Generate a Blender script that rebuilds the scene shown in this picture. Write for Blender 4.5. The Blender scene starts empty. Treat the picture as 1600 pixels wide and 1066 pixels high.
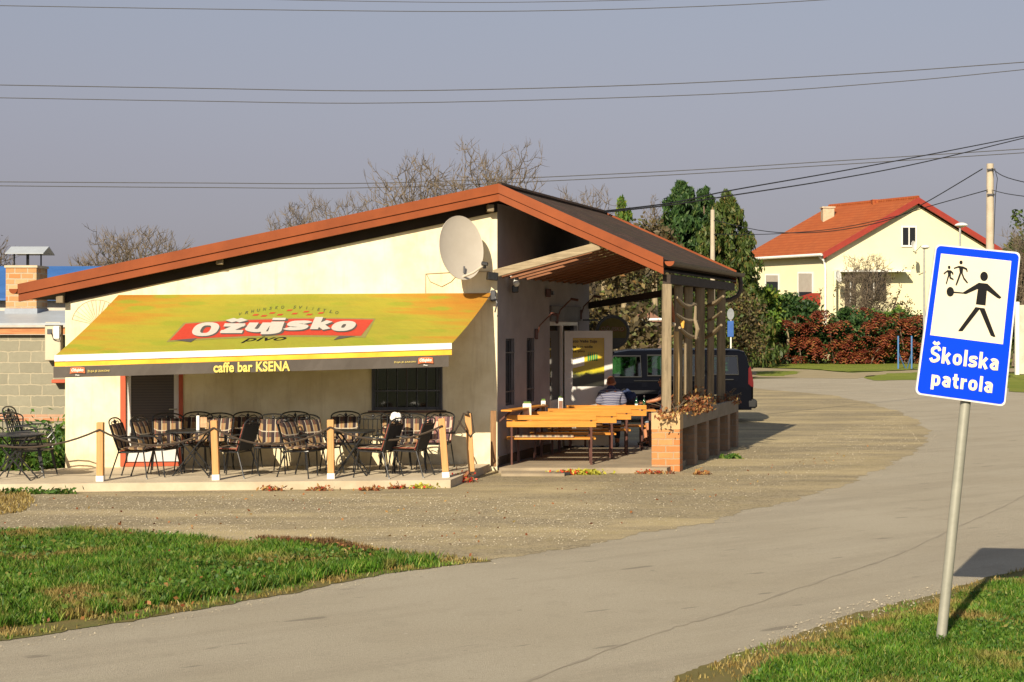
import bpy, math, random
import numpy as np
from mathutils import Vector, Matrix
PI=math.pi; rad=math.radians
rng=np.random.default_rng(7); random.seed(7)
sc=bpy.context.scene; col=sc.collection
F=2500.0; HC=2.6; HY=505.0
# ---- measuring helpers: photo pixel (1600 wide) + distance or height -> metres
def P(px,py,Y): return Vector(((px-800)/F*Y, Y, HC-(py-HY)/F*Y))
def G(px,py,z=0.0):
    Y=(HC-z)*F/(py-HY); return Vector(((px-800)/F*Y, Y, z))
def GX(px,Y,z=0.0): return Vector(((px-800)/F*Y, Y, z))
def onplane(px,py,p0,n):
    d=Vector(((px-800)/F,1,-(py-HY)/F)); o=Vector((0,0,HC))
    t=(p0-o).dot(n)/d.dot(n); return o+d*t
SD=Vector((0.32,1,0))            # direction of the cafe's long side
SN=SD.normalized()
# ---------------------------------------------------------------- materials
class N:
    def __init__(s,name):
        s.m=bpy.data.materials.new(name); s.m.use_nodes=True
        s.t=s.m.node_tree; s.b=s.t.nodes['Principled BSDF']; s.L=s.t.links
        s.tc=None
    def n(s,ty,**k):
        x=s.t.nodes.new(ty)
        for a,b in k.items():
            if a.startswith('i_'):
                x.inputs[a[2:].replace('_',' ')].default_value=b
            else: setattr(x,a,b)
        return x
    def l(s,a,b): s.L.new(a,b)
    def co(s,kind='Object'):
        if s.tc is None: s.tc=s.n('ShaderNodeTexCoord')
        return s.tc.outputs[kind]
    def scaled(s,sx,sy,sz,kind='Object',rot=(0,0,0)):
        m=s.n('ShaderNodeMapping'); m.inputs['Scale'].default_value=(sx,sy,sz); m.inputs['Rotation'].default_value=rot
        s.l(s.co(kind),m.inputs['Vector']); return m.outputs[0]
    def rotscaled(s,ang,sx,sy):
        m=s.n('ShaderNodeMapping'); m.inputs['Rotation'].default_value=(0,0,ang); s.l(s.co(),m.inputs['Vector'])
        q=s.n('ShaderNodeMapping'); q.inputs['Scale'].default_value=(sx,sy,1); s.l(m.outputs[0],q.inputs['Vector']); return q.outputs[0]
    def noise(s,scale,detail=4,rough=.6,vec=None,dist=0):
        x=s.n('ShaderNodeTexNoise'); x.inputs['Scale'].default_value=scale; x.inputs['Detail'].default_value=detail
        x.inputs['Roughness'].default_value=rough; x.inputs['Distortion'].default_value=dist
        s.l(vec if vec is not None else s.co(),x.inputs['Vector']); return x.outputs['Fac']
    def ramp(s,fac,stops,interp='LINEAR'):
        x=s.n('ShaderNodeValToRGB'); r=x.color_ramp; r.interpolation=interp
        cc=lambda c:(*c,1) if not isinstance(c,(int,float)) else (c,c,c,1)
        r.elements[0].position=stops[0][0]; r.elements[0].color=cc(stops[0][1]); r.elements[1].position=stops[-1][0]; r.elements[1].color=cc(stops[-1][1])
        for p,c in stops[1:-1]: e=r.elements.new(p); e.color=cc(c)
        s.l(fac,x.inputs[0]); return x.outputs[0]
    def mix(s,fac,a,b,mode='MIX'):
        x=s.n('ShaderNodeMix',data_type='RGBA',blend_type=mode)
        for v,i in ((fac,0),(a,6),(b,7)):
            if isinstance(v,(int,float)): x.inputs[i].default_value=v
            elif isinstance(v,tuple): x.inputs[i].default_value=(*v,1)
            else: s.l(v,x.inputs[i])
        return x.outputs[2]
    def math(s,op,a,b=0,c=0):
        x=s.n('ShaderNodeMath',operation=op)
        for i,v in enumerate((a,b,c)):
            if isinstance(v,(int,float)): x.inputs[i].default_value=v
            else: s.l(v,x.inputs[i])
        return x.outputs[0]
    def xyz(s,v=None):
        x=s.n('ShaderNodeSeparateXYZ'); s.l(v if v is not None else s.co(),x.inputs[0]); return x.outputs
    def comb(s,a,b,c=0):
        x=s.n('ShaderNodeCombineXYZ')
        for i,v in enumerate((a,b,c)):
            if isinstance(v,(int,float)): x.inputs[i].default_value=v
            else: s.l(v,x.inputs[i])
        return x.outputs[0]
    def bump(s,h,strength=.3,dist=.01):
        x=s.n('ShaderNodeBump'); x.inputs['Strength'].default_value=strength; x.inputs['Distance'].default_value=dist
        s.l(h,x.inputs['Height']); s.l(x.outputs[0],s.b.inputs['Normal'])
    def out(s,color=None,rough=.7,metal=0,spec=None):
        if color is not None:
            if isinstance(color,tuple): s.b.inputs['Base Color'].default_value=(*color,1)
            else: s.l(color,s.b.inputs['Base Color'])
        if isinstance(rough,(int,float)): s.b.inputs['Roughness'].default_value=rough
        else: s.l(rough,s.b.inputs['Roughness'])
        s.b.inputs['Metallic'].default_value=metal
        if spec is not None: s.b.inputs['Specular IOR Level'].default_value=spec
        return s.m
_M={}
def pm(name,c,c2=None,scale=6,rough=.6,metal=0,bump=.15,bscale=None,bdist=.004,spec=None,stretch=(1,1,1),island=0):
    if name in _M: return _M[name]
    k=N(name); c2=c2 or tuple(x*.72 for x in c)
    v=k.scaled(*stretch)
    f=k.noise(scale,6,.65,v); cc=k.mix(k.ramp(f,[(.3,0.),(.7,1.)]),c,c2)
    if island:
        g=k.n('ShaderNodeNewGeometry'); h=k.ramp(g.outputs['Random Per Island'],[(0,1-island),(1,1+island)])
        cc=k.mix(1.0,cc,h,'MULTIPLY')
    if bump: k.bump(k.noise(bscale or scale*6,4,.6,v),bump,bdist)
    r=k.math('MULTIPLY_ADD',f,.2,rough-.1)
    _M[name]=k.out(cc,r,metal,spec); return _M[name]
def leafmat(name,stops,rough=.55,trans=.25,nscale=.6,dark=.35):
    k=N(name); g=k.n('ShaderNodeNewGeometry')
    c=k.ramp(g.outputs['Random Per Island'],stops)
    nn=k.noise(nscale,3); c=k.mix(k.ramp(nn,[(.35,0.),(.7,dark)]),c,tuple(x*.45 for x in stops[0][1]))
    k.out(c,rough,spec=.3)
    tr=k.n('ShaderNodeBsdfTranslucent'); k.l(c,tr.inputs[0])
    mx=k.n('ShaderNodeMixShader'); mx.inputs[0].default_value=trans
    o=k.t.nodes['Material Output']; k.l(k.b.outputs[0],mx.inputs[1]); k.l(tr.outputs[0],mx.inputs[2]); k.l(mx.outputs[0],o.inputs[0])
    return k.m
def bricks(name,c1,c2,mortar,w,h,ms=.012,sq=0.5,bumpd=.006,rough=.85,plaster=None,bias=0,noise_amt=.5):
    k=N(name); x,y,z=k.xyz()
    wx=k.math('MULTIPLY',k.math('SUBTRACT',k.noise(5,3),.5),h*.35); wz=k.math('MULTIPLY',k.math('SUBTRACT',k.noise(6.3,3),.5),h*.3)
    v=k.comb(k.math('ADD',k.math('ADD',x,y),wx),k.math('ADD',z,wz))
    b=k.n('ShaderNodeTexBrick'); k.l(v,b.inputs['Vector']); b.offset=sq
    b.inputs['Color1'].default_value=(*c1,1); b.inputs['Color2'].default_value=(*c2,1); b.inputs['Mortar'].default_value=(*mortar,1)
    b.inputs['Scale'].default_value=1; b.inputs['Mortar Size'].default_value=ms; b.inputs['Brick Width'].default_value=w; b.inputs['Row Height'].default_value=h
    b.inputs['Bias'].default_value=bias; b.inputs['Mortar Smooth'].default_value=.3
    n=k.noise(9,6,.7); c=k.mix(k.ramp(n,[(.3,0.),(.75,noise_amt)]),b.outputs[0],tuple(q*.55 for q in c1))
    if plaster:
        n2=k.noise(3.2,5,.7); c=k.mix(k.ramp(n2,[(.52,0.),(.6,1.)]),c,plaster)
    hgt=k.math('SUBTRACT',k.noise(40,4),k.math('MULTIPLY',b.outputs[1],1.5))
    k.bump(hgt,.6,bumpd); return k.out(c,rough)
# ---------------------------------------------------------------- mesh builder
def V(*a): return Vector(a)
class MB:
    def __init__(s): s.v=[]; s.f=[]; s.mi=[]; s.cur=0
    def add(s,vs,fs):
        o=len(s.v); s.v+= [tuple(q) for q in vs]; s.f+=[tuple(o+i for i in f) for f in fs]; s.mi+=[s.cur]*len(fs)
    def box(s,c,d,rz=0,M=None,bev=0.0):
        """c centre, d full sizes"""
        x,y,z=(q/2 for q in d)
        if bev>0 and min(x,y,z)>bev*1.2:
            b=bev; pts=[];  # chamfered box through 24 verts
            idx={}
            for sx in(-1,1):
                for sy in(-1,1):
                    for sz in(-1,1):
                        for a in range(3):
                            q=[sx*x,sy*y,sz*z]; r=[sx*(x-b),sy*(y-b),sz*(z-b)]
                            w=r[:]; w[a]=q[a]; idx[(sx,sy,sz,a)]=len(pts); pts.append(w)
            fs=[]
            for a in range(3):
                o1,o2=[i for i in range(3) if i!=a]
                for sg in(-1,1):
                    cyc=[]
                    for (p,q) in((-1,-1),(1,-1),(1,1),(-1,1)):
                        t=[0,0,0]; t[a]=sg; t[o1]=p; t[o2]=q; cyc.append(idx[(*t,a)])
                    if (sg<0)!=(a==1): cyc.reverse()
                    fs.append(cyc)
            for a in range(3):   # edges along axis a
                o1,o2=[i for i in range(3) if i!=a]
                for p in(-1,1):
                    for q in(-1,1):
                        t0=[0]*3;t0[a]=-1;t0[o1]=p;t0[o2]=q; t1=t0[:];t1[a]=1
                        cyc=[idx[(*t0,o1)],idx[(*t1,o1)],idx[(*t1,o2)],idx[(*t0,o2)]]
                        if (p*q>0)!=(a==1): cyc.reverse()
                        fs.append(cyc)
            for sx in(-1,1):
                for sy in(-1,1):
                    for sz in(-1,1):
                        cyc=[idx[(sx,sy,sz,a)] for a in range(3)]
                        if sx*sy*sz<0: cyc.reverse()
                        fs.append(cyc)
        else:
            pts=[(-x,-y,-z),(x,-y,-z),(x,y,-z),(-x,y,-z),(-x,-y,z),(x,-y,z),(x,y,z),(-x,y,z)]
            fs=[(0,3,2,1),(4,5,6,7),(0,1,5,4),(1,2,6,5),(2,3,7,6),(3,0,4,7)]
        R=M if M is not None else Matrix.Rotation(rz,4,'Z')
        s.add([R@Vector(p)+Vector(c) for p in pts],fs); return s
    def beam(s,a,b,w,h,up=(0,0,1),bev=0.0):
        a=Vector(a); b=Vector(b); d=b-a; L=d.length; y=d.normalized(); u=Vector(up)
        x=y.cross(u)
        if x.length<1e-4: x=y.cross(Vector((0,1,0)))
        x.normalize(); z=x.cross(y)
        M=Matrix((x,y,z)).transposed().to_4x4(); s.box((a+b)/2,(w,L,h),M=M,bev=bev); return s
    def tube(s,pts,r,n=8,closed=False,cap=True):
        pts=[Vector(p) for p in pts]; m=len(pts); rs=r if isinstance(r,(list,tuple)) else [r]*m
        tang=[]
        for i in range(m):
            a=pts[(i-1)%m] if (closed or i>0) else pts[i]; b=pts[(i+1)%m] if (closed or i<m-1) else pts[i]
            t=(b-a); tang.append(t.normalized() if t.length>1e-9 else Vector((0,0,1)))
        t=tang[0]; u=t.cross(Vector((0,0,1)))
        if u.length<.05: u=t.cross(Vector((1,0,0)))
        u.normalize(); vs=[]
        for i in range(m):
            t=tang[i]; u=(u-t*u.dot(t))
            if u.length<1e-6: u=t.orthogonal()
            u.normalize(); w=t.cross(u)
            for k in range(n):
                a=2*PI*k/n; vs.append(pts[i]+(u*math.cos(a)+w*math.sin(a))*rs[i])
        fs=[]
        for i in range(m if closed else m-1):
            j=(i+1)%m
            for k in range(n): fs.append((i*n+k,i*n+(k+1)%n,j*n+(k+1)%n,j*n+k))
        if cap and not closed: fs.append(tuple(range(n))[::-1]); fs.append(tuple((m-1)*n+k for k in range(n)))
        s.add(vs,fs); return s
    def lathe(s,prof,c=(0,0,0),n=24,M=None):
        vs=[];fs=[]; m=len(prof)
        for (r,z) in prof:
            for k in range(n): vs.append((r*math.cos(2*PI*k/n),r*math.sin(2*PI*k/n),z))
        for i in range(m-1):
            for k in range(n): fs.append((i*n+k,i*n+(k+1)%n,(i+1)*n+(k+1)%n,(i+1)*n+k))
        fs.append(tuple(range(n))[::-1]); fs.append(tuple((m-1)*n+k for k in range(n)))
        M=M or Matrix(); s.add([M@Vector(q)+Vector(c) for q in vs],fs); return s
    def poly(s,pts): s.add(pts,[tuple(range(len(pts)))]); return s
    def prism(s,pts,off):
        """polygon extruded by vector off"""
        n=len(pts); o=Vector(off); a=[Vector(p) for p in pts]
        s.add(a+[p+o for p in a],[tuple(range(n))[::-1],tuple(range(n,2*n))]+[(i,(i+1)%n,n+(i+1)%n,n+i) for i in range(n)]); return s
    def sphere(s,c,r,n=12,m=8):
        rr=r if isinstance(r,(tuple,list)) else (r,r,r)
        prof=[]; vs=[];fs=[]
        for i in range(1,m):
            t=PI*i/m
            for k in range(n):
                a=2*PI*k/n; vs.append((c[0]+rr[0]*math.sin(t)*math.cos(a),c[1]+rr[1]*math.sin(t)*math.sin(a),c[2]-rr[2]*math.cos(t)))
        for i in range(m-2):
            for k in range(n): fs.append((i*n+k,i*n+(k+1)%n,(i+1)*n+(k+1)%n,(i+1)*n+k))
        b=len(vs); vs.append((c[0],c[1],c[2]-rr[2])); vs.append((c[0],c[1],c[2]+rr[2]))
        for k in range(n): fs.append((b,(k+1)%n,k)); fs.append((b+1,(m-2)*n+k,(m-2)*n+(k+1)%n))
        s.add(vs,fs); return s
    def build(s,name,mat,parent=None,smooth=False,origin=None,local=False):
        me=bpy.data.meshes.new(name)
        vs=np.array(s.v,dtype=float).reshape(-1,3)
        if parent is not None:
            off=Vector((0,0,0)); q=parent
            while q is not None: off+=q.location; q=q.parent
            if local: off=Vector((0,0,0))
            loc=Vector((0,0,0))
        else:
            if origin is None: off=Vector(((vs[:,0].min()+vs[:,0].max())/2,(vs[:,1].min()+vs[:,1].max())/2,vs[:,2].min()))
            else: off=Vector(origin)
            loc=off
        vs=vs-np.array(off)
        me.from_pydata(vs.tolist(),[],s.f)
        mats=mat if isinstance(mat,(list,tuple)) else [mat]
        for q in mats: me.materials.append(q)
        if len(mats)>1: me.polygons.foreach_set('material_index',s.mi)
        if smooth:
            me.polygons.foreach_set('use_smooth',[True]*len(me.polygons))
            me.update()
            try: me.set_sharp_from_angle(angle=rad(40))
            except Exception: pass
        me.update()
        o=bpy.data.objects.new(name,me); col.objects.link(o); o.location=loc
        if parent is not None: o.parent=parent
        return o
def tag(o,label=None,cat=None,group=None,kind=None):
    if label: o['label']=label
    if cat: o['category']=cat
    if group: o['group']=group
    if kind: o['kind']=kind
    return o
def empty(name,loc,label=None,cat=None,group=None,rz=0):
    o=bpy.data.objects.new(name,None); col.objects.link(o); o.location=Vector(loc); o.rotation_euler=(0,0,rz); o.empty_display_size=.2
    return tag(o,label,cat,group)
def copy_tree(o,parent=None):
    c=o.copy(); col.objects.link(c)
    if parent is not None: c.parent=parent
    for ch in list(o.children): copy_tree(ch,c)
    return c
def npmesh(name,verts,nper,mat,parent=None,origin=(0,0,0),smooth=False):
    """verts (K,nper,3): K separate faces"""
    verts=np.asarray(verts,dtype=np.float32); K=verts.shape[0]
    off=Vector((0,0,0)); q=parent
    while q is not None: off+=q.location; q=q.parent
    if parent is None: off=Vector(origin)
    vv=verts.reshape(-1,3)-np.array(off,dtype=np.float32)
    me=bpy.data.meshes.new(name); me.vertices.add(K*nper); me.vertices.foreach_set('co',vv.ravel())
    me.loops.add(K*nper); me.loops.foreach_set('vertex_index',np.arange(K*nper,dtype=np.int32))
    me.polygons.add(K); me.polygons.foreach_set('loop_start',np.arange(0,K*nper,nper,dtype=np.int32))
    try: me.polygons.foreach_set('loop_total',np.full(K,nper,dtype=np.int32))
    except Exception: pass
    me.materials.append(mat); me.update(calc_edges=True)
    o=bpy.data.objects.new(name,me); col.objects.link(o)
    if parent is not None: o.parent=parent
    else: o.location=Vector(origin)
    return o
def leaves(cent,size,aspect=2.0,droop=0.0,up=0.0):
    """diamond leaves around centres; droop pulls the long axis down"""
    n=len(cent); cent=np.asarray(cent)
    u=rng.normal(size=(n,3)); u[:,2]-=droop*2; u/=np.linalg.norm(u,axis=1)[:,None]
    w=rng.normal(size=(n,3)); v=np.cross(u,w); v/=np.linalg.norm(v,axis=1)[:,None]+1e-9
    s=size*rng.uniform(.6,1.4,n)[:,None]
    a=u*s*aspect/2; b=v*s/2
    return np.stack([cent-a,cent+b,cent+a,cent-b],axis=1)
def text2d(txt,shear=0,bold=0.0,spacing=1.0):
    """flat mesh of a text: (verts Nx2, faces), width normalised to 1 unit of cap scale"""
    cu=bpy.data.curves.new('t','FONT'); cu.body=txt; cu.size=1; cu.shear=shear; cu.space_character=spacing*(1+bold)
    cu.resolution_u=4; cu.bevel_depth=max(bold,.0001); cu.bevel_resolution=1; cu.fill_mode='BOTH'
    o=bpy.data.objects.new('t',cu); col.objects.link(o)
    dg=bpy.context.evaluated_depsgraph_get(); dg.update(); e=o.evaluated_get(dg); me=e.to_mesh()
    v=np.array([q.co[:3] for q in me.vertices]); f=[tuple(p.vertices) for p in me.polygons]
    e.to_mesh_clear(); bpy.data.objects.remove(o); bpy.data.curves.remove(cu)
    v[:,:2]-=v[:,:2].min(axis=0); return v,f
def decal(mb,v2,faces,fn):
    mb.add([fn(x,y) for x,y in v2],faces)
def fit_text(mb,txt,box,fn,shear=0,bold=0,skew=0,spacing=1.0,curve=None,nrm=Vector((0,-1,0))):
    """text scaled into pixel box (x0,ytop,x1,ybottom); skew = px the baseline rises per px to the right"""
    v,f=text2d(txt,shear,bold,spacing); x0,y0,x1,y1=box
    w=v[:,0].max(); h=v[:,1].max()
    X=x0+v[:,0]/w*(x1-x0); Yp=y1-v[:,1]/h*(y1-y0)-(X-x0)*skew
    if curve: Yp=Yp+np.array([curve(t) for t in (X-x0)/(x1-x0)])
    mb.add([fn(a,b)+nrm*(c*.02) for a,b,c in zip(X,Yp,v[:,2])],f)

# ---- heavy road-sign lettering drawn as strokes (unit cap height)
def _sm(p,n=6):
    P_=[np.array(q,float) for q in p]; out=[]
    for i in range(len(P_)-1):
        a=P_[max(i-1,0)];b=P_[i];c=P_[i+1];d=P_[min(i+2,len(P_)-1)]
        for k in range(n): t=k/n; out.append(.5*((2*b)+(c-a)*t+(2*a-5*b+4*c-d)*t*t+(3*b-a-3*c+d)*t**3))
    out.append(P_[-1]); return out
def _el(cx,cy,rx,ry,n=28,e=.78): return [np.array((cx+rx*math.copysign(abs(math.cos(t))**e,math.cos(t)),cy+ry*math.copysign(abs(math.sin(t))**e,math.sin(t)))) for t in np.linspace(0,2*PI,n+1)]
def _S(w,h,t): 
    a=t/2; return _sm([(w*.93,h*.74),(w*.78,h-a),(w*.48,h-a),(a*1.1,h*.80),(w*.22,h*.58),(w*.5,h*.51),(w*.80,h*.42),(w-a,h*.22),(w*.52,a),(w*.22,a),(w*.05,h*.25)])
def glyph(ch,t):
    a=t/2; L=lambda *p:[np.array(q,float) for q in p]
    if ch=='o': return .54,[_el(.27,.35,.27-a,.35-a)]
    if ch=='O': return .72,[_el(.36,.5,.36-a,.5-a)]
    if ch=='s': return .48,[_S(.48,.70,t)]
    if ch=='S': return .56,[_S(.56,1.0,t)]
    if ch=='Š': return .56,[_S(.56,1.0,t),L((.10,1.24),(.28,1.10)),L((.28,1.10),(.46,1.24))]
    if ch=='k': return .54,[L((a,0),(a,1)),L((a+.05,.27),(.45,.68)),L((.22,.40),(.47,.0))]
    if ch=='l': return t,[L((a,0),(a,1))]
    if ch=='a': return .50,[_sm([(.07,.54),(.16,.70-a),(.30,.70-a),(.50-a,.52),(.50-a,.3),(.50-a,0)]),_sm([(.50-a,.40),(.26,.40),(a,.24),(.20,a*.95),(.38,.10),(.50-a,.2)])]
    if ch=='p': return .54,[L((a,.70),(a,-.26)),_el(.28,.35,.26-a,.35-a)]
    if ch=='t': return .38,[_sm([(.17,.92),(.17,.6),(.17,.24),(.24,a),(.38,a)]),L((.0,.70-a),(.36,.70-a))]
    if ch=='r': return .36,[L((a,0),(a,.70)),_sm([(a,.38),(.16,.56),(.36,.70-a)])]
    if ch=='ž': return .50,[L((.03,.70-a),(.47,.70-a)),L((.40,.64),(.10,.06)),L((.02,a),(.49,a)),L((.09,1.0),(.25,.84)),L((.25,.84),(.41,1.0))]
    if ch=='u': return .54,[_sm([(a,.70),(a,.4),(a,.22),(.22,a),(.36,.10),(.54-a,.26)]),L((.54-a,.70),(.54-a,0))]
    if ch=='j': return .30,[_sm([(.20,.70),(.20,.3),(.20,-.06),(.12,-.17),(-.02,-.18)]),L((.20,.82),(.20,.99))]
def ribbon(mb,pts,t,fn,nrm,lift):
    n=len(pts); closed=np.linalg.norm(pts[0]-pts[-1])<1e-6; A=[];B=[]
    for i in range(n):
        if closed: p=pts[i-1] if i>0 else pts[-2]; q=pts[i+1] if i<n-1 else pts[1]
        else: p=pts[max(i-1,0)]; q=pts[min(i+1,n-1)]
        d=q-p; d=d/(np.linalg.norm(d)+1e-9); w=np.array((-d[1],d[0]))*t/2; A.append(pts[i]+w); B.append(pts[i]-w)
    v=[fn(*q)+nrm*lift for q in A]+[fn(*q)+nrm*lift for q in B]
    mb.add(v,[(i,n+i,n+i+1,i+1) for i in range(n-1)])
def stroke_text(mb,txt,t,place,nrm,gap=.10,z0=0):
    """place(x,y)->world; x runs 0..1 over the word, y in cap heights"""
    gs=[glyph(c,t) for c in txt]; tot=sum(g[0] for g in gs)+gap*(len(txt)-1); x=0; k=0
    for w,st in gs:
        for s in st:
            ribbon(mb,s,t,lambda a,b,x=x: place((x+a)/tot,b),nrm,z0+k*.00025); k+=1
        x+=w+gap
# ================================================================ camera, sky, sun
cam=bpy.data.cameras.new('camera'); co=bpy.data.objects.new('camera',cam); col.objects.link(co); sc.camera=co
co.location=(0,0,HC); co.rotation_euler=(PI/2,0,0)
cam.sensor_width=36; cam.lens=F/1600*36; cam.shift_y=-(533-HY)/1600; cam.clip_end=3000; cam.clip_start=.1
sd=Vector((.339,.941,0)).normalized(); EL=rad(29)
sdir=Vector((sd.x*math.cos(EL),sd.y*math.cos(EL),-math.sin(EL)))
sl=bpy.data.lights.new('sun','SUN'); so=bpy.data.objects.new('sun',sl); col.objects.link(so)
sl.energy=5.0; sl.angle=rad(.5); sl.color=(1,.88,.68); so.rotation_euler=sdir.to_track_quat('-Z','Y').to_euler(); so.location=(-20,-40,30)
w=bpy.data.worlds.new('World'); sc.world=w; w.use_nodes=True; nt=w.node_tree; bg=nt.nodes['Background']
sky=nt.nodes.new('ShaderNodeTexSky'); sky.sky_type='NISHITA'; sky.sun_disc=False; sky.sun_elevation=EL
sky.sun_rotation=rad(199.8); sky.air_density=1.0; sky.dust_density=2.5; sky.ozone_density=1.5; sky.altitude=100
# the photo's sky is a dull lavender haze: grey the clear-air blue down and even it out
hs=nt.nodes.new('ShaderNodeHueSaturation'); hs.inputs['Saturation'].default_value=.35
mx=nt.nodes.new('ShaderNodeMix'); mx.data_type='RGBA'; mx.inputs[0].default_value=.7; tcw=nt.nodes.new('ShaderNodeTexCoord'); sx_=nt.nodes.new('ShaderNodeSeparateXYZ'); nt.links.new(tcw.outputs['Generated'],sx_.inputs[0]); rw=nt.nodes.new('ShaderNodeValToRGB'); nt.links.new(sx_.outputs[2],rw.inputs[0]); r_=rw.color_ramp
r_.elements[0].position=0; r_.elements[0].color=(2.85,2.6,2.95,1); r_.elements[1].position=.24; r_.elements[1].color=(2.6,3.05,4.1,1); e_=r_.elements.new(.10); e_.color=(2.65,2.55,3.25,1); nt.links.new(rw.outputs[0],mx.inputs[7])
nt.links.new(sky.outputs[0],hs.inputs['Color']); nt.links.new(hs.outputs[0],mx.inputs[6]); nt.links.new(mx.outputs[2],bg.inputs[0])
bg.inputs[1].default_value=.070
sc.view_settings.view_transform='Standard'; sc.view_settings.look='None'; sc.view_settings.exposure=.68; sc.view_settings.gamma=1
sc.cycles.max_bounces=6; sc.cycles.diffuse_bounces=3; sc.cycles.transparent_max_bounces=12; sc.cycles.caustics_reflective=False; sc.cycles.caustics_refractive=False

# ================================================================ materials
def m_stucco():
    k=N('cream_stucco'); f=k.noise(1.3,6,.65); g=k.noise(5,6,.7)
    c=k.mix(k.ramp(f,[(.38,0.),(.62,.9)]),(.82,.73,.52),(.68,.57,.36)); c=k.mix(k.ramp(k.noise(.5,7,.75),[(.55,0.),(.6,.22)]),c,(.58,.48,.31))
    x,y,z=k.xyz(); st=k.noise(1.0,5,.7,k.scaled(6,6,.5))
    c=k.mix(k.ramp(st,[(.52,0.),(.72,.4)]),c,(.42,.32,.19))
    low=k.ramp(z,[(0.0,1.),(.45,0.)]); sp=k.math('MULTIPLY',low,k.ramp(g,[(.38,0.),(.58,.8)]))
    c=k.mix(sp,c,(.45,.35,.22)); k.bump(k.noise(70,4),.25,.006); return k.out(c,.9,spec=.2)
STUCCO=m_stucco()
STUCCO_W=pm('shade_darkened_plaster',(.31,.29,.31),(.23,.215,.23),1.5,.9,bump=.3,bscale=60)  # white plaster toned down to grey, porch shade put into its colour
CONC=pm('pale_concrete',(.55,.46,.33),(.38,.31,.21),1.7,.9,bump=.35,bscale=50,bdist=.005)
FLOOR=pm('patio_slab_concrete',(.34,.27,.18),(.20,.16,.11),1.2,.85,bump=.3,bscale=45)
FASCIA=pm('red_brown_sheet_metal',(.25,.060,.015),(.18,.042,.011),1.8,.55,spec=.2,bump=.05,metal=.0)
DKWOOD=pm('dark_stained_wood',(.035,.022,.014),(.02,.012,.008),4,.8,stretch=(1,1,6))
def wood(name,c1,c2,rough=.75,axis='z',isl=.12,sc_=5):
    if name in _M: return _M[name]
    k=N(name); s={'z':(5,5,.35),'x':(.35,5,5),'y':(5,.35,5)}[axis]
    f=k.noise(sc_,7,.7,k.scaled(*s),.6); c=k.mix(k.ramp(f,[(.3,0.),(.68,1.)]),c1,c2)
    sp=k.noise(1.4,4,.6); c=k.mix(k.ramp(sp,[(.5,0.),(.75,.5)]),c,tuple(q*.55 for q in c2))
    g=k.n('ShaderNodeNewGeometry'); c=k.mix(1.,c,k.ramp(g.outputs['Random Per Island'],[(0,1-isl),(1,1+isl)]),'MULTIPLY')
    k.bump(f,.5,.006); _M[name]=k.out(c,rough,spec=.3); return _M[name]
GREYWOOD=wood('weathered_timber',(.31,.24,.15),(.15,.115,.07))
GREYWOODX=wood('weathered_beam',(.40,.32,.20),(.22,.165,.10),axis='x')
POSTWOOD=wood('orange_pine_post',(.60,.33,.13),(.45,.23,.085))
OLDPOST=wood('old_brown_post',(.33,.18,.08),(.19,.10,.045))
BENCHWOOD=wood('varnished_bench_plank',(.66,.285,.045),(.48,.185,.026),.45,'x',.1)
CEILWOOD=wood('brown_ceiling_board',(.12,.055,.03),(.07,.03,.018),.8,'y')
BLACKM=pm('black_painted_metal',(.012,.012,.013),(.02,.02,.02),20,.35,bump=0)
RUSTM=pm('red_brown_painted_steel',(.10,.03,.018),(.06,.018,.012),12,.5,bump=0)
WHITEM=pm('white_painted_metal',(.75,.73,.68),(.66,.64,.58),5,.4,bump=0)
STEEL=pm('galvanised_steel',(.42,.42,.38),(.30,.30,.27),9,.42,metal=.55,bump=.05)
DKGREYM=pm('dark_grey_metal',(.07,.07,.08),(.05,.05,.055),9,.45,bump=0)
REDM=pm('orange_red_door_frame',(.50,.085,.025),(.38,.06,.02),7,.5,bump=0)
PVC=pm('white_plastic_frame',(.62,.60,.57),(.54,.52,.49),3,.35,bump=0)
ROPE=pm('dark_twisted_rope',(.035,.024,.015),(.06,.04,.025),50,.9,bump=.8,bscale=120)
GLASSD=N('dark_window_glass').out((.012,.013,.014),.06,spec=.6)
RUBBER=pm('black_rubber',(.015,.015,.015),(.025,.025,.025),30,.85)
def m_shingle(name,c1,c2,moss):
    k=N(name); x,y,z=k.xyz()
    b=k.n('ShaderNodeTexBrick'); k.l(k.comb(k.math('ADD',y,k.math('MULTIPLY',x,-.32)),k.math('MULTIPLY',z,2.3)),b.inputs['Vector'])
    b.inputs['Color1'].default_value=(*c1,1); b.inputs['Color2'].default_value=(*c2,1); b.inputs['Mortar'].default_value=(.015,.011,.009,1)
    b.inputs['Scale'].default_value=1; b.inputs['Mortar Size'].default_value=.008; b.inputs['Brick Width'].default_value=.34; b.inputs['Row Height'].default_value=.14
    n=k.noise(1.1,7,.7); c=k.mix(k.ramp(n,[(.4,0.),(.72,.75)]),b.outputs[0],moss)
    k.bump(k.math('ADD',b.outputs[1],k.noise(60,3)),.5,.01); return k.out(c,.95,spec=.15)
SHINGLE=m_shingle('brown_roof_shingle',(.085,.05,.036),(.055,.034,.026),(.045,.04,.022))
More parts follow.
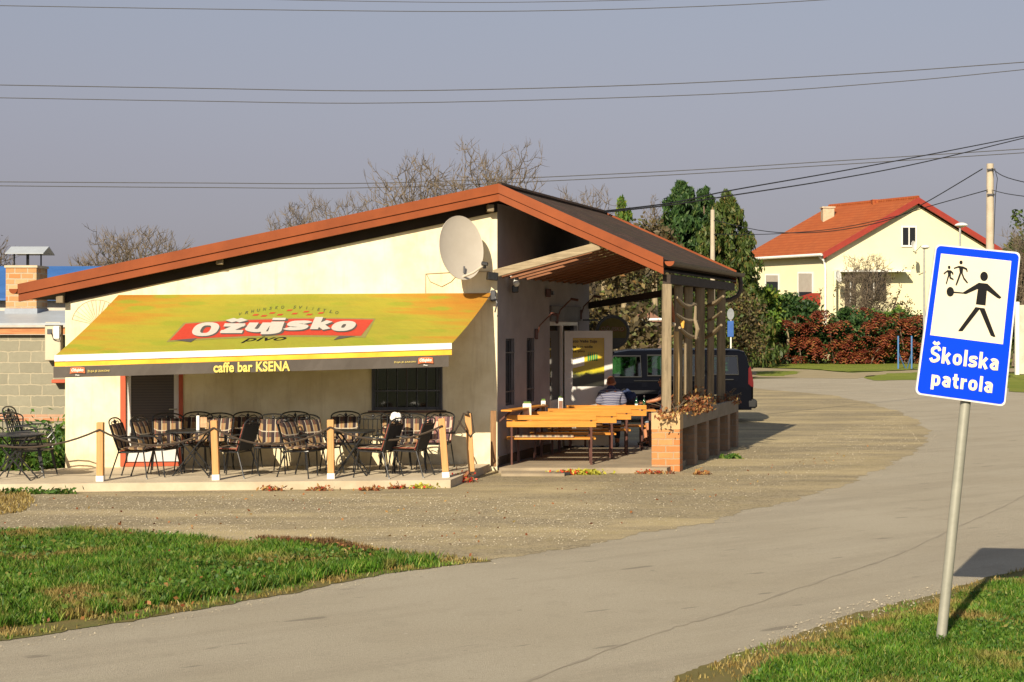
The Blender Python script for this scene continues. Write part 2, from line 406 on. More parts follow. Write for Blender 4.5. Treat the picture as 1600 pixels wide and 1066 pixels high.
def m_awning():
    k=N('orange_green_awning_fabric'); gx,gy,gz=k.xyz(k.co('Generated'))
    cx=k.math('ABSOLUTE',k.math('SUBTRACT',gx,.5))
    big=k.noise(1.0,5,.6,k.scaled(2.4,7,7,'Generated')); t=k.math('ADD',cx,k.math('MULTIPLY',k.math('SUBTRACT',big,.5),.9))
    bl=k.math('ADD',t,k.math('MULTIPLY',k.math('SUBTRACT',gz,.35),.28))
    c=k.ramp(bl,[(.12,(.29,.31,.035)),(.34,(.38,.34,.035)),(.46,(.46,.25,.03)),(.64,(.46,.17,.025))])
    vo=k.n('ShaderNodeTexVoronoi'); vo.inputs['Scale'].default_value=1; k.l(k.scaled(9,0,8,'Generated'),vo.inputs[0]); wob=k.math('ADD',vo.outputs['Distance'],k.math('MULTIPLY',k.noise(3,4),.35))
    c=k.mix(k.ramp(wob,[(.42,.9),(.56,0.)]),c,(.27,.32,.03)); c=k.mix(.22,c,(.25,.2,.02)); dull=k.noise(1.6,5,.65); c=k.mix(k.ramp(dull,[(.45,0.),(.75,.35)]),c,(.30,.22,.03))
    fine=k.noise(260,3); c=k.mix(k.ramp(fine,[(.5,0.),(.8,.35)]),c,(.40,.18,.02))
    k.bump(k.math('ADD',k.noise(2.2,3),k.math('MULTIPLY',k.noise(9,3),.25)),.5,.05); k.out(c,.75,spec=.2)
    tr=k.n('ShaderNodeBsdfTranslucent'); k.l(c,tr.inputs[0]); m=k.n('ShaderNodeMixShader'); m.inputs[0].default_value=.18
    o=k.t.nodes['Material Output']; k.l(k.b.outputs[0],m.inputs[1]); k.l(tr.outputs[0],m.inputs[2]); k.l(m.outputs[0],o.inputs[0]); return k.m
AWN=m_awning()
AWN_Y=pm('yellow_valance_print',(.85,.50,.03),(.80,.33,.02),2.5,.7,bump=0)
AWN_D=pm('brown_black_valance',(.075,.060,.048),(.06,.048,.038),3,.7,bump=0)
AWN_W=pm('white_awning_bar',(.78,.75,.66),(.72,.69,.6),3,.5,bump=0)
def flat(name,c,rough=.6): 
    if name not in _M: _M[name]=pm(name,c,tuple(q*.9 for q in c),15,rough,bump=0,spec=.15)
    return _M[name]
P_RED=flat('print_red',(.42,.045,.025)); P_GREY=flat('print_pale_grey',(.46,.42,.37)); P_BLK=flat('print_black',(.008,.008,.009)); P_YEL=flat('print_pale_yellow',(.72,.56,.14))
P_DG=flat('print_dark_grey',(.08,.07,.065)); P_EDGE=flat('print_olive_shadow',(.22,.19,.06)); P_WHITE=flat('print_white',(.8,.78,.72)); P_BLACKISH=flat('print_charcoal_green',(.08,.09,.035))

# ================================================================ ground sheets
def sheet(name,pts,z,mat,sub=14,jit=0.0,kind='structure',world=False):
    pts=[(Vector(p) if world else G(p[0],p[1],0)) for p in pts]
    out=[]
    for i,a in enumerate(pts):
        b=pts[(i+1)%len(pts)]
        for k in range(sub):
            q=a.lerp(b,k/sub)
            if jit:
                dq=(b-a).normalized(); s_=q.x*1.7+q.y*.9; j=jit*(math.sin(s_*1.3)+.7*math.sin(s_*3.7+1)+.5*math.sin(s_*9.1+2)+.5*random.uniform(-1,1)); q=q+Vector((-dq.y,dq.x,0))*j
            out.append((q.x,q.y,z))
    m=MB(); m.poly(out); o=m.build(name,mat,origin=(0,0,0)); tag(o,kind=kind); return o
def m_ground(name,cols,scale,rough=.95,patches=None,bump=.5,fine=60,bd=.02):
    k=N(name); a=k.noise(scale,8,.7); b=k.noise(fine,5,.7)
    c=k.ramp(a,cols); c=k.mix(k.ramp(b,[(.35,.0),(.7,.35)]),c,tuple(q*.5 for q in cols[0][1]))
    if patches:
        for (s,lo,hi,pc,am) in patches:
            c=k.mix(k.ramp(k.noise(s,5,.65),[(lo,0.),(hi,am)]),c,pc)
    k.bump(b,bump,bd); return k.out(c,rough,spec=.15)
GRASSG=m_ground('grass_soil',[(.3,(.055,.085,.018)),(.6,(.10,.12,.03)),(.8,(.16,.13,.05))],.25,patches=[(.9,.5,.62,(.17,.13,.055),.7)])
def m_asphalt():
    k=N('pale_worn_asphalt'); a=k.noise(.35,6,.6); b=k.noise(85,4,.75); d=k.noise(1.0,5,.7,k.rotscaled(rad(-38),.16,1.3))
    c=k.ramp(a,[(.3,(.40,.355,.27)),(.7,(.345,.30,.22))]); c=k.mix(k.ramp(b,[(.42,0.),(.66,.6)]),c,(.16,.135,.10)); c=k.mix(k.ramp(k.noise(26,4,.75),[(.45,0.),(.7,.35)]),c,(.20,.17,.12)); c=k.mix(k.ramp(k.noise(2.2,6,.7),[(.55,0.),(.62,.16)]),c,(.20,.175,.13))
    c=k.mix(k.ramp(d,[(.48,0.),(.70,.35)]),c,(.18,.15,.11)); mk=k.noise(1.0,2,.4,k.rotscaled(rad(-30),1.2,5)); c=k.mix(k.ramp(mk,[(.70,0.),(.73,.55)]),c,(.13,.11,.085)); sp=k.noise(9,2,.5); c=k.mix(k.ramp(sp,[(.72,0.),(.76,.45)]),c,(.13,.11,.085)); c=k.mix(k.ramp(k.noise(14,3,.6),[(.66,0.),(.72,.35)]),c,(.48,.43,.35)); v=k.n('ShaderNodeTexVoronoi'); v.inputs['Scale'].default_value=90; k.l(k.co(),v.inputs[0])
    c=k.mix(k.ramp(v.outputs['Distance'],[(.1,.25),(.3,0.)]),c,(.36,.32,.26)); k.bump(b,.8,.012); return k.out(c,.92,spec=.2)
ASPH=m_asphalt()
def m_gravel():
    k=N('gravel_and_dust'); a=k.noise(.45,7,.65,k.scaled(.5,1.3,1)); v=k.n('ShaderNodeTexVoronoi'); v.inputs['Scale'].default_value=34; k.l(k.co(),v.inputs[0])
    v2=k.n('ShaderNodeTexVoronoi'); v2.inputs['Scale'].default_value=75; k.l(k.co(),v2.inputs[0])
    dust=(.52,.42,.24); g=k.ramp(v.outputs['Color'],[(.0,(.12,.095,.06)),(.45,(.34,.28,.175)),(.93,(.38,.32,.21)),(1,(.6,.54,.44))])
    m=k.ramp(a,[(.38,0.),(.56,1.)]); c=k.mix(m,dust,g); c=k.mix(k.ramp(k.noise(.8,6,.7,k.scaled(.5,1.6,1)),[(.48,0.),(.66,.55)]),c,(.20,.165,.11)); c=k.mix(k.ramp(v2.outputs['Distance'],[(.2,0.),(.55,.45)]),c,(.10,.08,.05))
    c=k.mix(k.ramp(k.noise(1.7,5,.7),[(.5,0.),(.7,.4)]),c,(.27,.22,.10))
    k.bump(k.math('ADD',v.outputs['Distance'],k.math('MULTIPLY',v2.outputs['Distance'],.5)),.5,.012); return k.out(c,.95,spec=.15)
GRAV=m_gravel()
g0=MB(); g0.poly([(-900,-60,-.03),(900,-60,-.03),(900,1600,-.03),(-900,1600,-.03)]); tag(g0.build('ground',GRASSG,origin=(0,0,0)),kind='structure')
road_pts=[(-700,1120),(-300,1010),(0,955),(300,915),(560,880),(760,862),(700,760),(900,680),(1000,620),(1180,592),(1340,589),(1600,587),(2300,592),(2600,700),(1900,860),(1640,915),(1460,965),(1330,1005),(1180,1066),(1080,1110),(950,1170),(500,1500),(-900,2400)]
sheet('road',road_pts,0,ASPH,10,.05)
grav_pts=[(-500,826),(0,831),(300,842),(560,862),(700,872),(765,877),(880,858),(1000,836),(1120,812),(1200,791),(1290,768),(1350,745),(1410,717),(1443,697),(1452,675),(1430,655),(1400,642),(1350,628),(1300,618),(1190,608),(1100,596),(900,590),(700,620),(-200,640),(-900,690)]
sheet('gravel_lot',grav_pts,.003,GRAV,26,.06)
VERGE=m_ground('verge_grass',[(.3,(.12,.11,.035)),(.6,(.17,.13,.05)),(.8,(.24,.19,.09))],.9,patches=[(1.3,.5,.65,(.10,.12,.03),.7)])
verge_l=[(-700,822),(0,832),(150,832),(300,842),(480,850),(560,860),(640,870),(700,874),(765,877),(640,893),(560,905),(430,932),(300,956),(140,980),(0,1003),(-300,1072),(-900,1230)]
sheet('grass_verge',verge_l,.006,VERGE,24,.03)
verge_r=[(1600,890),(1450,930),(1300,972),(1130,1030),(1030,1075),(900,1140),(1000,1500),(2600,1500),(2500,760),(1900,810)]
sheet('grass_verge.001',verge_r,.006,VERGE,24,.03)
FARG=m_ground('far_lawn',[(.3,(.13,.17,.02)),(.6,(.20,.22,.035)),(.8,(.32,.27,.08))],.3,bump=.8)
sheet('far_grass_strip',[(900,561),(1432,561),(1800,562),(1800,569),(1432,577),(1330,581),(1265,577),(1180,574),(900,574)],.004,FARG,6,.3)
PATH=m_ground('pale_path',[(.3,(.34,.28,.17)),(.7,(.27,.22,.13))],.4,bump=.3)
sheet('path',[(1100,576),(1180,575),(1265,578),(1330,583),(1440,578),(1700,574),(1700,580),(1440,583),(1360,587),(1340,592),(1180,590),(1100,586)],.008,PATH,6,.1)
sheet('grass_island',[(1345,591),(1390,584),(1440,582),(1520,590),(1600,592),(1640,612),(1500,600),(1430,594),(1370,595)],.012,FARG,6,.1)
sheet('grass_island.001',[(1180,581),(1240,580),(1252,583),(1225,588),(1185,588)],.012,FARG,6,.15)
sheet('grass_island.002',[(1572,585),(1700,582),(1800,620),(1650,618),(1574,612)],.016,FARG,6,.1)
# tar seam running along the road
seam=[(820,1066),(960,1012),(1040,985),(1100,968),(1190,940),(1300,902),(1400,868),(1500,822),(1560,795),(1640,755)]
m=MB(); pts=[G(*q) for q in seam]; L=[];R=[]
fine=[]
for a,b in zip(pts,pts[1:]):
    for k in range(8): fine.append(a.lerp(b,k/8))
for i,q in enumerate(fine[:-1]):
    d=(fine[i+1]-q).normalized(); n_=Vector((-d.y,d.x,0))*(.014+.009*math.sin(i*1.7)); j=Vector((random.uniform(-.015,.015),random.uniform(-.015,.015),.003)); L.append(q+n_+j); R.append(q-n_+j)
for i in range(len(L)-1): m.add([L[i],R[i],R[i+1],L[i+1]],[(0,1,2,3)])
tag(m.build('road_seam',pm('old_tar',(.20,.17,.125),(.29,.25,.18),2,.9),origin=(0,0,0)),kind='structure')
# ---------------------------------------------------------------- grass blades
def inside(poly,x,y):
    r=np.zeros(len(x),bool); n=len(poly)
    for i in range(n):
        x1,y1=poly[i]; x2,y2=poly[(i+1)%n]
        c=((y1>y)!=(y2>y))&(x<(x2-x1)*(y-y1)/(y2-y1+1e-12)+x1); r^=c
    return r
def vnoise(x,y,s,seed=0):
    r=np.random.default_rng(seed); ph=r.uniform(0,6.28,(6,2)); fr=r.uniform(.6,2.2,(6,2))*s; o=0
    for a,b in zip(ph,fr): o=o+np.sin(x*b[0]+a[0]+1.3*np.sin(y*b[1]*.7+a[1]))*np.sin(y*b[1]+a[1])
    return o/6
def blades(name,pix,n,h0,h1,mat,label,edge=True,thr=-.35,cat='grass',w=.006,zoff=.006,xr=None,yr=None,dens=None):
    pg=[tuple(G(*q)[:2]) for q in pix]; X=[q[0] for q in pg]; Y=[q[1] for q in pg]
    xr=xr or (min(X),max(X)); yr=yr or (min(Y),max(Y))
    x=rng.uniform(*xr,n*3); y=rng.uniform(*yr,n*3); k=inside(pg,x,y); x=x[k]; y=y[k]
    v=vnoise(x,y,2.2,3)+.5*vnoise(x,y,7,5)
    k=v+rng.uniform(-.25,.25,len(x))>thr; 
    if dens is not None: k&=rng.random(len(x))<dens(x,y)
    x=x[k][:n];y=y[k][:n];v=v[k][:n]; m=len(x)
    h=rng.uniform(h0,h1,m)*(.75+.6*np.clip(v+.4,0,1)); a=rng.uniform(0,2*PI,m); ln=rng.uniform(.1,.9,m)*h; la=rng.uniform(0,2*PI,m)
    ww=w*rng.uniform(.6,1.5,m)
    b=np.stack([x,y,np.full(m,zoff)],1); s=np.stack([np.cos(a)*ww,np.sin(a)*ww,np.zeros(m)],1); t=np.stack([np.cos(la)*ln,np.sin(la)*ln,h],1)
    mid=b+t*.55; mid[:,2]+=h*.12
    tri=np.stack([b-s,b+s,mid+s*.6,b+t,mid-s*.6],axis=1)
    o=npmesh(name,tri,5,mat); tag(o,label,cat,kind='stuff'); return o
def grassmat(name,dry=.35,sc1=.9):
    k=N(name); g=k.n('ShaderNodeNewGeometry')
    grn=k.ramp(g.outputs['Random Per Island'],[(0,(.04,.115,.010)),(.5,(.085,.20,.015)),(.8,(.15,.26,.026)),(1,(.32,.29,.08))])
    st=k.ramp(g.outputs['Random Per Island'],[(0,(.16,.10,.025)),(.5,(.28,.20,.06)),(1,(.42,.33,.12))])
    n=k.noise(sc1,4,.6); gn=k.ramp(k.noise(1.9,4,.65),[(.3,.5),(.7,1.35)]); grn=k.mix(1.,grn,gn,'MULTIPLY'); c=k.mix(k.ramp(n,[(.60-dry*.3,0.),(.70-dry*.3,1.)]),grn,st); k.out(c,.5,spec=.3)
    tr=k.n('ShaderNodeBsdfTranslucent'); k.l(c,tr.inputs[0]); m=k.n('ShaderNodeMixShader'); m.inputs[0].default_value=.3
    o=k.t.nodes['Material Output']; k.l(k.b.outputs[0],m.inputs[1]); k.l(tr.outputs[0],m.inputs[2]); k.l(m.outputs[0],o.inputs[0]); return k.m
GB=grassmat('green_grass_blades',.22); GM=grassmat('mixed_fringe_blades',.55,1.7); GD=grassmat('dry_grass_blades',1.1)
inner_l=[(-380,836),(0,836),(150,836),(300,847),(480,860),(600,872),(690,880),(560,898),(430,920),(300,942),(140,966),(0,985),(-120,1010),(-380,1065)]
edge_l=[(-120,980),(0,978),(140,960),(300,940),(430,915),(560,893),(640,880),(700,873),(640,868),(560,858),(480,850),(500,845),(620,862),(765,877),(640,893),(560,905),(430,932),(300,956),(140,980),(0,1003),(-120,1030)]
blades('verge_grass',inner_l,165000,.03,.13,GB,'thick green grass of the verge left of the road, below the gravel lot',thr=-.5,w=.0055)
blades('dry_verge_grass',edge_l,17000,.015,.055,GM,'dry straw-coloured grass fringing the left verge along the asphalt',thr=-.12,w=.005)
inner_r=[(1640,905),(1600,908),(1540,918),(1460,950),(1330,990),(1190,1050),(1120,1100),(2000,1100),(2000,890),(1800,898)]
edge_r=[(1900,872),(1640,892),(1600,890),(1450,932),(1300,974),(1130,1032),(1030,1077),(1130,1100),(1210,1050),(1350,990),(1470,952),(1560,925),(1640,912),(1900,890)]
blades('roadside_grass',inner_r,150000,.02,.08,GB,'short green grass around the foot of the blue sign',thr=-.7,w=.004)
blades('dry_roadside_grass',edge_r,17000,.012,.045,GM,'dry yellow grass between the asphalt and the green grass by the sign',thr=-.15,w=.005)
# pebbles
def pebbles(name,regions,mat,label):
    vs=[]
    for pix,n,s0,s1,z in regions:
        pg=[tuple(G(*q)[:2]) for q in pix]; X=[q[0] for q in pg]; Y=[q[1] for q in pg]
        x=rng.uniform(min(X),max(X),n*4); y=rng.uniform(min(Y),max(Y),n*4); k=inside(pg,x,y); x=x[k][:n]; y=y[k][:n]; m=len(x)
        s=s0+(s1-s0)*rng.random(m)**4; c=np.stack([x,y,np.full(m,z)+s*.2],1)
        r=rng.uniform(.6,1.2,(m,6))*s[:,None]; a=rng.uniform(0,PI,m); ca,sa=np.cos(a),np.sin(a)
        d=[np.stack([ca*r[:,0],sa*r[:,0],0*a],1),np.stack([-sa*r[:,1],ca*r[:,1],0*a],1),np.stack([-ca*r[:,2],-sa*r[:,2],0*a],1),np.stack([sa*r[:,3],-ca*r[:,3],0*a],1)]
        top=np.stack([0*a,0*a,r[:,4]*.7],1)
        for i in range(4): vs.append(np.stack([c+d[i],c+d[(i+1)%4],c+top],1))
    v=np.concatenate(vs); o=npmesh(name,v,3,mat); tag(o,label,'gravel',kind='stuff')
PEB=pm('pebble_stone',(.38,.33,.24),(.26,.22,.15),3,.9,island=.3)
pebbles('loose_gravel',[([(0,775),(700,772),(1000,790),(900,850),(600,860),(300,838),(0,828)],14000,.004,.018,.004),([(900,760),(1400,650),(1440,690),(1100,805),(900,845)],6000,.005,.018,.004),
  ([(1120,1035),(1180,1000),(1330,945),(1460,915),(1470,935),(1350,970),(1200,1020)],1500,.003,.016,.007),([(0,1008),(300,960),(560,908),(740,878),(750,884),(560,915),(300,968),(0,1018)],2600,.003,.012,.001),([(765,874),(880,855),(1000,833),(1200,788),(1350,742),(1440,695),(1458,672),(1470,690),(1360,755),(1210,802),(1000,848),(880,868),(765,884)],4200,.003,.014,.001)],PEB,'loose pale pebbles strewn over the gravel lot and the road edges')
# ================================================================ cafe building
WA=Vector(((102-800)/F*27.3,27.3,0)); WC=Vector(((777-800)/F*28.15,28.15,0)); WB=WC+SD*5.95; WD=WA+SD*6.1
FL_=P(30,446,26.98); FP=P(780,289,27.83); FR_=P(1037,404,27.75)
cafe=empty('cafe_building',(WC.x,WC.y,0),'low cream cafe with red-brown roof edge, yellow awning side and timber porch','cafe')
def frontpt(t,z,off=0): # along front wall, off = metres outwards
    p=WA.lerp(WC,t); return Vector((p.x,p.y,z))-SN*off
def front_px(px,py,off=0.0):
    n=Vector((WC.y-WA.y,-(WC.x-WA.x),0)).normalized(); p0=WA+n*off
    return onplane(px,py,p0,n)
FN=Vector((WC.y-WA.y,-(WC.x-WA.x),0)).normalized()       # outward normal of the front wall
def side_px(px,py,off=0.0):
    n=Vector((SN.y,-SN.x,0)); return onplane(px,py,WC+n*off,n)
SW=Vector((SN.y,-SN.x,0))
zP=FP.z-.30; zA=FL_.z+(FP.z-FL_.z)*((WA.x-FL_.x)/(FP.x-FL_.x))-.16
# front wall with door and window openings (cells butt end to end)
def cell(m,x0,x1,za0,za1,zb0,zb1,th=.22):
    """x0,x1 = fraction along wall; (za0,za1) bottom/top at x0"""
    a=WA.lerp(WC,x0); b=WA.lerp(WC,x1); t=-FN*th
    q=[Vector((a.x,a.y,za0)),Vector((b.x,b.y,zb0)),Vector((b.x,b.y,zb1)),Vector((a.x,a.y,za1))]
    m.prism([v+t for v in q],FN*th)
def fx(px): 
    p=front_px(px,600); return (p.x-WA.x)/(WC.x-WA.x)
def topz(t): return zA+(zP-zA)*t
d0,d1=fx(188),fx(286); w0,w1=fx(582),fx(690)
zd1=2.2; zw0=front_px(640,641).z; zw1=zw0+1.15; zd0=.16
m=MB(); cell(m,0,d0,0,topz(0),0,topz(d0)); cell(m,d0,d1,zd1,topz(d0),zd1,topz(d1)); cell(m,d0,d1,0,zd0,0,zd0); cell(m,d1,w0,0,topz(d1),0,topz(w0))
cell(m,w0,w1,0,zw0,0,zw0); cell(m,w0,w1,zw1,topz(w0),zw1,topz(w1)); cell(m,w1,1,0,topz(w1),0,topz(1))
front=m.build('wall',STUCCO,cafe)
# side wall (in shade) with three openings
def scell(m,s0,s1,z0,z1,th=.2):
    a=WC+SN*s0; b=WC+SN*s1; t=-SW*th
    q=[Vector((a.x,a.y,z0)),Vector((b.x,b.y,z0)),Vector((b.x,b.y,z1)),Vector((a.x,a.y,z1))]
    m.prism([v+t for v in q],SW*th)
def sx(px,py=600): return (side_px(px,py)-WC).dot(SN)
LS=(WB-WC).length; s1,s2,s3,s4=sx(790),sx(804),sx(823),sx(835); s5=sx(859); s6=sx(905)
zs0,zs1=1.12,2.32; zdo=2.62
m=MB()
scell(m,.0,s1,0,zP); scell(m,s1,s2,0,zs0); scell(m,s1,s2,zs1,zP); scell(m,s2,s3,0,zP); scell(m,s3,s4,0,zs0); scell(m,s3,s4,zs1,zP); scell(m,s4,s5,0,zP); scell(m,s5,s6,zdo,zP); scell(m,s6,LS,0,zP)
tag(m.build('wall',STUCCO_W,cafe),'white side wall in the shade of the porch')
m=MB(); # back and left walls
for a,b,z0,z1 in ((WB,WD,zP,zA),(WD,WA,zA,zA)):
    d=(b-a).normalized(); n=Vector((d.y,-d.x,0)); e=a+d*.23; f=b-d*.23
    q=[Vector((e.x,e.y,0)),Vector((f.x,f.y,0)),Vector((f.x,f.y,z1)),Vector((e.x,e.y,z0))]; m.prism([v-n*(-.2) if False else v for v in q],n*-.2 if (WC-a).dot(n)<0 else n*.2)
m.build('wall',STUCCO,cafe)
# dark foot strip along the shaded wall
m=MB(); a=WC+SW*.012+SN*.02; b=WC+SN*s5+SW*.012; m.beam((a.x,a.y,.17),(b.x,b.y,.17),.024,.16); m.build('skirting',pm('dirty_skirting',(.09,.065,.045),(.05,.04,.03),3,.9),cafe)
# ---- roof
th=.13; TB=7.0
def rp(p,t,dz=0): q=p+SD*t; return Vector((q.x,q.y,p.z+dz))
m=MB(); vs=[];
sec=[FL_,FP,FR_]
for (a,b) in ((FL_,FP),(FP,FR_)):
    q=[rp(a,0.03,-.02),rp(b,0.03,-.02),rp(b,TB,-.02),rp(a,TB,-.02)]
    m.prism(q,(0,0,-th))
roof=m.build('roof',SHINGLE,cafe)
# fascia: two bands, upper one prouder; mitred at the peak
def band(z0,z1,o0,o1,back=False):
    m=MB(); t0=TB+.01 if back else 0.02
    for a,b in ((FL_,FP),(FP,FR_)):
        pts=[]
        for p in (a,b):
            pass
        q=[Vector((a.x,a.y,a.z+z0)),Vector((b.x,b.y,b.z+z0)),Vector((b.x,b.y,b.z+z1)),Vector((a.x,a.y,a.z+z1))]
        if back: q=[v+SD*TB+SD*.0 for v in q]; m.prism([v+SD*o0 for v in q],SD*(o1-o0))
        else: m.prism([v-SD*o0 for v in q],-SD*(o1-o0))
    return m
band(-.145,.02,-.03,.045).build('fascia',FASCIA,roof)
band(-.275,-.148,-.03,.02).build('fascia',FASCIA,roof)
band(-.275,-.148,.0,.04,True).build('fascia',FASCIA,roof)
band(-.145,.02,.0,.065,True).build('fascia',FASCIA,roof)
# soffit strips under the front overhang and purlin ends
m=MB()
for a,b in ((FL_,FP),(FP,FR_)):
    q=[rp(a,.05,-.2),rp(b,.05,-.2),rp(b,TB-.05,-.2),rp(a,TB-.05,-.2)]; m.prism(q,(0,0,-.035))
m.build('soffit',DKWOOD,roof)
for px,py in ((96,470),(344,410),(765,328)):
    p=front_px(px,py); m=MB(); m.beam(p+FN*.0+V(0,0,.02),p+FN*.2+V(0,0,.02),.12,.13,bev=.01); m.build('purlin',GREYWOOD,roof)
# ridge cap
m=MB(); m.tube([rp(FP,-.02,.0),rp(FP,TB,.0)],.055,8); m.build('ridge_cap',SHINGLE,roof,smooth=True)
# gutters (half round troughs)
def gutter(p0,p1,r,mat,capmat):
    m=MB(); d=(p1-p0).normalized(); s=Vector((d.y,-d.x,0)).normalized(); k=10; vs=[]
    for e,q in enumerate((p0,p1)):
        for rr in (r,r-.006):
            for i in range(k+1):
                a=PI*i/k; vs.append(q+s*math.cos(a)*rr-V(0,0,1)*math.sin(a)*rr)
    n=k+1; fs=[]
    for i in range(k): fs.append((i,i+1,2*n+i+1,2*n+i)); fs.append((n+i,3*n+i,3*n+i+1,n+i+1))
    for b in(0,k): fs.append((b,2*n+b,3*n+b,n+b))
    m.add(vs,fs); g=m.build('gutter',mat,roof,smooth=True)
    for q,o in ((p0,-.004),(p1,.004)):
        m=MB(); pts=[q+d*o+s*math.cos(PI*i/k)*r-V(0,0,1)*math.sin(PI*i/k)*r for i in range(k+1)]; m.prism(pts,d*(-.006 if o<0 else .006)); m.build('end_cap',capmat,g)
    return g
GUT=pm('dark_brown_gutter',(.06,.035,.025),(.04,.025,.02),6,.5)
a=FR_+V(.10,-.03,-.05); gutter(a,a+SD*7.02,.085,GUT,FASCIA)
a=FL_+V(-.09,-.02,-.06); gutter(a,a+SD*7.02,.085,FASCIA,FASCIA)
# curved downpipe at the far eave
e=FR_+SD*6.8+V(.1,0,-.12); m=MB()
pp=[e,e+V(.03,0,-.12),e+V(.03,0,-.3),e+V(-.04,0,-.42),e+V(-.2,0,-.5),e+V(-.38,-.03,-.53),e+V(-.42,-.03,-.62),e+V(-.42,-.03,-2.0)]
m.tube(pp,.05,10); m.build('downpipe',GUT,roof,smooth=True)
# ---- sloping board ceiling of the porch: from the side wall up to the roof, with its beam
cb0=P(772,428,27.95); cb1=P(937,384,27.85)
m=MB(); m.beam(cb0,cb1,.10,.14,up=(0,0,1),bev=.012); m.build('beam',GREYWOODX,cafe)
m=MB(); e0=P(766,431,27.9); m.beam(e0+V(-.05,0,0),e0+V(.12,.05,-.02),.14,.14,bev=.01); m.build('beam_end',BLACKM,cafe)
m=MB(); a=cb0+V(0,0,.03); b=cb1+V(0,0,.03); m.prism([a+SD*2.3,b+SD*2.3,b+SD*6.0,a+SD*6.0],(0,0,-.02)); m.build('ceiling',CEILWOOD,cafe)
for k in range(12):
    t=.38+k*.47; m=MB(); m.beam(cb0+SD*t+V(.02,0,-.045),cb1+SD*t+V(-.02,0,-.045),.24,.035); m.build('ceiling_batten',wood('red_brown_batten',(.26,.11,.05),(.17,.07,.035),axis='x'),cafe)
# porch tie beam at the back and post row
yb=34.0
m=MB(); a=P(918,478,34.1); b=P(1040,462,28.2+5.2); b=P(1105,447,33.2); m.beam(a,b,.10,.14); m.build('tie_beam',DKWOOD,cafe)
m=MB(); a=P(1046,418,28.0); m.beam(Vector((2.70,27.95,3.37)),Vector((2.70,27.95,3.37))+SD*6.2,.14,.16); m.build('eave_beam',DKWOOD,cafe)
m=MB(); g0_=front_px(102,474); g1_=front_px(776.5,331.5); ga=fpt0(0,topz(0)+.03,.003) if False else Vector((WA.x,WA.y,topz(0)+.06)); gb=Vector((WC.x,WC.y,topz(1)+.06))
m.prism([v+FN*.004 for v in (Vector((WA.x,WA.y,g0_.z)),Vector((WC.x,WC.y,g1_.z)),gb,ga)],FN*.03); m.build('gable_board',pm('black_brown_board',(.022,.013,.008),(.014,.009,.006),4,.9),cafe)
# ---- front door
pz=front_px(235,590)
def fpt(t,z,off): 
    p=WA.lerp(WC,t)+FN*off; return Vector((p.x,p.y,z))
def frect(t0,t1,z0,z1,off,th,mat,name,parent,bev=.0,mb=None):
    m=mb or MB(); q=[fpt(t0,z0,off),fpt(t1,z0,off),fpt(t1,z1,off),fpt(t0,z1,off)]; m.prism(q,FN*th)
    if mb is None: return m.build(name,mat,parent)
LW=(WC-WA).length; f=.09/LW
zf=.145
m=MB(); frect(d0,d0+f,zf+.06,zd1,-.1,.12,0,0,0,mb=m); frect(d1-f*.8,d1,zf+.06,zd1,-.1,.12,0,0,0,mb=m); frect(d0,d1,zf,zf+.06,-.1,.12,0,0,0,mb=m); frect(d0+f,d1-f*.8,zd1-.08,zd1,-.1,.12,0,0,0,mb=m)
door=m.build('door',REDM,cafe); tag(door,'orange-red framed front door half hidden by the chairs')
l0,l1=d0+f,d1-f*.8; g=.085/LW
m=MB()
frect(l0,l0+g,.22,zd1-.09,-.085,.05,0,0,0,mb=m); frect(l1-g,l1,.22,zd1-.09,-.085,.05,0,0,0,mb=m); frect(l0+g,l1-g,.22,.46,-.085,.05,0,0,0,mb=m); frect(l0+g,l1-g,zd1-.18,zd1-.09,-.085,.05,0,0,0,mb=m)
leaf=m.build('door_leaf',PVC,door)
def m_blind():
    k=N('dark_slat_blind'); x,y,z=k.xyz(); s=k.math('FRACT',k.math('MULTIPLY',z,22)); c=k.ramp(s,[(0,(.02,.013,.009)),(.3,(.06,.042,.03)),(.9,(.045,.03,.02)),(1,(.015,.01,.008))]); return k.out(c,.4)
frect(l0+g,l1-g,.46,zd1-.18,-.07,.012,m_blind(),'door_glass',door)
m=MB(); hp=fpt(l1-g*.5,1.12,-.03); m.tube([hp,hp+FN*.06,hp+FN*.06-(WC-WA).normalized()*.12],.012,8); m.build('handle',STEEL,door)
# ---- barred window on the front
fw=.05/LW
m=MB(); frect(w0,w0+fw,zw0+.05,zw1,-.12,.1,0,0,0,mb=m); frect(w1-fw,w1,zw0+.05,zw1,-.12,.1,0,0,0,mb=m); frect(w0,w1,zw0,zw0+.05,-.12,.1,0,0,0,mb=m); frect(w0+fw,w1-fw,zw1-.05,zw1,-.12,.1,0,0,0,mb=m)
win=m.build('window',DKGREYM,cafe); tag(win,'wide dark window behind vertical bars')
frect(w0+fw,w1-fw,zw0+.05,zw1-.05,-.09,.01,GLASSD,'pane',win)
m=MB(); wm=(w0+w1)/2; frect(wm-.015/LW,wm+.015/LW,zw0+.05,zw1-.05,-.075,.02,pm('curtain_frame',(.06,.045,.03),None,5),'mullion',win)
m=MB()
for i in range(7):
    t=w0+(w1-w0)*(i+.5)/7; m.tube([fpt(t,zw0+.0,.03),fpt(t,zw1,.03)],.009,6)
for z in (zw0+.34,zw0+.75): m.beam(fpt(w0,z,.02),fpt(w1,z,.02),.018,.025)
for t in(w0,w1): m.beam(fpt(t,zw0,.02),fpt(t,zw1,.02),.03,.03,up=(0,1,0))
m.build('bars',DKGREYM,win)
frect(w0-.08/LW,w1+.08/LW,zw0-.045,zw0-.004,-.02,.09,pm('rusty_sill',(.16,.08,.05),None,6),'sill',win)
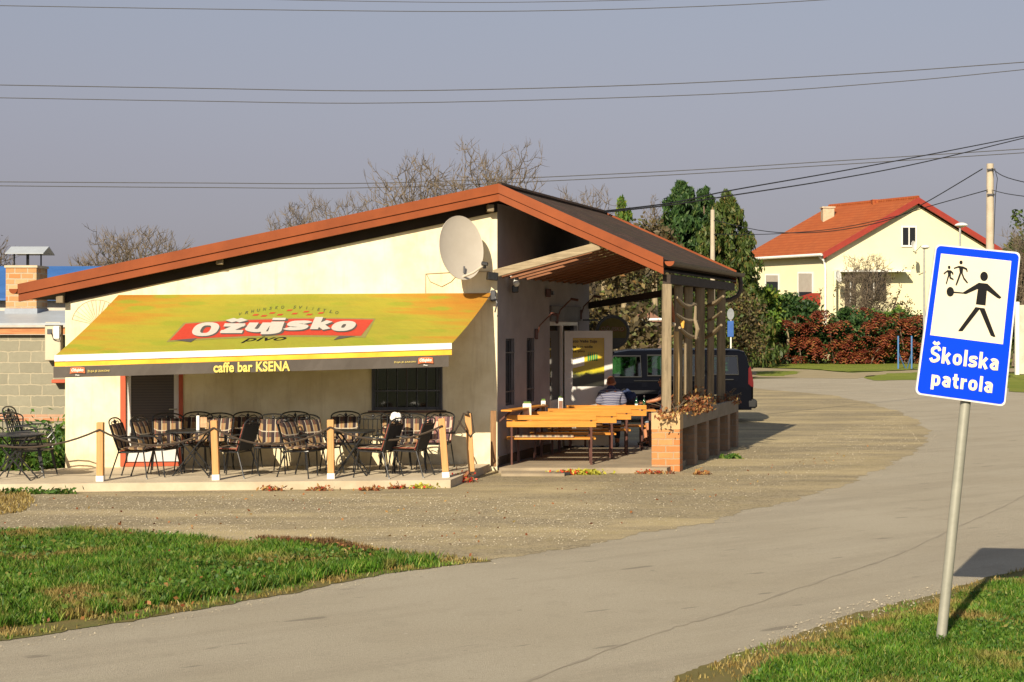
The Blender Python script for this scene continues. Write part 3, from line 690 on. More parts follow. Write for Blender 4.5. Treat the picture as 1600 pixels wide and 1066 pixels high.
# ---- narrow side windows, doorway and open door
def srect(a,b,z0,z1,off,th,mat=None,name=None,parent=None,mb=None):
    m=mb or MB(); p=WC+SN*a+SW*off; q=WC+SN*b+SW*off
    m.prism([Vector((p.x,p.y,z0)),Vector((q.x,q.y,z0)),Vector((q.x,q.y,z1)),Vector((p.x,p.y,z1))],SW*th)
    if mb is None: return m.build(name,mat,parent)
for a,b in((s1,s2),(s3,s4)):
    m=MB(); e=.04; srect(a,a+e,zs0,zs1,-.12,.05,mb=m); srect(b-e,b,zs0,zs1,-.12,.05,mb=m); srect(a+e,b-e,zs0,zs0+e,-.12,.05,mb=m); srect(a+e,b-e,zs1-e,zs1,-.12,.05,mb=m)
    wn=m.build('window',DKGREYM,cafe); srect(a+e,b-e,zs0+e,zs1-e,-.1,.01,GLASSD,'pane',wn)
    m=MB()
    for i in range(4):
        q=WC+SN*(a+(b-a)*(i+.6)/4.2)+SW*.0; m.tube([(q.x,q.y,zs0),(q.x,q.y,zs1)],.008,6)
    for z in (zs0+.25,zs1-.25):
        p=WC+SN*a; q=WC+SN*b; m.beam((p.x,p.y,z),(q.x,q.y,z),.012,.02)
    m.build('bars',DKGREYM,wn)
# door frame + sidelight
m=MB(); e=.07
srect(s5,s5+e,.1,zdo,-.1,.08,mb=m); srect(s6-e,s6,.1,zdo,-.1,.08,mb=m); srect(s5+e,s6-e,zdo-e,zdo,-.1,.08,mb=m)
sm=sx(880); srect(sm-.05,sm+.05,.1,zdo-e,-.1,.085,mb=m); srect(s5+e,sm-.05,1.0,1.08,-.1,.08,mb=m); srect(s5+e,sm-.05,.1,.18,-.1,.08,mb=m)
df=m.build('door_frame',PVC,cafe)
srect(s5+e,sm-.05,1.08,zdo-e,-.07,.01,GLASSD,'side_pane',df); srect(s5+e,sm-.05,.18,1.0,-.07,.02,PVC,'lower_panel',df)
q=WC+SN*(s5+(s6-s5)*.5)
srect(s5-.02,s6+.02,zdo+.02,zdo+.32,.003,.04,pm('grey_lintel',(.11,.10,.095),None,4),'lintel',cafe)
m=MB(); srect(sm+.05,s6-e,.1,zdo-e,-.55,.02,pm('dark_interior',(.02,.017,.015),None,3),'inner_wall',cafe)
# open leaf facing the camera
Yd=32.25; a=GX(882,Yd); b=GX(957,Yd-.02)
def leafbox(m,x0,x1,z0,z1,y0=-.03,y1=.03): 
    X0=a.x+(b.x-a.x)*x0; X1=a.x+(b.x-a.x)*x1; m.prism([(X0,Yd+y0,z0),(X1,Yd+y0,z0),(X1,Yd+y0,z1),(X0,Yd+y0,z1)],(0,y1-y0,0))
zt=P(900,517,Yd).z; zb=.13; pz1=P(900,528,Yd).z; pz0=P(900,604,Yd).z
m=MB(); leafbox(m,0,.17,zb,zt); leafbox(m,.83,1,zb,zt); leafbox(m,.17,.83,zb,pz0); leafbox(m,.17,.83,pz1,zt)
od=m.build('open_door',PVC,cafe); tag(od,'white glazed side door standing open, beer poster in its pane')
m=MB(); leafbox(m,.19,.81,.2,pz0-.12,-.036,-.031); m.build('door_panel',PVC,od)
def m_poster():
    k=N('yellow_beer_poster'); gx,gy,gz=k.xyz(k.co('Generated')); n=k.noise(6,4)
    c=k.ramp(k.math('ADD',gz,k.math('MULTIPLY',k.math('SUBTRACT',n,.5),.22)),[(.0,(.015,.015,.012)),(.22,(.03,.03,.015)),(.28,(.25,.24,.02)),(.34,(.50,.42,.02)),(.6,(.58,.42,.03)),(1,(.42,.28,.02))]); return k.out(c,.25)
m=MB(); leafbox(m,.17,.83,pz0,pz1,-.006,.004); po=m.build('poster_pane',m_poster(),od)
fnp=lambda x,y: Vector(((x-800)/F*(Yd-.012),Yd-.012,HC-(y-HY)/F*(Yd-.012)))
m=MB(); fit_text(m,'sto Vaše žuja',(895,531,933,537),fnp,bold=.02); fit_text(m,'sa kap vode',(895,539.5,926,545.5),fnp,bold=.02); fit_text(m,'za pivo',(895,547,914,552),fnp,bold=.02); m.build('lettering',P_BLK,po)
m=MB(); m.poly([fnp(894,576),fnp(913,571),fnp(913,552.5+4),fnp(894,560)]); m.build('white_note',P_WHITE,po)
m=MB()
for i in range(5):
    x=918+i*3.3; m.poly([fnp(x,564),fnp(x+2.4,564),fnp(x+2.4,556),fnp(x+1.7,553.5),fnp(x+1.7,550.5),fnp(x+.8,550.5),fnp(x+.8,553.5),fnp(x,556)])
m.build('printed_bottles',flat('print_green',(.03,.22,.07)),po)
# small things fixed on the walls
def fixture(name,label,cat,mbs,loc=None,group=None):
    o=None
    first=mbs[0]; allv=np.array(first[1].v); c=allv.mean(axis=0)
    r=empty(name,(c[0],c[1],allv[:,2].min()),label,cat,group)
    for nm,mb,mt in mbs: mb.build(nm,mt,r,smooth=True)
    return r
def lamp_arm(px,py,label):
    base=side_px(px,py,.01); m=MB(); m.box(base+SW*.03+V(0,0,-.05),(.06,.06,.2),bev=.01)
    a=MB(); tip=base+SW*.33+V(0,0,.34); a.tube([base+SW*.03+V(0,0,-.1),base+SW*.10+V(0,0,.12),tip],.014,6)
    h=MB(); h.beam(tip-SW*.02,tip+SW*.14+V(0,0,-.03),.06,.05,bev=.01)
    fixture('wall_bracket',label,'bracket',[('wall_plate',m,RUSTM),('arm',a,RUSTM),('tip',h,RUSTM)],group='bent brackets on the shaded side wall')
lamp_arm(836,518,'bent brown bracket on the side wall nearest the corner'); lamp_arm(868,494,'bent brown bracket above the lintel, middle one of three'); lamp_arm(905,488,'bent brown bracket at the far end of the side wall')
b=side_px(795,452,.0); m=MB(); m.box(b+SW*.12,(.12,.16,.13),bev=.015); h=MB(); h.tube([b+V(0,0,.25),b+SW*.1+V(0,0,.2),b+SW*.12+V(0,0,.08)],.014,8); l=MB(); l.sphere(b+SW*.16+V(-.02,-.06,.1),.06)
fixture('wall_lamp','small black lamp with white globe hanging below the porch beam','wall lamp',[('housing',m,BLACKM),('arm',h,WHITEM),('globe',l,P_WHITE)])
b=side_px(853,458,.0); m=MB(); m.box(b+SW*.05,(.10,.12,.16),bev=.01); h=MB(); h.beam(b+SW*.1,b+SW*.16,.08,.08)
fixture('junction_box','small dark box high on the shaded side wall','box',[('housing',m,RUSTM),('lid',h,DKGREYM)])
b0=side_px(791,642,.22); b1=side_px(848,634,.22); m=MB(); m.beam(b0,b1,.2,.03,bev=.005); h=MB()
for t in(.1,.5,.9): p=b0.lerp(b1,t); h.beam(p-V(0,0,.03),p-SW*.2-V(0,0,.2),.03,.03)
fixture('wall_shelf','narrow yellow plank shelf fixed below the barred side windows','shelf',[('board',m,BENCHWOOD),('brackets',h,RUSTM)])
# faint sunray scratched in the plaster
m=MB(); c=front_px(152,505,.004)
cz=front_px(152,508,.004)
for k in range(15):
    a=rad(20+k*10.5); r0,r1=.06,.42; u=(WC-WA).normalized()
    m.beam(cz+u*math.cos(a)*r0*1.0+V(0,0,math.sin(a)*r0),cz+u*math.cos(a)*r1+V(0,0,math.sin(a)*r1),.006,.006)
ring=[cz+(WC-WA).normalized()*math.cos(rad(a))*.43+V(0,0,math.sin(rad(a))*.43) for a in range(18,172,6)]; m.tube(ring,.004,4)
m.build('plaster_ornament',pm('scored_plaster',(.42,.30,.17),None,5),cafe)
# corner trim and thin cable
m=MB(); ts=[front_px(x,y,.012) for x,y in((665,458),(665,428),(700,426),(765,424))]; m.tube(ts,.006,5); ts=[front_px(x,y,.012) for x,y in((666,428),(672,440),(690,448),(705,440),(712,432))]; m.tube(ts,.005,5)
tag(m.build('dish_cable',pm('beige_cable',(.35,.27,.17),None,5)),'thin beige cable looping on the wall under the satellite dish','cable')
# ================================================================ satellite dish
dc=P(718,388,27.45); dish=empty('satellite_dish',(dc.x,28.0,dc.z-.55),'large off-white satellite dish on the cafe wall above the awning','satellite dish')
nrm=Vector((.66,-.78,.12)).normalized(); Q=nrm.to_track_quat('Z','Y').to_matrix().to_4x4()
DM=pm('dish_grey_paint',(.50,.45,.38),(.45,.40,.33),3,.55,bump=0)
m=MB(); prof=[(0.01,0)]+[(r,.22*r*r) for r in np.linspace(.08,.5,9)]+[(.515,.06),(.515,.045)]+[(r,.22*r*r-.012) for r in np.linspace(.5,.08,8)]+[(.01,-.012)]
m.lathe(prof,dc,40,Q@Matrix.Diagonal((.93,1.08,1,1))); m.build('reflector',DM,dish,smooth=True)
m=MB(); lo=dc+Q@V(0,-.50,.03); tip=P(757,414,27.05); m.tube([lo,lo.lerp(tip,.5)+V(0,0,-.03),tip],.02,8); m.build('arm',DM,dish)
m=MB(); m.beam(tip+V(-.05,0,.03),tip+V(.06,-.02,.01),.06,.06,bev=.01); m.tube([tip+V(0,.02,-.06),tip+V(0,0,.04)],.028,8); m.build('receiver_head',BLACKM,dish)
m=MB(); wl=front_px(722,395); m.tube([wl,Vector((dc.x,dc.y,dc.z))+V(-.02,.1,0)],.03,8); m.box(wl,(.2,.03,.25)); m.build('mount',DKGREYM,dish)
m=MB(); m.box(dc+Q@V(.02,-.38,.06),(.03,.03,.12),bev=.004); m.build('bracket',DKGREYM,dish)
# ================================================================ awning
BL=front_px(185,461,.05); BR=front_px(768,458,.05); AR=P(706,537,26.1); AL=P(86,556,25.45)
awn=empty('awning',tuple(BL.lerp(BR,.5)),'long yellow-orange beer awning stretched out over the cafe chairs','awning')
nA=16; m=MB(); rows=8
grid=[]
for j in range(rows+1):
    for i in range(nA*3+1):
        u=i/(nA*3); v=j/rows; p=BL.lerp(BR,u).lerp(AL.lerp(AR,u),v); p=p-V(0,0,.045*math.sin(PI*v)*(.7+.3*math.sin(u*9))); grid.append(p)
n=nA*3+1; m.add(grid,[(j*n+i,(j+1)*n+i,(j+1)*n+i+1,j*n+i+1) for j in range(rows) for i in range(n-1)])
fab=m.build('canopy',AWN,awn,smooth=True)
an=(AR-AL).cross(BL-AL).normalized(); 
if an.z<0: an=-an
def surf(u,v): return BL.lerp(BR,u).lerp(AL.lerp(AR,u),v)-V(0,0,.045*math.sin(PI*v)*(.7+.3*math.sin(u*9)))
def topx_(p): return np.array((800+F*p.x/p.y,HY-F*(p.z-HC)/p.y))
def ac(px,py,lift=.006):
    u,v=.5,.5; T_=np.array((px,py),float)
    for _ in range(6):
        a=topx_(surf(u,v)); du=(topx_(surf(u+1e-3,v))-a)/1e-3; dv=(topx_(surf(u,v+1e-3))-a)/1e-3; d=np.linalg.solve(np.array([du,dv]).T,T_-a); u+=d[0]; v+=d[1]
    return surf(u,v)+an*lift
def acs(px,py,lift=.006): return ac(px,py,lift)
def subpoly(m,pts,fn,seg=10):
    """fan-free strip polygon: pts as top row and bottom row lists"""
    top,bot=pts; vs=[fn(*q) for q in top]+[fn(*q) for q in bot]; n=len(top)
    m.add(vs,[(i,n+i,n+i+1,i+1) for i in range(n-1)])
def quadstrip(m,tl,tr,bl,br,fn,seg=16,bow=0):
    T=[];B=[]
    for i in range(seg+1):
        t=i/seg; T.append((tl[0]+(tr[0]-tl[0])*t,tl[1]+(tr[1]-tl[1])*t-bow*math.sin(PI*t))); B.append((bl[0]+(br[0]-bl[0])*t,bl[1]+(br[1]-bl[1])*t-bow*math.sin(PI*t)))
    for a in range(4):
        t0,t1=a/4,(a+1)/4
        mixp=lambda p,q,t:(p[0]+(q[0]-p[0])*t,p[1]+(q[1]-p[1])*t)
        subpoly(m,([mixp(p,q,t0) for p,q in zip(T,B)],[mixp(p,q,t1) for p,q in zip(T,B)]),fn)
emb=MB(); quadstrip(emb,(287,505),(587,498),(260,535),(571,528),lambda x,y:acs(x,y,.004),30,4)
lg=emb.build('logo_shadow',P_EDGE,fab)
emb=MB(); quadstrip(emb,(290,506.5),(584,500),(265,532.5),(564,525.5),lambda x,y:acs(x,y,.007),30,4); emb.build('logo_banner',P_RED,fab)
emb=MB(); emb.poly([acs(272,532,.009),acs(308,529,.009),acs(298,535.5,.009)]); emb.poly([acs(521,532,.009),acs(530,525.6,.009),acs(556,526,.009)]); emb.build('banner_fold',P_DG,fab)
def logo_word(name,mat,dx,dy,lift,t):
    m=MB(); k=0
    for ch,x0,x1,yt,yb in (('O',296,347,505,526.5),('ž',342,389,500,522),('u',380,425,505.5,520),('j',411,446,498,518),('s',444,486,502.5,517.5),('k',484,523,497,516),('o',514,560,503,519)):
        w,st=glyph(ch,t); cap=1.0 if ch in 'Ožkj' else .70; sl=(x1-x0)*.22
        def pl_(a,b,w=w,x0=x0,x1=x1,yt=yt,yb=yb,cap=cap,sl=sl): return acs(x0+a/w*(x1-x0-sl)+b/cap*sl+dx,yb-b/cap*(yb-yt)+dy,0)
        for s in st: ribbon(m,s,t,pl_,an,lift+k*.0003); k+=1
    m.build(name,mat,fab)
logo_word('logo_letter_shadow',P_DG,1.8,1.2,.009,.265); logo_word('logo_lettering',P_GREY,0,0,.015,.225)
emb=MB(); fit_text(emb,'pivo',(376,527.5,448,536.5),lambda x,y:acs(x,y,.005),shear=.45,bold=.01,skew=.03,nrm=an); emb.build('small_lettering',P_BLK,fab)
emb=MB(); txt='VRHUNSKO SVIJETLO'; nC=len(txt)
for i,ch in enumerate(txt):
    if ch==' ': continue
    t=(i+.5)/nC; x=371+t*160; yb=494.5-10.5*math.sin(PI*min(1,(t*1.02)))-t*3.0+0; v,f=text2d(ch,.3,.012)
    w=v[:,0].max(); h=v[:,1].max(); wd=5.2 if ch not in'IJ' else 2.2
    ang=-(t-.5)*.45
    px_=v[:,0]/w*wd-wd/2; py_=v[:,1]/h*4.6
    X=x+px_*1.0; Y_=yb-py_-px_*(-ang)*-1*.4
    emb.add([acs(a,b,.005)+an*(c*.02) for a,b,c in zip(X,Y_,v[:,2])],f)
emb.build('lettering',P_BLACKISH,fab)
emb=MB()
for (x,y) in ((394,492.5),(420,489.5),(447,485.3),(473,487.5),(496,489.5),(407,494),(432,492.2),(455,490.5),(478,492)):
    emb.poly([acs(x,y+1.3,.005),acs(x+8,y+1.0,.005),acs(x+11,y-1.3,.005),acs(x+3,y-1.0,.005)])
emb.build('checker_squares',P_RED,fab)
# front bar and valance
def vert_strip(m,y0l,y0r,y1l,y1r,off,th): pass
u=(AR-AL).normalized(); out=Vector((0,-1,0))
def vz(pl,pr,zl0,zl1,zr0,zr1,off,th,mat,name,parent,seg=40,wave=0):
    m=MB(); vs=[]
    for i in range(seg+1):
        t=i/seg; p=pl.lerp(pr,t)
        for z in (0,1):
            zz=(zl0+(zr0-zl0)*t) if z==0 else (zl1+(zr1-zl1)*t)
            for o in (off,off+th): vs.append(Vector((p.x,p.y,zz))+out*(o+(wave*math.sin(t*37+1) if z==0 else 0)))
    fs=[]
    for i in range(seg):
        a=i*4;b=a+4; fs+= [(a+1,b+1,b+3,a+3),(a,a+2,b+2,b),(a+2,a+3,b+3,b+2),(a,b,b+1,a+1)]
    fs+=[(0,1,3,2),(seg*4,seg*4+2,seg*4+3,seg*4+1)]
    m.add(vs,fs); return m.build(name,mat,parent)
zl=[P(86,y,25.45).z for y in (556,565,573,590.5)]; zr=[P(706,y,26.1).z for y in (537,545.5,554.5,573)]
vz(AL,AR,zl[1],zl[0]+.01,zr[1],zr[0]+.01,-.05,.09,AWN_W,'front_bar',awn)
vz(AL,AR,zl[2],zl[1]-.003,zr[2],zr[1]-.003,.012,.006,AWN_Y,'valance',awn,wave=.004)
val=vz(AL+V(-.02,0,0),AR+V(-.05,0,0),zl[3],zl[2]-.003,zr[3],zr[2]-.003,.012,.006,AWN_D,'valance',awn,wave=.008)
vn=Vector((AR.y-AL.y,-(AR.x-AL.x),0)).normalized()
def vc(px,py,lift=.034): return onplane(px,py,AL+vn*lift,vn)
sk=19.5/625
emb=MB()
fit_text(emb,'caffe bar KSENA',(333.5,566.5,453,582.5),vc,bold=.03,skew=sk*.7); emb.build('valance_lettering',P_YEL,val)
def small_logo(x,y,side,parent):
    emb=MB(); quadstrip(emb,(x-11,y-5),(x+11,y-5.6),(x-12,y+4),(x+12,y+3.4),vc,8,1.2); emb.build('small_logo_banner',flat('print_pale_red',(.60,.16,.07)),parent)
    vc2=lambda a,b: vc(a,b,.038)
    emb=MB(); fit_text(emb,'Ožujsko',(x-9.5,y-4.2,x+9.5,y+2.2),vc2,shear=.3,bold=.03,skew=.02); fit_text(emb,'Pivo',(x-3,y+5,x+3,y+7.5),vc2,bold=.02); emb.build('small_logo_lettering',P_WHITE,parent)
    if side<0: bx=(x+15.5,y-2.0,x+50,y+2.6)
    else: bx=(x-49.5,y-1.4+1.4,x-15,y+3.6)
    emb=MB(); fit_text(emb,'ŽUJA JE ZAKON!',bx,vc2,bold=.0,skew=sk); emb.build('slogan_lettering',P_YEL,parent)
small_logo(121,580,-1,val); small_logo(665,564.5,1,val)
# folding arms and the roller tube under the cloth
m=MB(); m.tube([BL+V(.04,.0,-.075),BR+V(-.04,0,-.075)],.045,10); m.build('roller_tube',WHITEM,awn,smooth=True)
for t,sg in((.12,1),(.86,1)):
    a=BL.lerp(BR,t)+V(0,-.05,-.12); e=AL.lerp(AR,t)+V(0,.05,-.03); mid=a.lerp(e,.5)+V(.55*sg,0,-.05); m=MB(); m.tube([a,mid],.025,8); m.tube([mid,e],.022,8); m.build('folding_arm',WHITEM,awn)
m=MB(); m.box(BR+V(.03,-.02,-.05),(.1,.12,.2),bev=.02); m.tube([BR+V(.06,-.06,-.05),BR+V(.1,-.1,-.18),BR+V(.06,-.06,-.34)],.014,6); m.build('crank_gear',DKGREYM,awn)
# ================================================================ terrace and porch slabs
def slab(name,pts,z0,z1,mat):
    m=MB(); 
    out=[]
    for i,a in enumerate(pts):
        b=pts[(i+1)%len(pts)]
        for k in range(6):
            q=Vector(a).lerp(Vector(b),k/6); out.append(Vector((q.x,q.y,z0)))
    m.prism(out,(0,0,z1-z0)); o=m.build(name,mat,origin=(0,0,0)); return tag(o,kind='structure')
tA=Vector((-9.2,24.4,0)); tB=G(704,750,.13); tC=WC+V(-.08,-.05,0); 
slab('terrace_slab',[tA,tB,Vector((tC.x-.05,tC.y-.02,0)),WA+V(.1,.02,0),Vector((-8.6,26.6,0)),Vector((-9.6,25.2,0))],-.02,.13,CONC)
a=G(779,731,.1); b=G(1042,731,.1)
slab('porch_slab',[a,b,b+SD*6.6,a+SD*6.4],-.02,.10,FLOOR)
a2=G(783,741,.04); b2=G(882,741,.04); slab('porch_step',[a2,b2,Vector((b2.x,a.y-.003,0)),Vector((a2.x,a.y-.003,0))],-.02,.05,FLOOR)
# ================================================================ planter with timber posts
X0=2.44; X1=2.93; Yp=27.95
pl=empty('brick_planter',((X0+X1)/2,Yp,0),'long brick and concrete planter box carrying the grey porch posts','planter')
BRICK=bricks('old_orange_brick',(.48,.16,.045),(.52,.25,.09),(.36,.27,.16),.27,.115,.012,plaster=None,noise_amt=.35)
PCON=pm('stained_orange_concrete',(.52,.33,.15),(.42,.30,.16),4,.9,bump=.4)
SCON=pm('grey_planter_concrete',(.24,.20,.15),(.17,.14,.10),3,.9,bump=.4)
def along(m,x0,x1,s0,s1,z0,z1):
    q=[Vector((x0,Yp,z0))+SD*s0,Vector((x1,Yp,z0))+SD*s0,Vector((x1,Yp,z0))+SD*s1,Vector((x0,Yp,z0))+SD*s1]; m.prism(q,(0,0,z1-z0))
m=MB(); along(m,X0,X1,0,.24,.0,.74); m.build('pier',BRICK,pl)
m=MB(); along(m,X0-.005,X1+.005,-.004,.26,.742,1.03); m.build('end_block',PCON,pl)
m=MB(); along(m,X1-.08,X1,.262,5.75,.742,1.0); m.build('trough_wall',SCON,pl)
m=MB(); along(m,X0,X0+.08,.262,5.75,.742,1.0); m.build('trough_wall',SCON,pl)
m=MB(); along(m,X0+.082,X1-.082,.262,5.75,.76,.96); m.build('soil',pm('planter_soil',(.06,.04,.025),None,9,.95),pl)
for s in (1.25,2.35,3.45,4.55,5.5):
    m=MB(); along(m,X0,X1,s,s+.25,0,.74); m.build('pier',bricks('dark_pier_brick%d'%int(s*10),(.20,.13,.08),(.25,.16,.10),(.2,.16,.12),.27,.115,.012) if s==1.25 else bpy.data.materials['dark_pier_brick12'],pl)
m=MB(); along(m,X0+.1,X0+.2,.242,5.5,.101,.74); m.build('back_panel',SCON,pl)
# posts (each its own thing, standing on the planter)
gp='grey timber porch posts standing in the planter'
plist=[(0,0.0,.16,'front grey timber porch post, sunlit, on the brick end of the planter'),(.95,0,.15,'second grey porch post from the front, mostly shaded'),(2.0,-.04,.15,'third porch post from the front, beside the hanging yoke'),(2.88,.0,.17,'broad fourth porch post, sun patch low on its face'),(4.05,-.02,.13,'slim fifth porch post near the far end'),(5.05,0,.16,'last porch post beside the downpipe')]
for i,(s,dx,wd,lab) in enumerate(plist):
    p=Vector((2.70+dx,28.02,0))+SD*s; m=MB(); z0=1.035 if s==0 else .965
    m.beam((p.x,p.y,z0),(p.x+.01,p.y,3.285),wd,wd,up=(0,1,0),bev=.008); o=m.build('porch_post',GREYWOOD,origin=(p.x,p.y,z0)); tag(o,lab,'post',gp)
p=Vector((2.80,28.05,0))+SD*.42; m=MB(); m.tube([(p.x,p.y,.965),(p.x+.01,p.y,1.8),(p.x-.01,p.y,2.45)],.042,8); m.build
o=m.build('pole',wood('peeled_pale_pole',(.62,.43,.20),(.42,.27,.11)),smooth=True); tag(o,'thin peeled yellow pole right behind the front porch post','pole')
# hanging wooden ornaments: ox yokes and curved staves
def yoke(px0,py0,px1,py1,Y,sag,label,r=.038):
    a=P(px0,py0,Y); b=P(px1,py1,Y+.9); m=MB(); pts=[]
    for i in range(9):
        t=i/8; pts.append(a.lerp(b,t)-V(0,0,sag*math.sin(PI*t*.9)*F/Y*0+sag*math.sin(PI*min(1,t*1.15)*.95)))
    m.tube(pts,[r*(.7+.5*math.sin(PI*i/8)) for i in range(9)],7); o=m.build('wooden_stave',GREYWOOD,smooth=True); tag(o,label,'wooden ornament','old curved wooden staves hung between the porch posts')
yoke(1057,465,1087,475,28.3,.10,'curved grey stave, upper left of those hung between the posts')
yoke(1055,490,1089,502,28.3,.06,'thin curved grey stave, middle left of those hung between the posts')
yoke(1062,512,1090,528,28.3,.06,'thick curved grey stave, lower left of those hung between the posts')
yoke(1130,463,1104,478,30.3,.04,'short grey stave, upper right between the rear posts')
yoke(1127,487,1102,503,30.3,.03,'short grey stave, middle right between the rear posts',.025)
yoke(1127,508,1102,528,30.3,.03,'short grey stave, lower right between the rear posts')
m=MB(); a=P(1087,478,28.9); m.tube([a,P(1086,500,28.9),P(1090,515,28.85),P(1087,530,28.9)],[.02,.03,.04,.02],8); tag(m.build('carved_handle',GREYWOOD,smooth=True),'thick carved wooden piece hanging beside the third post','wooden ornament')
m=MB(); m.tube([P(1049,470,28.35),P(1052,492,28.3),P(1053,506,28.3)],[.02,.03,.02],7); tag(m.build('tool_handle',wood('reddish_handle',(.42,.14,.05),(.30,.10,.04)),smooth=True),'reddish brown tool handle hanging beside the front post','wooden ornament')
m=MB(); m.tube([P(1064,494,28.6),P(1066,503,28.6),P(1067,513,28.6)],[.02,.045,.02],7); tag(m.build('corn_cob',pm('yellow_corn',(.75,.42,.08),(.6,.3,.05),30),smooth=True),'yellow carved piece hung on the second porch post','wooden ornament')
m=MB(); m.sphere(P(1052.5,507.5,28.2),.042); tag(m.build('wooden_ball',pm('pale_end_grain',(.62,.5,.33),None,9),smooth=True),'pale round wooden knob on the front porch post','knob')
# ================================================================ terrace furniture
def m_plaid(name,base,dark,red):
    k=N(name); x,y,z=k.xyz(); v=k.math('SUBTRACT',z,y)
    def st(c,per,ph,w0):
        f=k.math('FRACT',k.math('ADD',k.math('MULTIPLY',c,per),ph)); return k.ramp(f,[(0,1.),(w0,1.),(w0+.02,0.),(1,0.)],'LINEAR')
    c=k.mix(st(x,7,.1,.42),base,dark); c=k.mix(k.math('MULTIPLY',st(v,7,.3,.40),.8),c,dark)
    c=k.mix(k.math('MULTIPLY',st(x,7,.72,.07),.9),c,(.42,.36,.27)); c=k.mix(k.math('MULTIPLY',st(v,7,.9,.07),.9),c,(.42,.36,.27)); c=k.mix(k.math('MULTIPLY',st(x,7,.45,.05),.8),c,red)
    k.bump(k.noise(300,2),.2,.002); return k.out(c,.9,spec=.1)
PLAID=m_plaid('tan_plaid_cushion',(.27,.18,.09),(.035,.025,.028),(.22,.05,.04)); PLAID2=m_plaid('pinkish_plaid_cushion',(.55,.35,.25),(.09,.05,.06),(.4,.1,.08))
def chair_proto(cushion,pl):
    r=empty('garden_chair',(0,0,0))
    R=.0125
    bk=lambda x,t: V(x,.20+.17*t,.42+.53*t)       # recline line
    m=MB(); pts=[]
    for i in range(21):
        a=PI*i/20; 
        w=.25; X=-w*math.cos(a); T=.80+.20*math.sin(a)**.7
        pts.append(bk(X,T))
    pts=[bk(-.20,-.02),bk(-.235,.35)]+pts+[bk(.235,.35),bk(.20,-.02)]
    m.tube(pts,R,6); m.tube([bk(-.25,.80),bk(0,.79),bk(.25,.80)],.009,5)
    for s in(-1,1): m.tube([bk(0,.80),bk(s*.05,.87),bk(s*.11,.90),bk(s*.16,.85),bk(s*.12,.82)],.008,5)
    m.tube([bk(0,.8),bk(0,.97)],.008,5); m.sphere(bk(0,.89),.028,6,5)
    if not cushion:
        for x in(-.16,-.08,0,.08,.16): m.tube([bk(x*.85,.0),bk(x,.8)],.007,4)
    m.build('back_frame',BLACKM,r,smooth=True)
    m=MB(); m.tube([(-.23,-.25,.43),(.23,-.25,.43),(.25,-.2,.43),(.22,.2,.41),(-.22,.2,.41),(-.25,-.2,.43)],R,6,closed=True)
    for y in np.linspace(-.2,.16,8): m.beam((-.23,y,.43),(.23,y,.43),.022,.006)
    m.build('seat_frame',BLACKM,r)
    for s in(-1,1):
        m=MB(); m.tube([(s*.235,-.22,.43),(s*.27,-.29,.02),(s*.272,-.295,0)],[R,R*.9,R*1.3],6); m.build('leg',BLACKM,r)
        m=MB(); m.tube([(s*.22,.2,.42),(s*.25,.33,.02),(s*.252,.335,0)],[R,R*.9,R*1.3],6); m.build('leg',BLACKM,r)
        m=MB(); m.tube([(s*.24,.0,.43) if False else (s*.245,-.2,.43),(s*.285,-.27,.52),(s*.295,-.24,.62),(s*.295,-.1,.655),(s*.285,.08,.65),(s*.245,.27,.625)],R,6); m.build('armrest',BLACKM,r,smooth=True)
        
    if cushion:
        m=MB(); n=9
        def pad(m,f,w,l,t):
            vs=[];fs=[]; K=8
            for side in(1,-1):
                for j in range(K+1):
                    for i in range(K+1):
                        a=i/K*2-1; b=j/K*2-1; e=(1-a**6)*(1-b**6); vs.append(f(a*w,(b+1)/2*l,side*t*(.25+.75*e)))
            q=(K+1)**2
            for j in range(K):
                for i in range(K):
                    p=j*(K+1)+i; fs.append((p,p+1,p+K+2,p+K+1)); fs.append((q+p,q+p+K+1,q+p+K+2,q+p+1))
            ring=[i for i in range(K+1)]+[j*(K+1)+K for j in range(1,K+1)]+[K*(K+1)+i for i in range(K-1,-1,-1)]+[j*(K+1) for j in range(K-1,0,-1)]
            for a,b in zip(ring,ring[1:]+ring[:1]): fs.append((a,q+a,q+b,b))
            m.add(vs,fs)
        dn=V(0,-.53,.17).normalized()
        pad(m,lambda x,y,t: bk(x,.02+y)+dn*(.03+t),.225,.80,.028); m.build('back_cushion',pl,r,smooth=True)
        m=MB(); pad(m,lambda x,y,t: bk(x,.03+y)+dn*(-.004+t*.3),.222,.78,.02); m.build('back_lining',RUBBER,r,smooth=True)
        m=MB(); pad(m,lambda x,y,t: V(x,-.25+y,.47+t),.225,.44,.028); m.build('seat_cushion',pl,r,smooth=True)
    return r
pA=chair_proto(True,PLAID); pB=chair_proto(True,PLAID2); pC=chair_proto(False,None); used=set()
CG='black metal garden chairs on the cafe terrace'
def chair(px,Y,rz,label,proto=pA,z=.13,dx=0):
    o=proto if id(proto) not in used else copy_tree(proto); used.add(id(proto))
    o.location=((px-800)/F*Y+dx,Y,z); o.rotation_euler=(0,0,rad(rz)); tag(o,label,'chair',CG); return o
chair(212,25.62,82,'leftmost cushioned chair, in profile facing right, right of the first pine post')
chair(246,25.98,72,'plaid chair in near profile just behind and right of the leftmost cushioned one')
chair(262,26.62,12,'plaid chair facing the road, directly before the dark front door')
chair(303,27.02,0,'chair against the wall at the right jamb of the red door')
chair(334,26.66,-6,'plaid chair behind the first table, half hidden by the second pine post')
chair(382,27.05,0,'chair against the wall, its arched black back above the plaid, left of centre')
chair(365,25.72,-110,'chair seen from behind in profile, facing left, just right of the second pine post')
chair(423,26.4,2,'plaid chair squarely facing the road in the gap between the two tables')
chair(457,27.12,0,'black-backed chair against the wall behind the two angled plaid chairs')
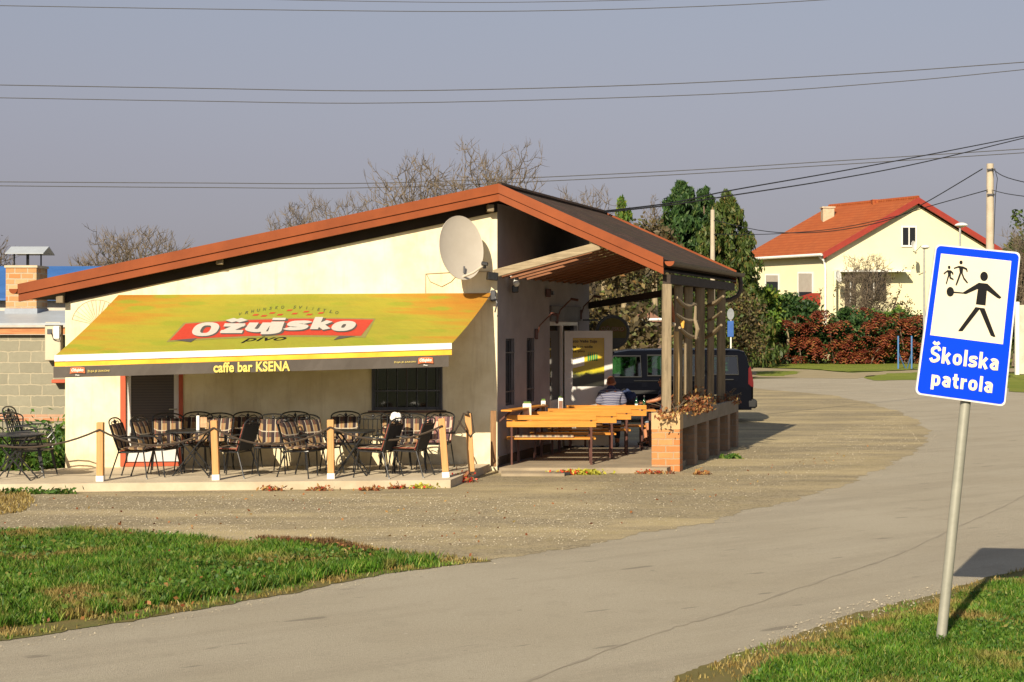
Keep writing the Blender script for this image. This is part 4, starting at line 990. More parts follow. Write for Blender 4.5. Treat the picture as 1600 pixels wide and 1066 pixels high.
chair(474,25.74,62,'foremost angled plaid chair left of the third pine post, facing right')
chair(500,26.3,44,'angled plaid chair touching the left side of the third pine post')
chair(537,27.2,0,'wall-side chair showing its black arched top right of the third pine post')
chair(580,26.85,0,'bare chair without back cushion behind the second table, under the window corner',pC)
chair(590,25.72,-112,'dark-backed chair in profile facing left at the right end of the second table')
chair(640,25.86,-108,'dark-backed chair facing left, nearest to the fourth pine post')
chair(641,26.55,0,'plaid chair facing the road under the barred window')
chair(618,27.28,4,'chair at the wall under the middle of the barred window, mostly hidden')
chair(681,27.15,-10,'pinkish plaid chair behind the leaning fourth pine post',pB)
chair(10,26.75,14,'bare black chair farthest back at the left frame edge',pC)
for i,l in enumerate(('bottom one of the stack of bare black chairs beside the block wall','middle one of the stack of bare black chairs beside the block wall','top one of the stack of bare black chairs beside the block wall')):
    chair(52,25.85,84,l,pC,z=.13+.085*i,dx=-.03*i)
def table(px,Y,w,d,label,kind='oval'):
    X=(px-800)/F*Y; r=empty('garden_table',(X,Y,.13),label,'table','black folding tables on the terrace')
    m=MB(); n=28; pts=[(X+w/2*math.copysign(abs(math.cos(2*PI*i/n))**.6,math.cos(2*PI*i/n)),Y+d/2*math.copysign(abs(math.sin(2*PI*i/n))**.6,math.sin(2*PI*i/n)),.13+.70) for i in range(n)]
    m.prism(pts,(0,0,.025)); m.build('tabletop',BLACKM,r)
    for s in(-1,1):
        for e in (-1,1):
            m=MB(); m.tube([(X+s*w*.30,Y+e*d*.32,.13+.69),(X-s*w*.34,Y+e*d*.32,.13)],.013,6); m.build('leg',BLACKM,r)
    m=MB()
    for s in(-1,1): m.tube([(X+s*w*.30,Y-d*.32,.13+.66),(X+s*w*.30,Y+d*.32,.13+.66)],.01,6); m.tube([(X+s*w*.3,Y-d*.32,.16),(X+s*w*.3,Y+d*.32,.16)],.01,6)
    m.build('stretcher',STEEL,r); return r
table(302,26.05,.86,.7,'black folding table between the first and second pine posts'); table(550,26.05,.76,.7,'black folding table just right of the third pine post'); table(22,25.25,.95,.6,'black folding table at the far left frame edge')
# small things on the tables
X=(312-800)/F*25.98; r=empty('menu_holder',(X,26,.857),'small white card holder standing on the left terrace table','menu holder'); m=MB(); m.box((X-.03,26,.857+.12),(.05,.05,.24),bev=.005); m.build('stand',P_WHITE,r); m=MB(); m.box((X+.06,26,.857+.13),(.11,.02,.17),bev=.004); m.build('card',pm('tan_card',(.6,.4,.2),(.3,.15,.08),12),r)
q=P(617,652,26.3); m=MB(); m.tube([(q.x,q.y,.13),(q.x+.01,q.y,1.02)],.018,6); r=empty('umbrella_pole',(q.x,q.y,.13),'thin dark pole topped by a crumpled pale cloth, before the barred window','pole'); m.build('pole',BLACKM,r); m=MB(); m.sphere((q.x,q.y,1.08),(.07,.06,.06),8,6); m.sphere((q.x+.06,q.y,1.05),(.05,.05,.08),8,6); m.sphere((q.x-.03,q.y-.02,1.04),(.05,.04,.05),8,6); m.build('cloth',P_WHITE,r)
# rope posts
PG='pine rope posts along the terrace edge'
def rpost(px,pyb,pxt,pyt,label,mat=POSTWOOD,shoe=True,z=.13,wd=.105):
    b=G(px,pyb,z); t=P(pxt,pyt,b.y); r=empty('rope_post',tuple(b),label,'post',PG); m=MB(); d=(t-b).normalized()
    a=b+d*(.09 if shoe else .0); m.beam(a,t,wd,wd,up=(0,1,0),bev=.006); m.build('shaft',mat,r)
    if shoe: m=MB(); m.beam(b,b+d*.088,wd+.012,wd+.012,up=(0,1,0)); m.build('metal_shoe',WHITEM,r)
    return b,t
r1=rpost(157,752,157,660,'upright pine rope post at the left end of the plaid chairs'); r2=rpost(338,750,334.5,657,'second pine rope post, leaning slightly left'); r3=rpost(517.5,748,516.5,656,'third pine rope post, upright, left of the second table')
r4=rpost(697,746,690,654,'leaning pine rope post at the front right corner of the terrace'); r5=rpost(737,737,731,646,'pine rope post with coiled rope, right behind the corner post',shoe=False); r6=rpost(771,729,771,642,'old dark brown rope post standing at the cafe wall corner',OLDPOST,False,wd=.1)
rb=G(-75,757,.13); 
RG='dark ropes strung between the terrace posts'
def rope(a,b,sag,label,pts=None):
    m=MB(); p=pts or [a.lerp(b,t/14)-V(0,0,sag*4*(t/14)*(1-t/14)) for t in range(15)]; m.tube(p,.017,6); tag(m.build('rope',ROPE,smooth=True),label,'rope',RG)
rh=lambda q:q[1].lerp(q[0],.12)+V(0,-.06,0)
rope(Vector((-8.8,25.0,.92)),rh(r1),.27,'dark rope sagging from the left frame edge to the first pine post')
rope(rh(r1),rh(r2),.26,'dark rope sagging before the first table, between first and second posts'); rope(rh(r2),rh(r3),.27,'dark rope sagging between the second and third posts'); rope(rh(r3),rh(r4),.22,'dark rope sagging between the third and the corner posts')
a=rh(r4); b=rh(r5); tp=r5[1]
rope(a,b,.2,'thick dark rope looped and knotted round the pine post with coiled rope',[a,a+V(.05,.1,-.12),a.lerp(b,.45)+V(0,0,-.16),a.lerp(b,.7)+V(0,0,.02),b+V(-.1,-.02,.05),b+V(-.08,-.03,.12),b+V(.0,-.05,.10),tp+V(.0,-.02,.03),tp+V(.05,-.02,.0),tp+V(.07,-.03,-.15),tp+V(.10,-.05,-.32),tp+V(.04,-.07,-.38),tp+V(-.02,-.07,-.30),tp+V(-.1,-.05,-.2),tp+V(-.15,-.03,-.12)])
# ================================================================ porch benches and tables
def bench_proto():
    r=empty('garden_bench',(0,0,0)); W=1.58
    def board(name,y,z,d,h): m=MB(); m.box((0,y,z),(W,d,h),bev=.004); return m.build(name,BENCHWOOD,r)
    for z,h,y in ((.835,.085,-.045),(.715,.10,-.03)): board('back_plank',y-.0,z,.032,h)
    for y in (.10,.22,.34): board('seat_plank',y,.455,.11,.032)
    for s in(-1,1):
        m=MB(); x=s*W*.445; m.beam((x,-.005,0),(x,-.02,.87),.05,.035,up=(1,0,0)); m.build('leg',RUSTM,r)
        m=MB(); m.beam((x,.36,0),(x,.36,.43),.05,.035,up=(1,0,0)); m.build('leg',RUSTM,r)
        m=MB(); m.beam((x,.02,.42),(x,.34,.42),.035,.035); m.beam((x,.02,.1),(x,.34,.1),.03,.03); m.build('side_rail',RUSTM,r)
    return r
def wtable_proto():
    r=empty('porch_table',(0,0,0)); W=1.55
    for y in(-.17,0,.17): m=MB(); m.box((0,y,.735),(W,.16,.03),bev=.004); m.build('table_plank',BENCHWOOD,r)
    for s in(-1,1):
        for e in(-1,1): m=MB(); m.beam((s*W*.42,e*.19,0),(s*W*.42,e*.17,.715),.045,.045,up=(1,0,0)); m.build('leg',RUSTM,r)
        m=MB(); m.beam((s*W*.42,-.16,.69),(s*W*.42,.16,.69),.035,.035); m.build('side_rail',RUSTM,r)
    return r
bp=bench_proto(); tp_=wtable_proto()
BLs=['nearest varnished bench with a plaid seat pad, backrest towards the road','second varnished bench from the road','third varnished bench from the road','farthest varnished bench, with the striped-shirt man sitting on it']
TLs=['slatted table behind the nearest bench','slatted table behind the second bench','slatted table behind the third bench','slatted table with bottles in front of the seated man']
for i,(px,Y) in enumerate(((861.5,28.25),(896,29.4),(921,30.45),(947.5,31.65))):
    o=bp if i==0 else copy_tree(bp); o.location=((px-800)/F*Y,Y,.1); o.rotation_euler=(0,0,rad((0,.6,-.4,.5)[i])); tag(o,BLs[i],'bench','varnished plank benches under the porch')
for i,(px,Y) in enumerate(((866,28.93),(900,30.02),(926,31.12),(964,32.42))):
    o=tp_ if i==0 else copy_tree(tp_); o.location=((px-800)/F*Y,Y,.1); tag(o,TLs[i],'table','slatted tables between the porch benches')
X=(861-800)/F*28.4-.12; m=MB(); m.box((X,28.46,.1+.49),(1.05,.30,.035),bev=.012); tag(m.build('seat_pad',m_plaid('pad_plaid',(.34,.25,.15),(.07,.05,.045),(.35,.1,.07))),'long plaid pad lying on the seat of the nearest bench','seat pad')
def holder(px,Y,w,h,lab,cmat):
    X=(px-800)/F*Y; z=.852; r=empty('menu_holder',(X,Y,z),lab,'menu holder','holders on the porch tables'); m=MB(); m.box((X,Y,z+.012),(w+.03,.09,.024),bev=.004); m.build('foot',P_WHITE,r)
    m=MB(); m.box((X,Y,z+.025+h/2),(w,.05,h),bev=.006); m.build('holder_frame',P_WHITE,r); m=MB(); m.box((X,Y-.028,z+.02+h*.45),(w*.8,.006,h*.72)); m.build('card',cmat,r)
    m=MB(); m.box((X,Y+.002,z+.03+h+.015),(w*.8,.03,.03)); m.build('top_strip',flat('leaf_green_print',(.12,.2,.05)),r)
holder(823.5,28.9,.155,.27,'white menu holder with orange card on the nearest table',pm('orange_card',(.65,.30,.14),(.75,.6,.45),14)); holder(849,29.95,.085,.27,'slim menu holder with pale top on the second table',pm('dull_card',(.3,.2,.12),(.12,.09,.06),14)); holder(876,31.1,.09,.27,'menu holder with bluish white top on the third table',pm('brown_card',(.3,.14,.08),(.1,.06,.05),14))
def bottle(px,Y,lab,cap):
    X=(px-800)/F*Y; z=.852; r=empty('bottle',(X,Y,z),lab,'bottle','green bottles on the farthest table'); m=MB(); m.lathe([(.001,0),(.03,0),(.032,.02),(.032,.15),(.026,.18),(.013,.215),(.012,.25),(.001,.25)],(X,Y,z),14); m.build('glass_body',N('green_glass').out((.01,.06,.025),.1,spec=.7),r,smooth=True)
    m=MB(); m.lathe([(.001,.2505),(.015,.2505),(.015,.285),(.001,.285)] if cap else [(.001,.2505),(.014,.2505),(.014,.262),(.001,.262)],(X,Y,z),12); m.build('cap',P_WHITE,r)
    m=MB(); m.lathe([(.0325,.05),(.0328,.05),(.0328,.12),(.0325,.12)],(X,Y,z),14); m.build('paper_label',P_WHITE if not cap else P_BLACKISH,r)
bottle(994.5,32.32,'left green bottle with thin neck on the farthest table',False); bottle(1006.5,32.4,'right green bottle with tall white top on the farthest table',True)
X=(1000.5-800)/F*32.2; r=empty('glass',(X,32.2,.852),'small drinking glass between the two bottles','glass'); m=MB(); m.lathe([(.03,0),(.035,.1),(.033,.1),(.028,.004),(.001,.004)],(X,32.2,.852),14); m.build('tumbler',N('clear_glass').out((.3,.3,.3),.08,spec=.8),r,smooth=True); m=MB(); m.lathe([(.001,.006),(.027,.006),(.03,.06),(.001,.06)],(X,32.2,.852),12); m.build('drink',flat('amber_drink',(.25,.05,.02)),r)
# round beer sign behind the door
c=P(957,519,33.3); rs=empty('round_sign',(c.x,c.y+.1,c.z-.38),'round dark beer sign hanging behind the open side door','sign')
My=Matrix.Rotation(PI/2,4,'X')
m=MB(); m.lathe([(.001,-.07),(.345,-.07),(.355,-.05),(.355,.05),(.345,.07),(.30,.07),(.30,.055),(.001,.055)],c,40,My); m.build('housing',BLACKM,rs,smooth=False)
m=MB(); m.lathe([(.001,.056),(.292,.056),(.292,.064),(.001,.064)],c,40,My); fc=m.build('sign_face',flat('olive_sign_face',(.16,.14,.045)),rs)
ysn=c.y-.066; fs_=lambda x,y: Vector(((x-800)/F*ysn,ysn,HC-(y-HY)/F*ysn))
m=MB(); fit_text(m,'OŽUJSKO',(938.5,508,976,519.5),fs_,bold=.03,shear=.2,skew=-.03); m.build('sign_lettering',flat('sign_dull_red',(.22,.05,.035)),fc)
fs2=lambda x,y: fs_(x,y)+V(0,-.004,0)
m=MB(); fit_text(m,'OŽUJSKO',(939.5,509,975,518),fs2,bold=-.005,shear=.2,skew=-.03); m.build('sign_lettering_fill',flat('sign_dull_white',(.34,.30,.25)),fc)
m=MB(); lo=[fs_(957+22*math.cos(rad(a)),519+22*math.sin(rad(a))) for a in range(25,156,10)]; m.poly(lo); m.build('lower_band',BLACKM,fc)
m=MB(); m.beam(c+V(-.3,0,.25),c+V(-.62,.0,.25),.04,.04); m.build('bracket',BLACKM,rs)
# ================================================================ people
def skinned(verts,edges,radii):
    me=bpy.data.meshes.new('sk'); me.from_pydata([tuple(v) for v in verts],edges,[]); o=bpy.data.objects.new('sk',me); col.objects.link(o)
    o.modifiers.new('s','SKIN'); 
    for d,r in zip(me.skin_vertices[0].data,radii): d.radius=(r,r) if isinstance(r,(int,float)) else r
    me.skin_vertices[0].data[0].use_root=True
    sb=o.modifiers.new('u','SUBSURF'); sb.levels=2; sb.render_levels=2
    dg=bpy.context.evaluated_depsgraph_get(); e=o.evaluated_get(dg); mm=e.to_mesh(); v=[tuple(q.co) for q in mm.vertices]; f=[tuple(p.vertices) for p in mm.polygons]; e.to_mesh_clear(); bpy.data.objects.remove(o); return v,f
def remeshed(name,mb,mat,parent,vox=.0075):
    o=mb.build(name,mat,parent,local=True); md=o.modifiers.new('r','REMESH'); md.mode='VOXEL'; md.voxel_size=vox; s=o.modifiers.new('s','SMOOTH'); s.iterations=3; s.factor=.5
    dg=bpy.context.evaluated_depsgraph_get(); me=bpy.data.meshes.new_from_object(o.evaluated_get(dg)); o.modifiers.clear(); o.data=me
    import bmesh
    bm=bmesh.new(); bm.from_mesh(me); seen=set(); best=[]
    for v0 in bm.verts:
        if v0 in seen: continue
        st=[v0]; seen.add(v0); isl=[]
        while st:
            x=st.pop(); isl.append(x)
            for e_ in x.link_edges:
                y=e_.other_vert(x)
                if y not in seen: seen.add(y); st.append(y)
        if len(isl)>len(best): best=isl
    bs=set(best); bmesh.ops.delete(bm,geom=[x for x in bm.verts if x not in bs],context='VERTS'); bm.to_mesh(me); bm.free()
    me.polygons.foreach_set('use_smooth',[True]*len(me.polygons))
    if not me.materials: me.materials.append(mat)
    return o
SKIN=pm('sunburnt_skin',(.50,.22,.11),(.42,.17,.08),4,.55,bump=.05)
def m_stripes():
    k=N('navy_striped_cotton'); x,y,z=k.xyz(); n=k.noise(4,3); f=k.math('FRACT',k.math('ADD',k.math('MULTIPLY',z,31),k.math('MULTIPLY',n,1.1))); c=k.ramp(f,[(0,(.04,.045,.10)),(.5,(.05,.055,.12)),(.58,(.27,.27,.32)),(.92,(.27,.27,.32)),(1,(.04,.045,.10))]); return k.out(c,.85,spec=.2)
NAVY=pm('navy_cotton',(.03,.05,.13),(.02,.03,.08),6,.85); JEAN=pm('dark_denim',(.03,.035,.06),(.02,.022,.04),8,.85); HAIR1=pm('short_reddish_hair',(.22,.07,.03),(.14,.045,.02),40,.7,bump=.6); HAIR2=pm('dark_hair',(.03,.02,.015),(.05,.03,.02),40,.7,bump=.6)
def hand(mb,w,d,side):
    """w wrist, d direction (unit) of the fingers; curled fingers"""
    d=Vector(d).normalized(); up=Vector((0,0,1)); s=d.cross(up).normalized()*side; n=s.cross(d)*side
    c=w+d*.045; mb.tube([w-d*.01,w+d*.03,w+d*.07,w+d*.088],[.026,.036,.040,.030],8)
    for i,(o,L) in enumerate(((-.030,.068),(-.010,.078),(.010,.073),(.030,.058))):
        b=w+d*.075+s*o; mb.tube([b,b+d*L*.45-up*.006,b+d*L*.8-up*.028,b+d*L*.85-up*.05],[.010,.0095,.0085,.007],6)
    b=w+d*.02-s*.032; mb.tube([b,b-s*.028+d*.03,b-s*.025+d*.06-up*.01],[.013,.011,.008],6)
def head(mb,c,fwd):
    f=Vector(fwd).normalized(); r=f.cross(V(0,0,1)).normalized()
    mb.sphere(c+V(0,0,.02),(.078,.095,.11) if abs(f.y)>abs(f.x) else (.095,.078,.11),16,12); mb.sphere(c+f*.035-V(0,0,.06),(.055,.055,.065),12,8)
    mb.tube([c+f*.085+V(0,0,.02),c+f*.112-V(0,0,.012),c+f*.09-V(0,0,.03)],[.010,.015,.010],6)
    for s in(-1,1): mb.sphere(c+r*s*.08-f*.005,(.02,.025,.035),8,6)
def face(parent,c,fwd):
    f=Vector(fwd).normalized(); r=f.cross(V(0,0,1)).normalized()
    for s in(-1,1):
        m=MB(); m.sphere(c+f*.088+r*s*.032+V(0,0,.022),.011,8,6); m.build('eye',flat('eye_dark',(.05,.04,.035),.2),parent,local=True)
    m=MB(); q=c+f*.091-V(0,0,.065); m.tube([q-r*.022,q+f*.004,q+r*.022],.006,6); m.build('mouth',flat('lip',(.35,.10,.08)),parent,local=True)
# man in the striped polo: sits on the farthest bench, back to the camera (+Y forward)
px,Yb=955,31.93; root=empty('person',((px-800)/F*Yb,Yb,.1),'man in a navy striped polo shirt, seated with his back to the road','person')
S=[V(0,0,.58),V(0,.02,.78),V(0,.06,.96),V(0,.10,1.10),V(0,.13,1.18),                # 0-4 pelvis..neck
   V(-.19,.09,1.06),V(-.25,.12,.82),V(-.19,.36,.80),                                 # 5-7 left arm
   V(.19,.09,1.06),V(.28,.10,.80),V(.22,.34,.79),                                   # 8-10 right arm
   V(-.10,.02,.55),V(-.14,.44,.53),V(-.15,.46,.10),V(-.15,.60,.04), V(.10,.02,.55),V(.14,.44,.53),V(.15,.42,.10),V(.15,.56,.04)]
E=[(0,1),(1,2),(2,3),(3,4),(3,5),(5,6),(6,7),(3,8),(8,9),(9,10),(0,11),(11,12),(12,13),(13,14),(0,15),(15,16),(16,17),(17,18)]
Rr=[(.17,.14),(.17,.13),(.19,.13),(.11,.09),.06,.075,.05,.032,.075,.05,.032,.10,.07,.05,.04,.10,.07,.05,.04]
mb=MB(); v,f=skinned(S,E,Rr); mb.add(v,f); hc=V(.01,.155,1.30); mb.tube([V(0,.12,1.12),V(0,.14,1.2),hc],[.06,.058,.055],10); head(mb,hc,(0.2,1,-.1)); hand(mb,S[7],(.25,.9,-.1),-1); hand(mb,S[10],(-.2,.9,-.1),1)
body=remeshed('body',mb,SKIN,root); face(root,hc,(0.2,1,0))
S2=[V(0,0,.52),V(0,.02,.72),V(0,.06,.965),V(0,.10,1.105),V(-.18,.09,1.065),V(-.25,.115,.86),V(.18,.09,1.065),V(.272,.10,.86)]
mb=MB(); v,f=skinned(S2,[(0,1),(1,2),(2,3),(3,4),(4,5),(3,6),(6,7)],[(.19,.155),(.195,.15),(.225,.165),(.155,.135),.105,.088,.105,.088]); mb.add(v,f)
for q_ in(-1,1): mb.tube([V(q_*.20,.09,1.085),V(q_*.10,.10,1.125),V(0,.11,1.145)],[.07,.075,.085],10)
mb.tube([V(0,.09,1.05),V(0,.11,1.12),V(0,.12,1.165)],[.14,.115,.095],12)
remeshed('polo_shirt',mb,m_stripes(),root)
mb=MB(); mb.tube([V(0,.095,1.15),V(0,.115,1.19),V(0,.13,1.215)],[.115,.088,.078],14,cap=False); mb.build('collar',NAVY,root,smooth=True,local=True)
mb=MB(); v,f=skinned([V(0,0,.56),V(-.10,.02,.55),V(-.14,.44,.53),V(-.15,.46,.14),V(.10,.02,.55),V(.14,.44,.53),V(.15,.42,.14)],[(0,1),(1,2),(2,3),(0,4),(4,5),(5,6)],[(.18,.14),.115,.085,.065,.115,.085,.065]); mb.add(v,f); remeshed('trousers',mb,JEAN,root)
mb=MB(); mb.sphere(hc+V(-.005,-.012,.045),(.084,.100,.095),18,12); mb.build('hair',HAIR1,root,smooth=True,local=True)
for s,yy in((-1,.46),(1,.42)):
    mb=MB(); mb.tube([V(s*.15,yy-.06,.045),V(s*.15,yy+.06,.05),V(s*.15,yy+.18,.035)],[.045,.05,.035],8); mb.build('shoe',BLACKM,root,smooth=True,local=True)
# second man: at the right end of the farthest table, hidden by the post, arm stretched over the table
root=empty('person',((1043-800)/F*32.75,32.75,.1),'man in navy hidden behind the front porch post, arm reaching towards the bottles','person')
def turn(mb): mb.v=[(-y,x,z) for x,y,z in mb.v]; return mb      # modelled facing +Y, turned to face left
S=[V(0,0,.58),V(0,.01,.78),V(0,.04,.96),V(0,.06,1.10),V(0,.07,1.18),
   V(-.19,.06,1.06),V(-.25,.24,.94),V(-.22,.52,.89), V(.19,.06,1.06),V(.26,.12,.80),V(.20,.34,.79),
   V(-.10,.02,.55),V(-.14,.44,.53),V(-.15,.34,.10),V(-.15,.48,.05),V(.10,.02,.55),V(.14,.44,.53),V(.15,.42,.10),V(.15,.56,.04)]
mb=MB(); v,f=skinned(S,E,Rr); mb.add(v,f); hc=V(0,.08,1.30); mb.tube([V(0,.06,1.12),V(0,.07,1.2),hc],[.06,.058,.055],10); head(mb,hc,(0,1,0)); hand(mb,S[7],(.05,1,-.1),-1); hand(mb,S[10],(-.2,.9,-.1),1)
remeshed('body',turn(mb),SKIN,root); hw=V(-hc.y,hc.x,hc.z); face(root,hw,(-1,0,0))
mb=MB(); v,f=skinned([V(0,0,.52),V(0,.01,.72),V(0,.04,.965),V(0,.06,1.105),V(-.18,.06,1.065),V(-.225,.17,.98),V(.18,.06,1.065),V(.25,.11,.86)],[(0,1),(1,2),(2,3),(3,4),(4,5),(3,6),(6,7)],[(.19,.155),(.195,.15),(.225,.165),(.155,.135),.105,.088,.105,.088]); mb.add(v,f)
for q_ in(-1,1): mb.tube([V(q_*.20,.06,1.085),V(q_*.10,.06,1.125),V(0,.065,1.145)],[.07,.075,.085],10)
remeshed('shirt',turn(mb),NAVY,root)
mb=MB(); v,f=skinned([V(0,0,.56),V(-.10,.02,.55),V(-.14,.44,.53),V(-.145,.43,.44),V(.10,.02,.55),V(.14,.44,.53),V(.145,.44,.44)],[(0,1),(1,2),(2,3),(0,4),(4,5),(5,6)],[(.18,.14),.115,.09,.08,.115,.09,.08]); mb.add(v,f); remeshed('shorts',turn(mb),pm('pale_denim',(.25,.30,.36),(.18,.22,.28),9,.85),root)
mb=MB(); mb.sphere(hw+V(.012,0,.045),(.100,.084,.095),18,12); mb.build('hair',HAIR2,root,smooth=True,local=True)
for q_ in((-.15,.34),(.15,.42)):
    mb=MB(); mb.tube([V(q_[0],q_[1]-.07,.03),V(q_[0],q_[1]+.06,.03),V(q_[0],q_[1]+.18,.022)],[.038,.045,.03],8); turn(mb).build('sandal',RUBBER,root,smooth=True,local=True)
# navy jacket heaped over a backpack on the far bench end
q=P(974,622,32.9); mb=MB(); mb.sphere(V(0,0,.17),(.20,.16,.19),14,10); mb.tube([V(-.10,-.05,.30),V(.05,-.06,.34),V(.20,-.06,.20),V(.26,-.04,.02)],[.05,.08,.09,.06],10); mb.tube([V(-.05,-.12,.10),V(.10,-.14,.22),V(.22,-.10,.30)],[.07,.09,.06],10)
root=empty('backpack',(q.x,32.75,.855),'dark blue bag or bundled jacket heaped on the table beyond the striped-shirt man','bag'); remeshed('bag_body',mb,NAVY,root,.015); mb=MB(); mb.tube([V(-.12,-.10,.33),V(0,-.12,.40),V(.12,-.10,.33)],.012,6); mb.build('strap',BLACKM,root,smooth=True,local=True)
# ================================================================ van (side view, rear to the right)
Yv=41.6; XR=(1177-800)/F*Yv; Lv=5.0; Wv=1.95
vr=empty('van',(XR-Lv/2,Yv+Wv/2,0),'black delivery van parked behind the porch, rear end to the right','van')
VP=N('black_van_paint'); VP.b.inputs['Coat Weight'].default_value=.06; VP.b.inputs['Coat Roughness'].default_value=.05; VPm=VP.out((.003,.0035,.006),.25,spec=.06)
VG=N('green_tinted_glass'); tr=VG.n('ShaderNodeBsdfTransparent'); tr.inputs[0].default_value=(.25,.55,.38,1); gl=VG.n('ShaderNodeBsdfGlossy'); gl.inputs['Roughness'].default_value=.03; mxx=VG.n('ShaderNodeMixShader'); mxx.inputs[0].default_value=.12
VG.l(tr.outputs[0],mxx.inputs[1]); VG.l(gl.outputs[0],mxx.inputs[2]); VG.l(mxx.outputs[0],VG.t.nodes['Material Output'].inputs[0]); VGm=VG.m
# profile in (x from rear going left = distance d, z)
prof=[(0.02,.42),(0.0,.60),(0.0,1.0),(.05,1.30),(.14,1.72),(.22,1.86),(.36,1.905),(1.5,1.925),(3.2,1.90),(3.6,1.84),(4.25,1.32),(4.35,1.22),(4.85,1.06),(4.97,.92),(5.0,.62),(4.96,.42)]
def vy(z,side): # tumblehome
    ins=max(0,(z-1.05))*.11; return (Yv+.02+ins) if side<0 else (Yv+Wv-.02-ins)
win_d=[(.38,1.12,1.28,1.72),(1.25,2.75,1.25,1.74),(2.90,3.95,1.22,1.72)]
m=MB()
# side skins as columns between profile stations, with window openings
def ztop(d):
    for (a,b),(c,e) in zip(prof[3:-1],prof[4:]):
        if a<=d<=c: return b+(e-b)*(d-a)/(c-a+1e-9)
    return 1.3
def zbot(d):
    for cx in (.95,4.05):
        if abs(d-cx)<.40: return .34+math.sqrt(max(0,.40**2-(d-cx)**2))*1.0
    return .34
def topx(d): return ztop(d)
ds=sorted(set([round(x,3) for x in list(np.linspace(0.04,4.95,66))+[.38,1.12,1.25,2.75,2.9,3.95]]))
for side in(-1,1):
    for a,b in zip(ds,ds[1:]):
        mid=(a+b)/2; wn_=None
        for wd in win_d:
            if wd[0]-1e-3<=a and b<=wd[1]+1e-3: wn_=wd
        def zt_(d): return min(ztop(d)-.06,1.86)
        def colq(z0a,z1a,z0b,z1b):
            n=5
            for i in range(n):
                q=[]
                for (d,z0,z1,t) in ((a,z0a,z1a,i/n),(b,z0b,z1b,i/n),(b,z0b,z1b,(i+1)/n),(a,z0a,z1a,(i+1)/n)):
                    z=z0+(z1-z0)*t; q.append((XR-d,vy(z,side),z))
                m.add(q,[(0,1,2,3) if side>0 else (3,2,1,0)])
        if wn_:
            zta,ztb=min(wn_[3],zt_(a)-.05),min(wn_[3],zt_(b)-.05)
            colq(zbot(a),wn_[2],zbot(b),wn_[2]); colq(zta,zt_(a),ztb,zt_(b))
        else: colq(zbot(a),zt_(a),zbot(b),zt_(b))
# top / front / rear skin following the profile across the width, rounded at the roof edge
pr=[(d,z) for d,z in prof]
for (a,za),(b,zb_) in zip(pr,pr[1:]):
    def row(d,z):
        y0=vy(min(z,1.86)-.06 if z>1.3 else z,-1); y1=vy(min(z,1.86)-.06 if z>1.3 else z,1); zz=z
        lo=min(ztop(d)-.06,1.86) if z>1.25 and .03<d<4.96 else z
        return [(XR-d,y0,lo),(XR-d,y0+.05,zz-.012 if lo!=z else z),(XR-d,y0+.16,zz),(XR-d,(y0+y1)/2,zz+(.02 if z>1.5 else 0)),(XR-d,y1-.16,zz),(XR-d,y1-.05,zz-.012 if lo!=z else z),(XR-d,y1,lo)]
    A_=row(a,za); B_=row(b,zb_)
    isw= (a>=3.6 and b<=4.25) or (a>=.04 and b<=.15)
    for i in range(6):
        if isw and 1<=i<=4: continue
        m.add([A_[i],A_[i+1],B_[i+1],B_[i]],[(3,2,1,0)])
m.add([(XR-.1,Yv+.1,.36),(XR-4.9,Yv+.1,.36),(XR-4.9,Yv+Wv-.1,.36),(XR-.1,Yv+Wv-.1,.36)],[(0,1,2,3)])
vb=m.build('body',VPm,vr,smooth=True)
def vwin(d0,d1,z0,z1,side,name='side_window'):
    m=MB(); o=.012*(-1 if side<0 else 1)
    q=[(XR-d0,vy(z0,side)+o,z0-.02),(XR-d1,vy(z0,side)+o,z0-.02),(XR-(d1 if d1<3.5 else 3.62),vy(z1,side)+o,z1+.02),(XR-d0-.03,vy(z1,side)+o,z1+.02)]
    m.add(q,[(0,1,2,3)]); w_=m.build(name,VGm,vr)
    m=MB(); pts=[Vector(p)+V(0,o*.6,0) for p in q]; m.tube(pts,.022,6,closed=True); m.build('rubber_seal',RUBBER,w_)
for s in(-1,1):
    for wd in win_d: vwin(*wd,s)
m=MB(); m.add([(XR-3.62,vy(1.8,-1)+.14,1.83),(XR-3.62,vy(1.8,1)-.14,1.83),(XR-4.24,vy(1.3,1)-.14,1.33),(XR-4.24,vy(1.3,-1)+.14,1.33)],[(0,1,2,3)]); m.build('windscreen',VGm,vr)
m=MB(); m.add([(XR-.055,vy(1.3,-1)+.12,1.30),(XR-.055,vy(1.3,1)-.12,1.30),(XR-.138,vy(1.7,1)-.14,1.72),(XR-.138,vy(1.7,-1)+.14,1.72)],[(0,1,2,3)]); m.build('rear_window',VGm,vr)
m=MB(); m.prism([(XR-.05,Yv+.015,.95),(XR+.006,Yv+.015,.93),(XR+.010,Yv+.015,1.05),(XR-.065,Yv+.03,1.48),(XR-.12,Yv+.03,1.42),(XR-.13,Yv+.01,1.02)],(0,.16,0)); m.build('tail_light',pm('red_lens',(.11,.006,.005),(.08,.005,.005),9,.2,bump=0),vr)
m=MB(); m.prism([(XR-.03,Yv+Wv-.16,1.02),(XR+.012,Yv+Wv-.16,.95),(XR+.03,Yv+Wv-.16,1.12),(XR-.03,Yv+Wv-.17,1.50),(XR-.14,Yv+Wv-.17,1.40),(XR-.16,Yv+Wv-.16,1.05)],(0,.16,0)); m.build('tail_light',_M['red_lens'],vr)
m=MB(); m.box((XR-.02,Yv+Wv/2,.50),(.26,Wv-.02,.24),bev=.05); m.build('bumper',RUBBER,vr,smooth=True)
m=MB(); m.box((XR-4.93,Yv+Wv/2,.52),(.2,Wv-.02,.32),bev=.05); m.build('bumper',RUBBER,vr)
